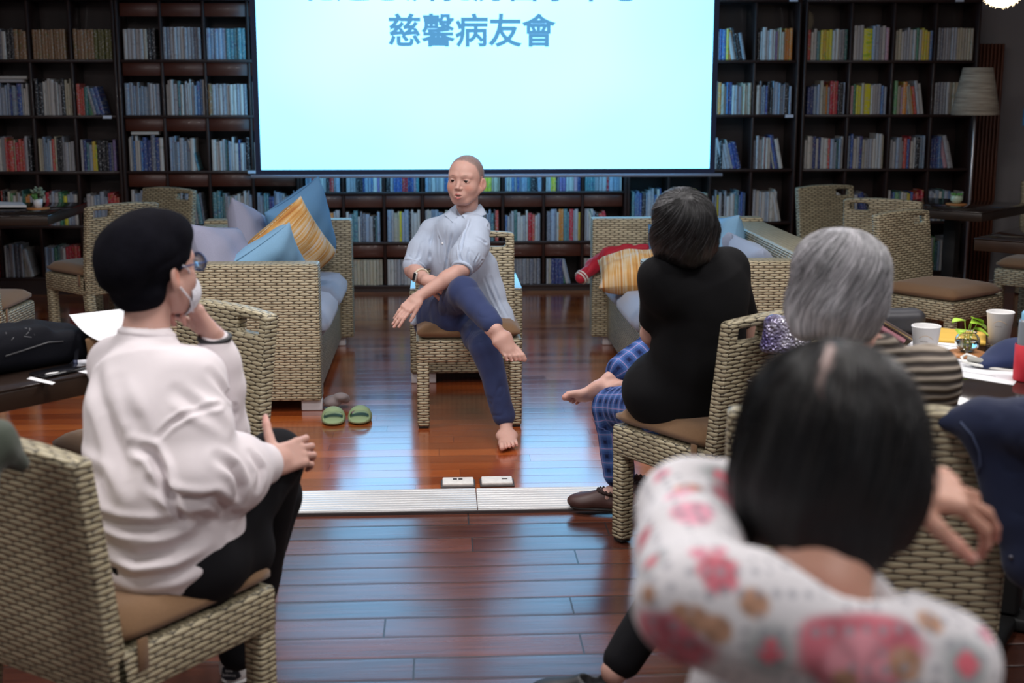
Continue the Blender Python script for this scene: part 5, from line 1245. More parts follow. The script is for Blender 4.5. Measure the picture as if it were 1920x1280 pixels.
for a, b, c3 in ((shR, elR, wrR), (shL, elL, wrL)): B1.cap(_v(nb) - [0, 0, 0.05], a, 0.03, 0.036, 0.03).cap(a, b, 0.044, 0.036, 0.03).cap(b, c3, 0.036, 0.025, 0.02)
hand(B1, wrR, (-0.7, 0.6, -0.3), (0.2, 0.1, 1), -1, sc=0.95); hand(B1, wrL, (0.2, 0.9, -0.3), (0, 0, 1), 1, sc=0.95)
for h_, k_, a_ in ((hipR, knR, anR), (hipL, knL, anL)): B1.cap(pelv, h_, 0.10, 0.085, 0.04); B1.cap(h_, k_, 0.070, 0.045, 0.03); B1.cap(k_, lerp(k_, a_, 0.5), 0.052, 0.046, 0.02); B1.cap(lerp(k_, a_, 0.5), a_, 0.046, 0.028, 0.01)
f1 = foot(B1, anR, (-0.93, 0.05, -0.20), (-0.10, -0.62, -0.78), 0.98, side=-1, drop=0.042); f2 = foot(B1, anL, (-0.95, 0.25, -0.02), (0, 0, -1), 0.95, side=1)
bv, bf = B1.mesh(1); V, Fq = merge([(bv, bf), (hv, hf)]); col = skin_col(V, SKT * 0.98)
for tt in f1: col = paint(V, col, tt[0], 0.03, (0.62, 0.30, 0.24), 1.0)
col = paint(V, col, W(1118, 757, 4.74), 0.05, (0.64, 0.36, 0.30), 1.0); col = paint(V, col, W(1065, 745, 4.72), (0.07, 0.05, 0.025), (0.58, 0.29, 0.24), 1.0)
bvw = sdf_obj('person', V, Fq, SKIN, col=col)
tag(bvw, 'seated person in black top and blue plaid trousers, seen from behind, one bare foot raised', 'person')
HG = hair_mat('black_and_grey_hair', [(0.0, (0.006, 0.006, 0.007, 1)), (0.58, (0.010, 0.010, 0.011, 1)), (0.70, (0.035, 0.035, 0.038, 1)), (0.85, (0.12, 0.12, 0.125, 1))], 1.6, 46)
Hf = Field(_v(c_) - 0.22, _v(c_) + 0.22, 0.0042)
Hf.ell(P(0, -0.020, 0.035), (0.090, 0.106, 0.088), Mh, 0.02); Hf.ell(P(0, -0.045, -0.030), (0.100, 0.080, 0.080), Mh, 0.04); Hf.ell(P(0, -0.050, -0.075), (0.082, 0.064, 0.050), Mh, 0.03)
for x in (-1, 1): Hf.ell(P(x * 0.080, 0.005, -0.035), (0.026, 0.055, 0.080), Mh, 0.03)
Hf.ell(P(0, 0.10, -0.035), (0.060, 0.065, 0.085), Mh, 0.02, 'cut'); Hf.ell(P(0, -0.05, 0.02), (0.04, 0.04, 0.03), Mh, 0.02)
v_, f_ = Hf.mesh(2); uvh = crown_uv(v_, P(0, -0.03, 0.0), frame(Mh[:, 1], Mh[:, 2] - Mh[:, 1] * 0.35))
N_ = vnormals(v_, f_); v_ = v_ + N_ * (np.sin(np.clip(uvh[:, 1], 0, 1.57)) * 0.0035 * vnoise(np.stack([uvh[:, 0] * 26, uvh[:, 1] * 1.6, uvh[:, 0] * 0], 1)))[:, None]
hr = sdf_obj('hair', v_, f_, HG, bvw, uv=uvh)
GS = simple('silver_hair_strand', (0.30, 0.30, 0.31), 0.4, noise_amt=0.2); DG = simple('dark_grey_strand', (0.10, 0.10, 0.105), 0.4); BS = simple('black_hair_strand', (0.015, 0.015, 0.016), 0.35)
strands('hair_strands', v_, f_, P(0, -0.03, 0.0), frame(Mh[:, 1], Mh[:, 2] - Mh[:, 1] * 0.35), 700, [BS, BS, DG, BS, BS], hr, 0.15, 2.3, 0.0004, 0.0015, 5, 0.8, fly=0.004)
strands('grey_crown_strands', v_, f_, P(0, -0.03, 0.0), frame(Mh[:, 1], Mh[:, 2] - Mh[:, 1] * 0.35), 420, [GS, DG, DG, BS], hr, 0.15, 1.2, 0.0004, 0.002, 6, 0.9, azr=(-1.5, 0.5), fly=0.006)
BT = cloth('black_knit_top', (0.0035, 0.0035, 0.0045), 0.95, 0.2, 500, sheen=0.0)
lo, hi = pts_box([nb, shR, shL, elR, elL, pelv], 0.19); Sf = Field(lo, hi, 0.0045)
Sf.cap(nb, lerp(nb, chest, 0.4), 0.072, 0.11, 0.05, wide=rt, wf=1.2); Sf.cap(shL, shR, 0.060, 0.064, 0.07); Sf.cap(lerp(shL, shR, 0.15) - [0, 0, 0.05], lerp(shL, shR, 0.85) - [0, 0, 0.05], 0.085, 0.085, 0.08); Sf.cap(chest, waist, 0.130, 0.130, 0.06, wide=rt, wf=1.25); Sf.cap(waist, pelv, 0.134, 0.150, 0.06, wide=rt, wf=1.2)
Sf.ell(lerp(waist, pelv, 0.75) + fw * 0.05 - rt * 0.03, (0.19, 0.16, 0.14), frame(fw, (0, 0, 1)), 0.05)
Sf.chain([shR, lerp(shR, elR, 0.7)], [0.058, 0.052], 0.05); Sf.chain([shL, lerp(shL, elL, 0.7)], [0.054, 0.048], 0.05); Sf.ell(_v(nb) + [0, 0, 0.055], (0.055, 0.055, 0.035), None, 0.01, 'cut')
v_, f_ = Sf.mesh(2); v_ = folds(v_, f_, 0.006, rt * -0.7 + np.array([0, 0, 0.9]), 12, 0.3, 2.6); sdf_obj('top', v_, f_, BT, bvw)
# plaid
mP, ntP, bP = new_mat('blue_plaid_flannel'); q = NB(ntP); uvn = q.n('ShaderNodeUVMap'); uvn.uv_map = 'uv'; sp_ = q.n('ShaderNodeSeparateXYZ'); ntP.links.new(uvn.outputs[0], sp_.inputs[0])
def band(co, off, per, w, soft=0.0):
    x = q.math('ABSOLUTE', q.math('SUBTRACT', q.math('FRACT', q.math('ADD', q.math('DIVIDE', co, per), off)), 0.5)); return q.math('LESS_THAN', x, w)
X_, Y_ = sp_.outputs[0], sp_.outputs[1]; base = (0.035, 0.080, 0.25, 1)
dk = q.math('ADD', band(X_, 0.3, 0.052, 0.17), band(Y_, 0.3, 0.052, 0.17)); c1 = q.mix(q.math('MULTIPLY', dk, 0.42), base, (0.010, 0.018, 0.075, 1))
ch = q.math('MULTIPLY', band(X_, 0.3, 0.052, 0.10), band(Y_, 0.3, 0.052, 0.10)); c1 = q.mix(q.math('MULTIPLY', ch, 0.8), c1, (0.004, 0.006, 0.03, 1))
lb = q.math('ADD', band(X_, 0.8, 0.052, 0.16), band(Y_, 0.8, 0.052, 0.16)); c1 = q.mix(q.math('MULTIPLY', lb, 0.16), c1, (0.17, 0.32, 0.62, 1))
pk = q.math('MAXIMUM', band(X_, 0.82, 0.052, 0.03), band(Y_, 0.82, 0.052, 0.03)); c1 = q.mix(q.math('MULTIPLY', pk, 0.5), c1, (0.45, 0.28, 0.50, 1))
ntP.links.new(c1, bP.inputs['Base Color']); bP.inputs['Roughness'].default_value = 0.9; bP.inputs['Specular IOR Level'].default_value = 0.2
tr, v_, f_ = trousers('trousers', mP, bvw, pelv, [(hipR, knR, anR, 0.80), (hipL, knL, anL, 0.84)], uvs=True, knee_r=0.074, hem=0.060, fold=0.005, thigh=0.095, lo_pad=0.14)
# brown moccasins
MOC = simple('brown_moccasin_leather', (0.060, 0.024, 0.020), 0.5, noise_amt=0.3, noise_scale=25); MSO = simple('dark_rubber_sole', (0.012, 0.010, 0.010), 0.7)
def moccasin(heel, fwd, label):
    o = shoe('moccasin', heel, fwd, 0.235, MOC, MSO, None, low=0.030, wid=0.044); f = _v((fwd[0], fwd[1], 0)); f /= np.linalg.norm(f); r = np.cross(f, [0, 0, 1.0]); h0 = _v(heel)
    m = MB(); pts = []
    for k in range(21):
        a = 2 * PI * k / 20; pts.append(h0 + f * (0.062 + 0.058 * math.cos(a)) + r * 0.036 * math.sin(a) + np.array([0, 0, 0.066 + 0.004 * math.cos(a)]))
    for k in range(20): m.tube([pts[k], lerp(pts[k], pts[k + 1], 0.5) + np.array([0, 0, 0.006]), pts[k + 1]], [0.0055, 0.008, 0.0055], 6)
    m.build('fur_trim', simple('dark_brown_fleece', (0.028, 0.014, 0.012), 0.95, bump=0.002, bump_scale=200), o); tag(o, label, 'shoe', 'brown moccasins'); return o
ha = _v(anL) + np.array([0.035, -0.02, 0]); moccasin((ha[0], ha[1], 0.012), (-0.95, 0.25), 'brown moccasin worn on the foot behind the wicker chair leg')
g2 = G(1222, 975); moccasin((g2.x + 0.03, g2.y + 0.16, 0.014), (-0.55, 0.84), 'empty brown moccasin just behind the worn one')

# ------------------------------------------------------------------ the grey-haired woman in stripes
fw = np.array([-0.10, 0.995, 0.0]); rt = np.array([0.995, 0.10, 0.0])
c_ = W(1562, 538, 2.74); Mh = frame((-0.55, 0.83, -0.02), (0.03, 0.0, 1))
nb = W(1612, 664, 2.76); pelv = _v((0.87, 2.88, 0.53)); chest = _v(nb) + [0.01, 0.03, -0.20]; waist = lerp(chest, pelv, 0.55)
shR = _v(nb) + rt * 0.158 + np.array([0, 0, -0.055]); shL = _v(nb) - rt * 0.120 + np.array([0, 0, -0.065])
elR = shR + [0.05, 0.10, -0.25]; wrR = elR + [-0.06, 0.22, 0.03]; elL = shL + [-0.03, 0.12, -0.24]; wrL = elL + [0.06, 0.21, 0.03]
hipR = pelv + rt * 0.09; hipL = pelv - rt * 0.09; knR = hipR + fw * 0.36 + [0.02, 0, -0.02]; knL = hipL + fw * 0.33 + [-0.05, 0, -0.02]; anR = knR + [0.0, 0.04, -0.40]; anL = _v(W(1152, 1258, 3.05))
H1 = Field(_v(c_) - 0.17, _v(c_) + 0.16, 0.0036); P = head(H1, c_, Mh, 1.0, mouth_open=False); hv, hf = H1.mesh(1)
lo, hi = pts_box([nb, shR, shL, elR, wrR, elL, wrL, hipR, hipL, knR, anR, knL, anL], 0.15); B1 = Field(lo, hi, 0.0042)
B1.cap(_v(c_) - Mh[:, 2] * 0.06 - Mh[:, 1] * 0.02, nb, 0.052, 0.056, 0.03); B1.cap(nb, lerp(nb, chest, 0.6), 0.050, 0.085, 0.03).cap(chest, pelv, 0.09, 0.105, 0.05)
for a, b, c3 in ((shR, elR, wrR), (shL, elL, wrL)): B1.cap(_v(nb) - [0, 0, 0.05], a, 0.03, 0.036, 0.03).cap(a, b, 0.044, 0.036, 0.03).cap(b, c3, 0.036, 0.026, 0.02); hand(B1, c3, (0.2 if b[0] < 0.8 else -0.2, 0.9, -0.2), (0, 0, 1), 1 if b[0] < 0.8 else -1, sc=0.95)
for h_, k_, a_ in ((hipR, knR, anR), (hipL, knL, anL)): B1.cap(pelv, h_, 0.10, 0.085, 0.04); B1.cap(h_, k_, 0.070, 0.045, 0.03); B1.cap(k_, a_, 0.050, 0.034, 0.02)
bv, bf = B1.mesh(1); V, Fq = merge([(bv, bf), (hv, hf)]); ghw = sdf_obj('person', V, Fq, SKIN, col=skin_col(V, SKT * 0.95))
tag(ghw, 'seated person with silver-grey bob in a brown striped cardigan, seen from behind', 'person')
HS = hair_mat('silver_hair', [(0.0, (0.10, 0.10, 0.108, 1)), (0.40, (0.22, 0.22, 0.235, 1)), (0.60, (0.42, 0.41, 0.435, 1)), (0.85, (0.72, 0.69, 0.72, 1))], 1.2, 28, rough=0.42)
Hf = Field(_v(c_) - 0.23, _v(c_) + 0.21, 0.0042)
Hf.ell(P(0, -0.018, 0.035), (0.094, 0.108, 0.092), Mh, 0.02); Hf.ell(P(0, -0.036, -0.030), (0.096, 0.082, 0.082), Mh, 0.04); Hf.ell(P(0, -0.040, -0.080), (0.074, 0.056, 0.044), Mh, 0.03)
for x in (-1, 1): Hf.ell(P(x * 0.074, 0.012, -0.045), (0.022, 0.050, 0.070), Mh, 0.03)
Hf.ell(P(0, 0.105, -0.040), (0.064, 0.062, 0.095), Mh, 0.02, 'cut'); Hf.cut(P(0, 0, -0.116), -Mh[:, 2], 0.02)
v_, f_ = Hf.mesh(2); Mc_ = frame(Mh[:, 1], Mh[:, 2] - Mh[:, 1] * 0.45); uvh = crown_uv(v_, P(0, -0.02, 0.0), Mc_)
N_ = vnormals(v_, f_); v_ = v_ + N_ * (np.sin(np.clip(uvh[:, 1], 0, 1.57)) * 0.004 * vnoise(np.stack([uvh[:, 0] * 18, uvh[:, 1] * 1.4, uvh[:, 0] * 0], 1)))[:, None]
hr = sdf_obj('hair', v_, f_, HS, ghw, uv=uvh)
WS = simple('white_hair_strand', (0.62, 0.60, 0.64), 0.4, noise_amt=0.1)
strands('hair_strands', v_, f_, P(0, -0.02, 0.0), Mc_, 900, [WS, GS, GS, simple('mid_grey_hair_strand', (0.16, 0.16, 0.17), 0.4)], hr, 0.25, 2.1, 0.0005, 0.0012, 8, 0.7, fly=0.005)
mT, ntT, bT = new_mat('brown_striped_knit'); q = NB(ntT); tc = q.n('ShaderNodeTexCoord'); sp_ = q.n('ShaderNodeSeparateXYZ'); ntT.links.new(tc.outputs['Object'], sp_.inputs[0])
zz = q.math('ADD', sp_.outputs[2], q.math('MULTIPLY', q.noise(tc.outputs['Object'], 9, 2), 0.014)); w_ = q.math('SINE', q.math('MULTIPLY', zz, 2 * PI / 0.0195))
ntT.links.new(q.ramp(q.math('ADD', q.math('MULTIPLY', w_, 0.5), 0.5), [(0.25, (0.045, 0.035, 0.030, 1)), (0.55, (0.20, 0.165, 0.13, 1)), (0.8, (0.33, 0.28, 0.225, 1))]), bT.inputs['Base Color']); bT.inputs['Roughness'].default_value = 0.9
ntT.links.new(q.bump(w_, 0.003), bT.inputs['Normal'])
lo, hi = pts_box([nb, shR, shL, elR, elL, wrR, wrL, pelv], 0.17); Sf = Field(lo, hi, 0.0048)
Sf.cap(nb, lerp(nb, chest, 0.4), 0.070, 0.11, 0.05, wide=rt, wf=1.25); Sf.cap(shL, shR, 0.064, 0.066, 0.06); Sf.cap(chest, waist, 0.130, 0.130, 0.06, wide=rt, wf=1.25); Sf.cap(waist, pelv, 0.130, 0.145, 0.06, wide=rt, wf=1.1)
for a, b, c3 in ((shR, elR, wrR), (shL, elL, wrL)): Sf.chain([a, b, lerp(b, c3, 0.9)], [0.064, 0.056, 0.044], 0.04)
Sf.ell(_v(nb) + [0, 0.01, 0.05], (0.058, 0.055, 0.034), None, 0.01, 'cut'); v_, f_ = Sf.mesh(2); v_ = folds(v_, f_, 0.006, (0.2, 0.1, 1), 14, 0.4, 2.6); sdf_obj('cardigan', v_, f_, mT, ghw)
trousers('trousers', BLK, ghw, pelv, [(hipR, knR, anR, 0.92), (hipL, knL, anL, 0.93)], h=0.006)
SHB = simple('black_shoe', (0.014, 0.014, 0.016), 0.5); shoe('shoe', (anL[0] + 0.02, anL[1] + 0.01, 0.02), (-0.93, 0.30, 0), 0.235, SHB, MSO, ghw, low=0.035)
shoe('shoe', (anR[0], anR[1] - 0.04, 0.0), (0, 1, 0), 0.235, SHB, MSO, ghw)

# ------------------------------------------------------------------ the woman in the floral blouse
fw = np.array([0.0, 1.0, 0.0]); rt = np.array([1.0, 0.0, 0.0])
c_ = W(1553, 850, 1.37); Mh = frame((0.10, 0.97, -0.16), (0.02, 0.16, 0.98))
nb = W(1535, 1100, 1.285); pelv = _v((0.41, 1.08, 0.54)); chest = _v(nb) + [0.0, 0.0, -0.19]; waist = lerp(chest, pelv, 0.5)
shL = W(1300, 1130, 1.22); shR = W(1765, 1250, 1.19); elL = W(1292, 955, 1.46); wrL = W(1672, 905, 1.56); elR = shR + Vector((0.05, 0.06, -0.26)); wrR = elR + Vector((-0.12, 0.20, 0.02))
hipR = pelv + rt * 0.09; hipL = pelv - rt * 0.09; knR = hipR + fw * 0.38 + [0.03, 0, -0.02]; knL = hipL + fw * 0.38 + [-0.03, 0, -0.02]; anR = knR + [0.0, 0.0, -0.42]; anL = knL + [0.02, 0.0, -0.42]
H1 = Field(_v(c_) - 0.17, _v(c_) + 0.16, 0.0036); P = head(H1, c_, Mh, 1.0, mouth_open=False); hv, hf = H1.mesh(1)
lo, hi = pts_box([nb, shR, shL, elR, wrR, elL, wrL, hipR, hipL, knR, anR, knL, anL, W(1830, 960, 1.6)], 0.13); B1 = Field(lo, hi, 0.0038)
B1.cap(_v(c_) - Mh[:, 2] * 0.06 - Mh[:, 1] * 0.02, nb, 0.050, 0.050, 0.03); B1.cap(nb, lerp(nb, chest, 0.6), 0.048, 0.08, 0.03).cap(chest, pelv, 0.09, 0.105, 0.05)
for a, b, c3 in ((shR, elR, wrR), (shL, elL, wrL)): B1.cap(_v(nb) - [0, 0, 0.04], a, 0.026, 0.034, 0.02).cap(a, b, 0.044, 0.038, 0.03).cap(b, c3, 0.038, 0.026, 0.02)
tL = hand(B1, wrL, (0.86, 0.10, -0.18), (0.25, -0.45, 0.85), 1, (0.55, 0.40, 0.45, 0.5), thumb=(0.3, 0.3), spread=0.22, sc=1.0, tsplay=0.7)
hand(B1, wrR, (-0.3, 0.9, -0.2), (0, 0, 1), -1)
for h_, k_, a_ in ((hipR, knR, anR), (hipL, knL, anL)): B1.cap(pelv, h_, 0.10, 0.085, 0.04); B1.cap(h_, k_, 0.070, 0.045, 0.03); B1.cap(k_, a_, 0.050, 0.034, 0.02)
bv, bf = B1.mesh(1); V, Fq = merge([(bv, bf), (hv, hf)]); col = skin_col(V, SKT * np.array([1.0, 0.92, 0.82]))
for tt in tL: col = paint(V, col, tt[0], 0.05, (0.66, 0.30, 0.24), 1.0)
flw = sdf_obj('person', V, Fq, SKIN, col=col)
tag(flw, 'person with short black hair and a white blouse printed with pink flowers', 'person')
nails('nail', tL, 1.0, flw)
HB = hair_mat('black_hair', [(0.0, (0.004, 0.004, 0.005, 1)), (0.6, (0.009, 0.009, 0.010, 1)), (0.85, (0.022, 0.020, 0.020, 1))], 1.4, 40, rough=0.55, spec=0.3)
Hf = Field(_v(c_) - 0.21, _v(c_) + 0.21, 0.0042)
Hf.ell(P(0, -0.018, 0.030), (0.094, 0.106, 0.092), Mh, 0.02); Hf.ell(P(0, -0.030, -0.030), (0.101, 0.086, 0.076), Mh, 0.05); Hf.ell(P(0, -0.050, -0.080), (0.064, 0.048, 0.044), Mh, 0.04); Hf.cap(P(0, -0.064, -0.085), P(0.0, -0.074, -0.132), 0.036, 0.012, 0.03, wide=Mh[:, 0], wf=1.25)
for x in (-1, 1): Hf.ell(P(x * 0.078, 0.010, -0.040), (0.024, 0.050, 0.068), Mh, 0.03)
Hf.ell(P(0, 0.105, -0.040), (0.064, 0.062, 0.085), Mh, 0.02, 'cut')
v_, f_ = Hf.mesh(2); Mc_ = frame(Mh[:, 1], Mh[:, 2] - Mh[:, 1] * 0.35); uvh = crown_uv(v_, P(0, -0.02, 0.0), Mc_)
N_ = vnormals(v_, f_); v_ = v_ + N_ * (np.sin(np.clip(uvh[:, 1], 0, 1.57)) * 0.003 * vnoise(np.stack([uvh[:, 0] * 22, uvh[:, 1] * 1.4, uvh[:, 0] * 0], 1)))[:, None]
part = [P(-0.006, -0.070, 0.105), P(-0.008, -0.055, 0.112), P(-0.020, -0.085, 0.098), P(-0.028, -0.098, 0.080), P(-0.026, -0.106, 0.062)]
hcol = np.tile([1.0, 1.0, 1.0], (len(v_), 1))
hr = sdf_obj('hair', v_, f_, HB, flw, uv=uvh)
strands('hair_strands', v_, f_, P(0, -0.02, 0.0), Mc_, 500, [BS, BS, BS, simple('brown_black_strand', (0.03, 0.024, 0.022), 0.35)], hr, 0.05, 2.2, 0.0006, 0.0025, 9, 0.25, fly=0.006)
bvh = BVHTree.FromPolygons([tuple(v) for v in v_], f_.tolist()); m = MB(); ctr = Vector(P(0, 0, 0)); pp = []
for p in part: hit = bvh.find_nearest(Vector(p)); pp.append(hit[0] - hit[1] * 0.0025)
m.tube(pp, [0.005, 0.0085, 0.008, 0.0055, 0.003], 8); m.build('hair_parting', simple('scalp_skin', (0.30, 0.21, 0.19), 0.6), hr)
# blouse
mB, ntB, bB = new_mat('floral_cotton'); q = NB(ntB); ca = q.n('ShaderNodeVertexColor'); ca.layer_name = 'Col'
tc = q.n('ShaderNodeTexCoord'); vo = q.n('ShaderNodeTexVoronoi'); ntB.links.new(tc.outputs['Object'], vo.inputs['Vector']); vo.inputs['Scale'].default_value = 62; vo.inputs['Randomness'].default_value = 0.25
dot = q.math('LESS_THAN', vo.outputs['Distance'], 0.30); ntB.links.new(q.mix(q.math('MULTIPLY', dot, 0.75), ca.outputs[0], (0.30, 0.30, 0.34, 1)), bB.inputs['Base Color']); bB.inputs['Roughness'].default_value = 0.85; bB.inputs['Sheen Weight'].default_value = 0.1
lo, hi = pts_box([nb, shR, shL, elR, elL, wrL, pelv], 0.16); Sf = Field(lo, hi, 0.0040)
Sf.cap(_v(nb) - [0, 0, 0.03], lerp(nb, chest, 0.5), 0.064, 0.095, 0.05, wide=rt, wf=1.3); Sf.cap(shL, shR, 0.052, 0.050, 0.05); Sf.cap(lerp(shL, shR, 0.22), lerp(shL, shR, 0.78), 0.062, 0.060, 0.05)
Sf.cap(chest, waist, 0.112, 0.112, 0.06, wide=rt, wf=1.36); Sf.cap(waist, pelv, 0.112, 0.13, 0.06, wide=rt, wf=1.2)
Sf.chain([shL, lerp(shL, elL, 0.5), elL, lerp(elL, wrL, 0.5), lerp(elL, wrL, 0.86)], [0.055, 0.056, 0.054, 0.048, 0.038], 0.03)
Sf.chain([shR, lerp(shR, elR, 0.6), elR, lerp(elR, wrR, 0.8)], [0.053, 0.052, 0.048, 0.040], 0.03)
Sf.ell(_v(nb) + [0.0, -0.030, 0.034], (0.080, 0.085, 0.050), frame((0, 1, 0.25), (0, -0.25, 1)), 0.008, 'cut')
v_, f_ = Sf.mesh(2); v_ = folds(v_, f_, 0.005, (0.3, 0.4, 1), 12, 0.4, 4.6); v_ = folds(v_, f_, 0.0025, (0.8, 0.4, 0.3), 26, 0.4, 8.6)
col = np.tile([0.68, 0.66, 0.68], (len(v_), 1)); N_ = vnormals(v_, f_); rr = np.random.RandomState(3)
def flower(p, R_, color, petals=5, ph=0.0, soft=0.25, core=None):
    global col
    p = _v(p); d = v_ - p; hit = np.argmin(np.linalg.norm(d, axis=1)); n = N_[hit]; a = np.cross(n, [0.1, 0.2, 1]); a /= np.linalg.norm(a); b = np.cross(n, a)
    x, y, zc = d @ a, d @ b, np.abs(d @ n); r = np.sqrt(x * x + y * y); th = np.arctan2(y, x); lim = R_ * (0.92 + 0.07 * np.cos(petals * th + ph)) * (1 + 0.1 * vnoise(np.stack([x, y, x * 0], 1) * 45 + 3) * 1.6)
    w = np.clip((1 - r / lim) / soft, 0, 1) * (zc < R_ * 1.4); shade = 0.75 + 0.5 * np.clip(np.abs(np.cos(petals * th / 2 + ph)), 0, 1)
    col = col * (1 - w[:, None]) + np.clip(np.array(color)[None] * shade[:, None], 0, 0.8) * w[:, None]
    if core is not None: w = np.clip((1 - r / (R_ * 0.42)) / 0.4, 0, 1)[:, None] * (zc < R_)[:, None]; col = col * (1 - w) + np.array(core) * w
PK = (0.50, 0.13, 0.17); YB_ = 1.03
def surf(px, py):
    d = _ray(px, py); o0 = Vector((0, 0, CAM_H)); h_ = bvb.ray_cast(o0, d); return h_[0] if h_[0] is not None else W(px, py, 1.1)
bvb = BVHTree.FromPolygons([tuple(v) for v in v_], f_.tolist())
flower(surf(1577, 1225), 0.050, PK, 3, 0.5); flower(surf(1665, 1215), 0.042, PK, 3, 2.0); flower(surf(1615, 1250), 0.040, (0.62, 0.25, 0.30), 4)
flower(surf(1257, 1210), 0.045, PK, 4, 1.2); flower(surf(1349, 1071), 0.026, PK, 5, 0.4); flower(surf(1375, 950), 0.038, PK, 4, 0.8); flower(surf(1300, 960), 0.030, (0.62, 0.28, 0.36), 3, 1.0); flower(surf(1290, 915), 0.020, (0.50, 0.22, 0.16), 3)
flower(surf(1205, 1010), 0.018, PK, 4); flower(surf(1275, 925), 0.022, (0.66, 0.34, 0.42), 5)
for (x, y, s_) in ((1445, 1222, 0.036), (1815, 1245, 0.034), (1220, 1052, 0.026), (1355, 895, 0.035)):
    flower(surf(x, y), s_, (0.16, 0.20, 0.20), 16, 0.0, 0.75); flower(surf(x, y), s_ * 0.42, (0.60, 0.12, 0.16), 4)
for (x, y, s_) in ((1305, 1160, 0.016), (1345, 1180, 0.018), (1415, 1130, 0.018), (1745, 1165, 0.016), (1700, 1245, 0.020), (1215, 1115, 0.012), (1230, 1275, 0.016), (1585, 1275, 0.014), (1275, 1145, 0.010)): flower(surf(x, y), s_, (0.40, 0.22, 0.14), 2, 0.7)
for (x, y, s_) in ((1310, 1035, 0.012), (1350, 1030, 0.010), (1850, 1190, 0.012), (1240, 890, 0.014)): flower(surf(x, y), s_, (0.62, 0.25, 0.32), 3, 0.7)
sdf_obj('blouse', v_, f_, mB, flw, col=col)
trousers('trousers', BLK, flw, pelv, [(hipR, knR, anR, 0.9), (hipL, knL, anL, 0.9)], h=0.007)
shoe('shoe', (anL[0], anL[1] - 0.04, 0.0), (0, 1, 0), 0.235, SHB, MSO, flw, h=0.005); shoe('shoe', (anR[0], anR[1] - 0.04, 0.0), (0, 1, 0), 0.235, SHB, MSO, flw, h=0.005)
# ================================================================== loose things
def M4of(o, M): return Matrix([[M[i, 0], M[i, 1], M[i, 2], o[i]] for i in range(3)] + [[0, 0, 0, 1]])
# green slides with a sock
GRN = simple('sage_green_foam', (0.27, 0.36, 0.19), 0.75, noise_amt=0.05)
def slide(p, ang, label, sock):
    f = np.array([math.sin(ang), -math.cos(ang), 0.0]); r = np.cross(f, [0, 0, 1.0]); p = _v(p); up = np.array([0, 0, 1.0]); toe = p; lo, hi = pts_box([toe + f * 0.02, toe - f * 0.27], 0.08); lo[2] = -0.01; hi[2] = 0.12; M = frame(f, up)
    Q = Field(lo, hi, 0.0032); Q.cap(toe - f * 0.052 + up * 0.018, toe - f * 0.20 + up * 0.016, 0.050, 0.040, 0.01, wide=up, wf=0.36)
    Q.cap(toe - f * 0.052 + up * 0.028, toe - f * 0.20 + up * 0.026, 0.043, 0.034, 0.006, 'cut', wide=up, wf=0.30) if False else None
    Q.ell(toe - f * 0.095 + up * 0.020, (0.056, 0.072, 0.052), M, 0.012); Q.ell(toe - f * 0.095 + up * 0.030, (0.046, 0.11, 0.032), M, 0.004, 'cut')
    Q.cap(toe - f * 0.052 + up * 0.014, toe - f * 0.20 + up * 0.012, 0.050, 0.040, 0.004, wide=up, wf=0.30)
    Q.cut(toe + up * 0.001, -up); Q.cut(toe + up * 0.070, up); v, q_ = Q.mesh(2); o = sdf_obj('slide_sandal', v, q_, GRN); tag(o, label, 'shoe', 'green slide sandals')
slide(G(624, 802) + Vector((0, 0.02, 0)), 0.06, 'sage green slide sandal beside the sofa foot with a sock stuffed behind it', True)
slide(G(671, 800) + Vector((0, 0.02, 0)), -0.04, 'sage green slide sandal without a sock, nearer the speaker chair', False)
sp0 = _v(G(632, 765)); Q = Field(sp0 - 0.12, sp0 + 0.14, 0.0035)
Q.ell(sp0 + [-0.02, 0, 0.035], (0.045, 0.05, 0.03), None, 0.02).ell(sp0 + [0.02, -0.02, 0.06], (0.035, 0.035, 0.022), None, 0.02).ell(sp0 + [0.045, 0.0, 0.045], (0.02, 0.03, 0.022), None, 0.02)
v, q_ = Q.mesh(1); v = folds(v, q_, 0.004, (1, 0.3, 0.2), 40, 0.5, 1.0); tag(sdf_obj('sock', v, q_, cloth('grey_mauve_sock', (0.25, 0.21, 0.21), 0.95, 0.2)), 'crumpled grey sock lying behind the green sandal', 'sock')

# red jacket on the sofa arm
RED = cloth('red_satin', (0.42, 0.012, 0.030), 0.55, 0.08, 400); STR = simple('cream_stripe', (0.75, 0.65, 0.60), 0.7)
pts_ = [W(1088, 522, 7.74), W(1112, 500, 7.80), W(1140, 478, 7.74), W(1175, 468, 7.70), W(1212, 466, 7.66)]
lo, hi = pts_box(pts_, 0.16); Q = Field(lo, hi, 0.005)
Q.chain(pts_[:3], [0.036, 0.044, 0.046], 0.02); Q.chain(pts_[2:], [0.046, 0.036, 0.032], 0.03); Q.ell(_v(W(1165, 492, 7.70)), (0.10, 0.07, 0.045), None, 0.05)
v, q_ = Q.mesh(2); v = folds(v, q_, 0.012, (1, 0.2, 0.45), 16, 0.5, 2.0, sharp=1.5); v = folds(v, q_, 0.006, (0.4, 0.1, 0.9), 34, 0.5, 6.0, sharp=1.5)
rj = sdf_obj('jacket', v, q_, RED); tag(rj, 'red jacket with cream cuff stripes bundled on the sofa', 'jacket')
m = MB(); d_ = (_v(pts_[1]) - _v(pts_[0])); d_ /= np.linalg.norm(d_); Mx = frame(d_, (0, 0.3, 1))
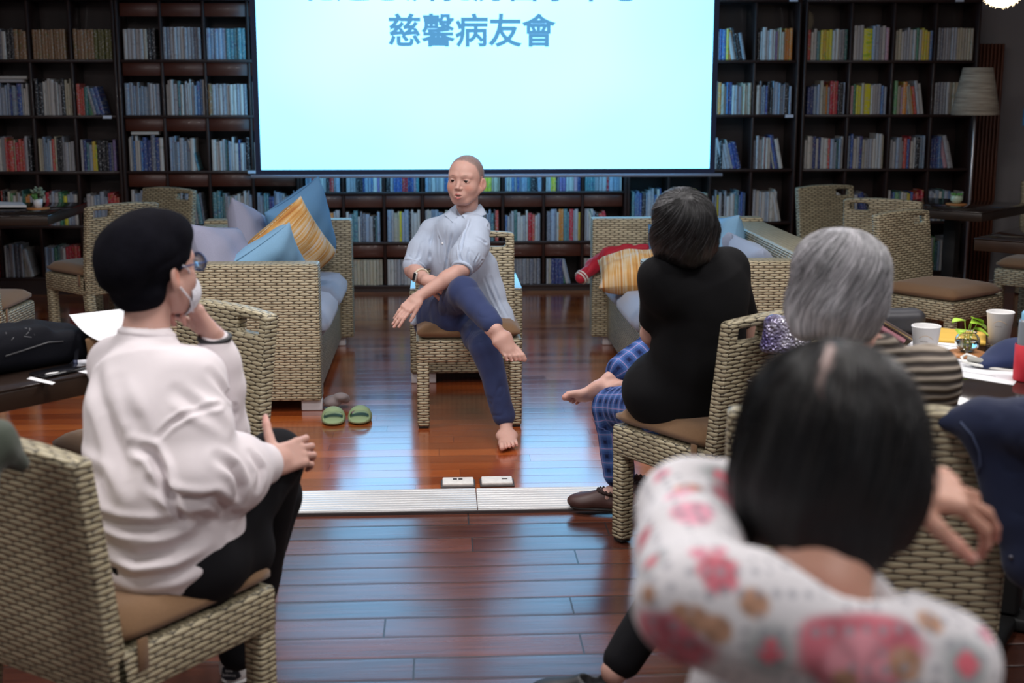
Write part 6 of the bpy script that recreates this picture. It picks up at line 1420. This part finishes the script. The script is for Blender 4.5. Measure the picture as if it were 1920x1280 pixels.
for off, rr_ in ((0.004, 0.0375), (0.022, 0.0390)):
    ring = [_v(pts_[0]) + d_ * off + (Mx[:, 0] * math.cos(a) + Mx[:, 2] * math.sin(a)) * rr_ for a in np.linspace(0, 2 * PI, 25)]
    m = MB(); m.tube(ring, 0.0055, 6, cap=False); m.build('cuff_stripe', STR, rj)

# jackets hung over chair backs
NAVJ = cloth('dark_navy_quilt', (0.010, 0.016, 0.046), 0.8, 0.15, 500)
y_ = 2.50; pj = [W(1752, 788, y_ + 0.03), W(1840, 792, y_), W(1925, 800, y_ - 0.03), W(1990, 860, y_ - 0.04)]
lo, hi = pts_box(pj + [W(1900, 1080, y_), W(2060, 1250, y_ - 0.05)], 0.12); Q = Field(lo, hi, 0.005); yv = (0, 1, 0)
Q.chain(pj, [0.014, 0.045, 0.055, 0.055], 0.03)
for (a, b, r0, r1) in (((1865, 830), (1908, 960), 0.055, 0.055), ((1935, 830), (1950, 1040), 0.075, 0.075), ((2000, 860), (2020, 1200), 0.09, 0.09), ((1915, 960), (1945, 1050), 0.05, 0.04)):
    Q.cap(W(a[0], a[1], y_ - 0.01), W(b[0], b[1], y_ - 0.015), r0, r1, 0.04, wide=yv, wf=0.55)
v, q_ = Q.mesh(2); v = folds(v, q_, 0.010, (0.35, 0.2, -1), 10, 0.35, 1.3); v = folds(v, q_, 0.004, (0.5, 0.2, -1), 26, 0.4, 7.3)
nj = sdf_obj('jacket', v, q_, NAVJ); tag(nj, 'dark navy jacket draped over the wicker chair back behind the striped cardigan', 'jacket')
bvn = BVHTree.FromPolygons([tuple(x) for x in v], q_.tolist())
def on_surf(bv_, px, py, Yd):
    h_ = bv_.ray_cast(Vector((0, 0, CAM_H)), _ray(px, py).normalized()); return h_[0] if h_[0] is not None else W(px, py, Yd)
m = MB(); m.tube([on_surf(bvn, x, y, y_ - 0.05) + Vector((0, -0.002, 0)) for x, y in ((1800, 790), (1822, 815), (1835, 845), (1838, 870), (1832, 885))], 0.0022, 5); m.build('piping', simple('blue_grey_piping', (0.05, 0.07, 0.14), 0.6), nj)
for x, y in ((1836, 955), (1897, 1045)):
    p_ = on_surf(bvn, x, y, y_ - 0.05); m = MB(); m.lathe([(0.0001, 0.003), (0.005, 0.002), (0.006, -0.002)], 12, 0, Matrix.Translation(p_) @ Matrix.Rotation(PI / 2, 4, 'X')); m.build('snap', simple('dark_snap', (0.08, 0.08, 0.10), 0.3, metal=0.6), nj)
OLV = cloth('olive_fleece', (0.060, 0.072, 0.055), 0.95, 0.1, 300)
po = [W(-60, 832, 2.40), W(-10, 832, 2.42), W(38, 868, 2.46)]
lo, hi = pts_box(po + [W(-80, 1000, 2.35)], 0.12); Q = Field(lo, hi, 0.005); Q.chain(po, [0.045, 0.042, 0.018], 0.03); Q.cap(W(-50, 860, 2.40), W(-60, 1050, 2.36), 0.055, 0.05, 0.03, wide=(0.5, 0.8, 0), wf=0.7)
v, q_ = Q.mesh(2); v = folds(v, q_, 0.006, (0.8, 0.2, 0.5), 16, 0.4, 3.0); tag(sdf_obj('jacket', v, q_, OLV), 'olive fleece jacket on the chair back at the picture edge', 'jacket')

# ---- left table
TZ = 0.735
BAG = simple('black_nylon', (0.005, 0.0055, 0.009), 0.8, spec=0.12, noise_amt=0.3, noise_scale=8, bump=0.001, bump_scale=500)
b0 = _v(G(30, 690, TZ)); Mx = frame((0.65, 0.76, 0), (0, 0, 1)); lo, hi = b0 + [-0.36, -0.32, -0.02], b0 + [0.36, 0.34, 0.22]
Q = Field(lo, hi, 0.005); cB = b0 + Mx[:, 0] * -0.06 + np.array([0, 0, 0.065])
Q.rbox(cB - [0, 0, 0.012], (0.13, 0.235, 0.048), frame((0.65, 0.76, -0.05), (0, 0, 1)), 0.030, 0.02); Q.rbox(cB + Mx[:, 0] * 0.01 - Mx[:, 1] * 0.05 + [0, 0, 0.018], (0.105, 0.15, 0.036), Mx, 0.025, 0.03); Q.cap(cB + Mx[:, 1] * 0.10 + [0, 0, 0.01], cB + Mx[:, 1] * 0.20 - [0, 0, 0.02], 0.05, 0.045, 0.04); Q.cut(b0 + [0, 0, 0.002], (0, 0, -1))
v, q_ = Q.mesh(2); v = folds(v, q_, 0.010, Mx[:, 1] + np.array([0, 0, 0.3]), 12, 0.5, 1.0, sharp=1.4); bp_ = sdf_obj('backpack', v, q_, BAG); tag(bp_, 'soft black backpack lying on the dark table', 'backpack')
bvb_ = BVHTree.FromPolygons([tuple(x) for x in v], q_.tolist())
for k in range(2):
    m = MB(); m.tube([W(122 + 3 * k, 662 + 4 * k, 3.98), W(134 + 4 * k, 650, 3.97), W(143 + 3 * k, 656, 3.94), W(142 + 2 * k, 675, 3.90), W(128, 688, 3.88)], 0.006, 6); m.build('strap', BAG, bp_)
m = MB(); m.tube([on_surf(bvb_, x, y, 3.8) for x, y in ((10, 668), (50, 655), (90, 642), (118, 640))], 0.003, 5); m.build('zip', simple('zip_grey', (0.04, 0.04, 0.045), 0.4), bp_)
ch_ = MB(); g0 = on_surf(bvb_, 48, 628, 3.9); rr = random.Random(2)
for k in range(14):
    a = Vector((rr.uniform(-0.05, 0.06), rr.uniform(-0.03, 0.03), 0)); b = a + Vector((rr.uniform(-0.02, 0.03), rr.uniform(-0.015, 0.015), 0)); pa, pb = g0 + a, g0 + b
    ha = bvb_.ray_cast(pa + Vector((0, 0, 0.3)), Vector((0, 0, -1))); hb = bvb_.ray_cast(pb + Vector((0, 0, 0.3)), Vector((0, 0, -1)))
    if ha[0] and hb[0]: ch_.tube([ha[0], hb[0]], 0.0012, 4)
ch_.build('printed_emblem', simple('grey_print', (0.12, 0.12, 0.13), 0.6), bp_)
# paper bag and sheet
KR = simple('brown_kraft_paper', (0.36, 0.205, 0.105), 0.8, noise_amt=0.12, noise_scale=14)
k0 = _v(G(176, 668, TZ)); lo, hi = k0 + [-0.16, -0.14, -0.02], k0 + [0.2, 0.2, 0.24]; Mx = frame((0.5, 0.86, 0), (0, 0, 1)); Q = Field(lo, hi, 0.0045)
Q.rbox(k0 + [0.01, 0.03, 0.042], (0.070, 0.09, 0.040), frame((0.5, 0.86, 0.12), (0, -0.1, 1)), 0.008, 0.01); Q.rbox(k0 + [0.0, 0.03, 0.055], (0.055, 0.06, 0.026), frame((0.3, 0.9, 0.3), (0.2, -0.3, 1)), 0.006, 0.02); Q.cut(k0 + [0, 0, 0.002], (0, 0, -1))
v, q_ = Q.mesh(1); v = folds(v, q_, 0.008, (0.4, 0.6, 0.7), 13, 0.8, 5.0, sharp=0.8); tag(sdf_obj('paper_bag', v, q_, KR), 'crumpled brown paper bag under a white sheet on the dark table', 'paper bag')
PAP = simple('white_paper', (0.78, 0.78, 0.80), 0.8, noise_amt=0.02); INK = simple('print_ink', (0.10, 0.10, 0.12), 0.8)
def sheet(corners, mat, label, cat='paper', curl=0.0, name='paper_sheet', group=None, th=0.0006, lines=0):
    a, b, c, d = [_v(p) for p in corners]; nn = 10; m = MB(); vs = []; n = np.cross(b - a, d - a); n /= np.linalg.norm(n)
    if n[2] < 0: n = -n
    for s_ in (0, 1):
        for i in range(nn + 1):
            for j in range(nn + 1):
                u, w_ = i / nn, j / nn; vs.append((a * (1 - u) + b * u) * (1 - w_) + (d * (1 - u) + c * u) * w_ + n * (curl * (2 * u - 1) ** 2 + s_ * th))
    K = (nn + 1) ** 2; fs = []
    for s_ in (0, 1):
        for i in range(nn):
            for j in range(nn): q0 = s_ * K + i * (nn + 1) + j; f = [q0, q0 + nn + 1, q0 + nn + 2, q0 + 1]; fs.append(f if s_ else f[::-1])
    rim = [i * (nn + 1) for i in range(nn + 1)] + [nn * (nn + 1) + j for j in range(1, nn + 1)] + [i * (nn + 1) + nn for i in range(nn - 1, -1, -1)] + [j for j in range(nn - 1, 0, -1)]
    for k in range(len(rim)): x, y = rim[k], rim[(k + 1) % len(rim)]; fs.append([x, y, y + K, x + K])
    m.add(vs, fs); o = m.build(name, mat); tag(o, label, cat, group)
    for L in range(lines):
        w_ = 0.18 + 0.64 * L / max(lines - 1, 1); p0, p1 = [(a * (1 - u) + b * u) * (1 - w_) + (d * (1 - u) + c * u) * w_ + n * (curl * (2 * u - 1) ** 2 + th + 0.0004) for u in (0.15, 0.8)]
        m = MB(); m.tube([p0, p1], 0.0006, 4); m.build('printed_line', INK, o)
    return o
sheet([W(128, 597, 4.00), W(184, 646, 3.86), W(262, 634, 3.96), W(232, 585, 4.17)], PAP, 'white sheet draped over the brown paper bag', curl=0.012)
m = MB(); gp = G(112, 699, TZ); m.box((0, 0, 0.006), (0.075, 0.155, 0.009), 0.004, 3, 0, Matrix.Translation(gp) @ Matrix.Rotation(-0.62, 4, 'Z')); ph = m.build('phone', simple('black_glass', (0.01, 0.01, 0.012), 0.1)); tag(ph, 'black phone lying near the edge of the dark table', 'phone')
m = MB(); m.box((0, 0, 0.0112), (0.068, 0.146, 0.001), 0.0004, 1, 0, Matrix.Translation(gp) @ Matrix.Rotation(-0.62, 4, 'Z')); m.build('phone_screen', simple('phone_screen_black', (0.008, 0.008, 0.010), 0.05), ph)
sheet([G(50, 710, TZ + .001), G(98, 721, TZ + .001), G(104, 717, TZ + .001), G(58, 706, TZ + .001)], PAP, 'thin white card lying beside the black phone')
sheet([G(128, 693, TZ + .001), G(170, 702, TZ + .001), G(185, 694, TZ + .001), G(142, 688, TZ + .001)], PAP, 'folded white slip beside the white marker')
m = MB(); pa, pb = G(146, 680, TZ + .009), G(178, 678, TZ + .009); m.tube([pa, pb], 0.0085, 12); mk_ = m.build('marker_pen', simple('white_plastic', (0.75, 0.76, 0.82), 0.4)); tag(mk_, 'white marker pen lying behind the phone', 'pen'); m = MB(); m.tube([pa + (pa - pb) * 0.02, pa + (pa - pb) * 0.25], 0.0088, 12); m.build('pen_cap', simple('dark_navy_plastic', (0.02, 0.03, 0.08), 0.4), mk_)

# ---- potted plants on the back tables
LEAFM = simple('succulent_green', (0.10, 0.26, 0.06), 0.5, noise_amt=0.3, noise_scale=30); LEAFG = simple('grey_green_leaf', (0.22, 0.28, 0.20), 0.6, noise_amt=0.2)
CORK = simple('orange_wood_coaster', (0.42, 0.17, 0.05), 0.5, noise_amt=0.25, noise_scale=40)
def blob_leaf(m, c, d, L, w_, mat=0):
    d = Vector(d).normalized(); c = Vector(c); m.tube([c, c + d * L * 0.3, c + d * L * 0.7, c + d * L], [w_ * 0.4, w_, w_ * 0.8, w_ * 0.15], 8, mat)
pp_ = G(72, 392, TZ); t = empty('potted_plant', (pp_.x, pp_.y, TZ), 0, 'small succulent in a white pot on an orange coaster', 'plant')
m = MB(); m.lathe([(0.001, 0), (0.072, 0), (0.074, 0.004), (0.070, 0.010), (0.001, 0.010)], 24); m.build('coaster', CORK, t)
m = MB(); m.lathe([(0.001, 0.010), (0.024, 0.010), (0.032, 0.066), (0.029, 0.066), (0.026, 0.055), (0.001, 0.055)], 20); m.build('pot', simple('white_ceramic', (0.72, 0.72, 0.75), 0.3), t)
rr = random.Random(5); m = MB()
for k in range(46):
    a = rr.uniform(0, 2 * PI); h_ = rr.uniform(0.055, 0.13); c_k = (0.03 * math.cos(a) * rr.random(), 0.03 * math.sin(a) * rr.random(), h_); blob_leaf(m, c_k, (math.cos(a), math.sin(a), rr.uniform(0, 1.2)), rr.uniform(0.02, 0.034), 0.009, 0 if math.cos(a) < -0.1 and h_ < 0.10 else 1)
m.build('leaves', [LEAFM, LEAFG], t)
sheet([G(-12, 389, TZ + .012), G(50, 389, TZ + .012), G(42, 383, TZ + .012), G(-14, 381, TZ + .012)], PAP, 'stack of white paper beside the small succulent pot', th=0.014)
GLASS = simple('clear_glass', (0.95, 0.98, 0.98), 0.02, trans=1.0, noise_amt=0.0); LIME = simple('lime_green_leaf', (0.42, 0.66, 0.06), 0.45, noise_amt=0.2, noise_scale=20)
pp_ = G(1793, 384, TZ); t = empty('potted_plant', (pp_.x, pp_.y, TZ), 0, 'tiny plant in a round glass bowl on an orange coaster by the floor lamp', 'plant')
m = MB(); m.lathe([(0.001, 0), (0.070, 0), (0.072, 0.004), (0.068, 0.010), (0.001, 0.010)], 24); m.build('coaster', CORK, t)
m = MB(); m.lathe([(0.001, 0.010), (0.024, 0.011), (0.042, 0.035), (0.040, 0.055), (0.028, 0.066), (0.026, 0.066), (0.036, 0.054), (0.038, 0.035), (0.020, 0.016), (0.001, 0.015)], 20); m.build('bowl', simple('pale_green_glass', (0.45, 0.55, 0.40), 0.15), t)
m = MB()
for k in range(12): a = k * 0.8; blob_leaf(m, (0.012 * math.cos(a), 0.012 * math.sin(a), 0.055), (math.cos(a), math.sin(a), 0.9), 0.038, 0.010)
m.build('leaves', LEAFM, t)

# ---- cup table
def cup(px, py, label):
    g = G(px, py, TZ); t = empty('paper_cup', (g.x, g.y, TZ + 0.0025), 0, label, 'cup', 'paper cups on the table')
    KC = 1.07; prof = [(0.001, 0.004), (0.0275, 0.004), (0.028, 0.0), (0.029, 0.0), (0.0385, 0.092), (0.040, 0.094), (0.0405, 0.096), (0.039, 0.098), (0.0375, 0.095), (0.028, 0.006), (0.001, 0.006)]
    t.scale = (KC, KC, KC); m = MB(); m.lathe(prof, 32); o = m.build('cup_body', simple('white_paper_cup', (0.74, 0.73, 0.72), 0.55, noise_amt=0.02), t)
    def P_(a, z): r_ = 0.029 + (0.0385 - 0.029) * z / 0.092 + 0.0004; return (r_ * math.cos(a), r_ * math.sin(a), z)
    a0 = -PI / 2 - math.atan2(g.x, g.y) * 1.0
    m = MB(); m.tube([P_(a0 - 0.5 + 0.11 * k, 0.066 + 0.008 * math.sin(k * 0.35)) for k in range(11)], 0.0006, 4); m.build('printed_swirl', simple('tan_print', (0.55, 0.38, 0.22), 0.7), t)
    m = MB(); m.tube([P_(a0 - 0.4 + 0.07 * k, 0.056 + 0.0025 * (k % 2)) for k in range(9)], 0.0006, 4); m.build('printed_script', simple('brown_print', (0.16, 0.12, 0.10), 0.7), t)
    return t
cup(1733, 676, 'white paper cup standing beside the striped cardigan'); cup(1872, 646, 'white paper cup standing behind the navy cap')
g = G(1812, 668, TZ); t = empty('glass_bowl_plant', (g.x, g.y, TZ + 0.0035), 0, 'round glass bowl with lime green leaves on a wood slice between the cups', 'plant')
m = MB(); m.lathe([(0.001, 0), (0.058, 0), (0.060, 0.005), (0.056, 0.010), (0.001, 0.010)], 28); m.build('coaster', CORK, t)
m = MB(); prof = [(0.001, 0.011), (0.018, 0.012)] + [(0.037 * math.cos(a), 0.043 + 0.033 * math.sin(a)) for a in np.linspace(-1.0, 0.85, 9)] + [(0.0245, 0.070), (0.0275, 0.073), (0.0265, 0.073), (0.023, 0.069)] + [(0.035 * math.cos(a), 0.043 + 0.031 * math.sin(a)) for a in np.linspace(0.80, -1.0, 8)] + [(0.001, 0.014)]
m.lathe(prof, 28); m.build('bowl', GLASS, t)
m = MB(); m.lathe([(0.001, 0.016), (0.018, 0.018), (0.031, 0.034), (0.0335, 0.046), (0.001, 0.046)], 24); m.build('water', simple('water', (0.92, 0.97, 0.97), 0.0, trans=1.0, noise_amt=0.0), t)
def flat_leaf(t, base, tip, wd_l, droop, mat, stem_from):
    base, tip = Vector(base), Vector(tip); d = tip - base; s_ = d.cross(Vector((0, 0, 1))).normalized(); vs = []; nn = 8
    for k in range(nn + 1):
        u = k / nn; wv = 1.45 * wd_l * (math.sin(PI * u ** 0.75)) ** 0.8; c = base + d * u + Vector((0, 0, -droop * u * u + droop * 0.5 * math.sin(PI * u)))
        for j in (-1, -0.5, 0, 0.5, 1): vs.append(c + s_ * wv * j + Vector((0, 0, 0.004 * abs(j))))
    n1 = len(vs); vs += [v_i - Vector((0, 0, 0.0006)) for v_i in vs]; fs = []
    for k in range(nn):
        for j in range(4): a = k * 5 + j; fs.append([a, a + 1, a + 6, a + 5]); fs.append([n1 + a, n1 + a + 5, n1 + a + 6, n1 + a + 1])
    m = MB(); m.add(vs, fs); lf = m.build('leaf', mat, t); m = MB(); m.tube([stem_from, (Vector(stem_from) + base) / 2 + Vector((0, 0, 0.01)), base], 0.0011, 5); m.build('stem', mat, lf)
for (bx, by, bz, tx, ty, tz, w_) in ((-0.012, 0, 0.105, -0.055, -0.01, 0.108, 0.016), (0.0, -0.01, 0.098, 0.035, -0.02, 0.100, 0.020), (0.010, 0, 0.112, 0.050, 0.01, 0.100, 0.016), (0.012, -0.01, 0.082, 0.052, -0.03, 0.070, 0.018), (-0.015, 0.01, 0.075, -0.030, -0.01, 0.070, 0.012), (0.03, 0.01, 0.095, 0.065, 0.02, 0.080, 0.012)):
    flat_leaf(t, (bx, by, bz), (tx, ty, tz), w_, 0.008, LIME, (0.004 * (1 if bx > 0 else -1), 0, 0.025))
for k in range(3): m = MB(); m.tube([(0.008 * k - 0.008, 0, 0.045), (0.012 * k - 0.014, 0.005, 0.03), (0.01 - 0.012 * k, -0.004, 0.018)], 0.0010, 5); m.build('root', simple('pale_root', (0.5, 0.55, 0.2), 0.6), t)
z1 = TZ + 0.0012
sheet([G(1700, 690, z1), G(1900, 722, z1), G(1940, 672, z1), G(1760, 650, z1)], PAP, 'white handout lying under the navy cap on the cup table', lines=3, group='handouts on the cup table')
sheet([G(1690, 655, z1 + .001), G(1800, 668, z1 + .001), G(1830, 640, z1 + .001), G(1730, 625, z1 + .001)], PAP, 'white handout lying between the paper cup and the glass bowl', lines=3, group='handouts on the cup table')
sheet([G(1745, 640, z1 + .002), G(1848, 648, z1 + .002), G(1848, 628, z1 + .002), G(1750, 618, z1 + .002)], simple('yellow_folder', (0.72, 0.45, 0.07), 0.6), 'yellow-orange folder lying behind the glass bowl plant', 'folder', th=0.010, name='folder')
# navy cloth hat with white brim edge
g = _v(G(1868, 690, TZ)); lo, hi = g + [-0.14, -0.10, -0.01], g + [0.24, 0.24, 0.16]; Q = Field(lo, hi, 0.0035); NAVC = cloth('navy_canvas', (0.012, 0.022, 0.075), 0.85, 0.1, 500)
Mx = frame((0.95, 0.3, 0), (0, 0, 1)); Q.ell(g + [0.085, 0.045, 0.016], (0.075, 0.100, 0.066), Mx, 0.03); Q.cap(g + [-0.05, 0.0, 0.012], g + [0.05, 0.02, 0.030], 0.014, 0.03, 0.03, wide=Mx[:, 0], wf=2.6); Q.cut(g + [0, 0, 0.003], (0, 0, -1))
v, q_ = Q.mesh(2); v = folds(v, q_, 0.004, (0.7, 0.2, 0.6), 22, 0.5, 2.0); hat = sdf_obj('sun_hat', v, q_, NAVC); tag(hat, 'folded navy sun hat with a white brim edge on the papers', 'hat')
m = MB(); br = [W(1918, 692, 3.70), W(1880, 690, 3.70), W(1850, 684, 3.71), W(1828, 670, 3.73), W(1812, 664, 3.75), W(1803, 669, 3.75), W(1806, 678, 3.73), W(1830, 684, 3.70), W(1880, 693, 3.67), W(1918, 697, 3.66)]
m.tube(br, 0.0042, 8); m.build('brim_edge', simple('white_binding', (0.72, 0.72, 0.68), 0.8), hat)
Qb = Field(_v(W(1860, 680, 3.70)) - 0.16, _v(W(1860, 680, 3.70)) + 0.16, 0.003); Qb.cap(W(1818, 672, 3.735), W(1925, 694, 3.67), 0.0085, 0.004, 0.01, wide=(0.4, 0.9, 0), wf=3.0); v, q_ = Qb.mesh(1); sdf_obj('brim', v, q_, simple('grey_brim_lining', (0.30, 0.30, 0.27), 0.9), hat)
# tumbler: red sleeve, grey body, blue cap
g = W(1917, 700, 3.55); t = empty('tumbler', (g.x + 0.012, g.y, TZ), 0, 'grey bottle in a bright red sleeve cut by the picture edge', 'bottle')
m = MB(); m.lathe([(0.001, 0.001), (0.034, 0.001), (0.036, 0.004), (0.036, 0.102), (0.033, 0.103)], 28); m.build('red_sleeve', simple('red_neoprene', (0.50, 0.010, 0.025), 0.7), t)
m = MB(); m.lathe([(0.030, 0.09), (0.030, 0.165), (0.028, 0.172), (0.001, 0.172)], 28); m.build('bottle_body', simple('grey_bottle', (0.22, 0.24, 0.27), 0.3), t)
m = MB(); m.lathe([(0.024, 0.172), (0.024, 0.190), (0.020, 0.196), (0.001, 0.196)], 24); m.build('bottle_cap', simple('light_blue_cap', (0.25, 0.55, 0.75), 0.4), t)
# pouches beside the grey-haired woman
mG, ntG, bG = new_mat('glitter_film'); q = NB(ntG); tc = q.n('ShaderNodeTexCoord'); vo = q.n('ShaderNodeTexVoronoi'); ntG.links.new(tc.outputs['Object'], vo.inputs['Vector']); vo.inputs['Scale'].default_value = 110
ntG.links.new(q.ramp(q.noise(tc.outputs['Object'], 14, 2), [(0.35, (0.10, 0.08, 0.22, 1)), (0.5, (0.36, 0.33, 0.48, 1)), (0.65, (0.66, 0.66, 0.72, 1))]), bG.inputs['Base Color']); bG.inputs['Roughness'].default_value = 0.12; bG.inputs['Metallic'].default_value = 0.4
ntG.links.new(q.bump(vo.outputs['Distance'], 0.012), bG.inputs['Normal'])
g = _v(G(1452, 665, TZ)) + [0.03, 0.0, 0]; lo, hi = g + [-0.12, -0.10, -0.01], g + [0.16, 0.16, 0.17]; Q = Field(lo, hi, 0.004); Q.rbox(g + [0.01, 0.02, 0.055], (0.075, 0.06, 0.060), frame((0.3, 0.95, 0), (0.1, -0.1, 1)), 0.03, 0.02); Q.cap(g + [-0.03, 0, 0.09], g + [0.06, 0.02, 0.115], 0.022, 0.02, 0.03); Q.cut(g + [0, 0, 0.003], (0, 0, -1))
v, q_ = Q.mesh(1); v = folds(v, q_, 0.010, (1, 0.3, 0.6), 24, 0.8, 2.0, sharp=0.8); tag(sdf_obj('pouch', v, q_, mG), 'shiny lilac glitter pouch at the table corner behind the wicker chair back', 'pouch')
g = _v(G(1690, 640, TZ)) + [0.02, 0.10, 0]; lo, hi = g + [-0.16, -0.12, -0.01], g + [0.18, 0.16, 0.15]; Q = Field(lo, hi, 0.0045); Q.rbox(g + [0.01, 0.03, 0.04], (0.085, 0.05, 0.045), None, 0.03, 0.02); Q.cut(g + [0, 0, 0.003], (0, 0, -1))
v, q_ = Q.mesh(2); v = folds(v, q_, 0.005, (1, 0.1, 0.3), 12, 0.5, 3.0); tag(sdf_obj('handbag', v, q_, simple('charcoal_leather', (0.035, 0.035, 0.042), 0.5)), 'charcoal handbag standing behind the paper cup', 'bag')
g = _v(G(1672, 650, TZ)); m = MB(); Mx = Matrix.Translation(Vector(g) + Vector((0.0, 0.02, 0.055))) @ Matrix.Rotation(0.3, 4, 'Z') @ Matrix.Rotation(0.5, 4, 'Y'); m.box((0, 0, 0), (0.13, 0.085, 0.016), 0.006, 3, 0, Mx); wl = m.build('wallet', simple('brown_grey_leather', (0.12, 0.085, 0.075), 0.5)); tag(wl, 'brown zipped wallet beside the silver hair', 'wallet')
m = MB(); m.box((0, 0, -0.002), (0.136, 0.091, 0.004), 0.0015, 1, 0, Mx); m.build('zip', simple('gold_zip', (0.5, 0.36, 0.16), 0.3, metal=0.8), wl); m = MB(); m.box((-0.01, 0.0, -0.018), (0.11, 0.08, 0.018), 0.006, 2, 0, Mx); m.build('lining', simple('pink_lining', (0.50, 0.22, 0.26), 0.7), wl)
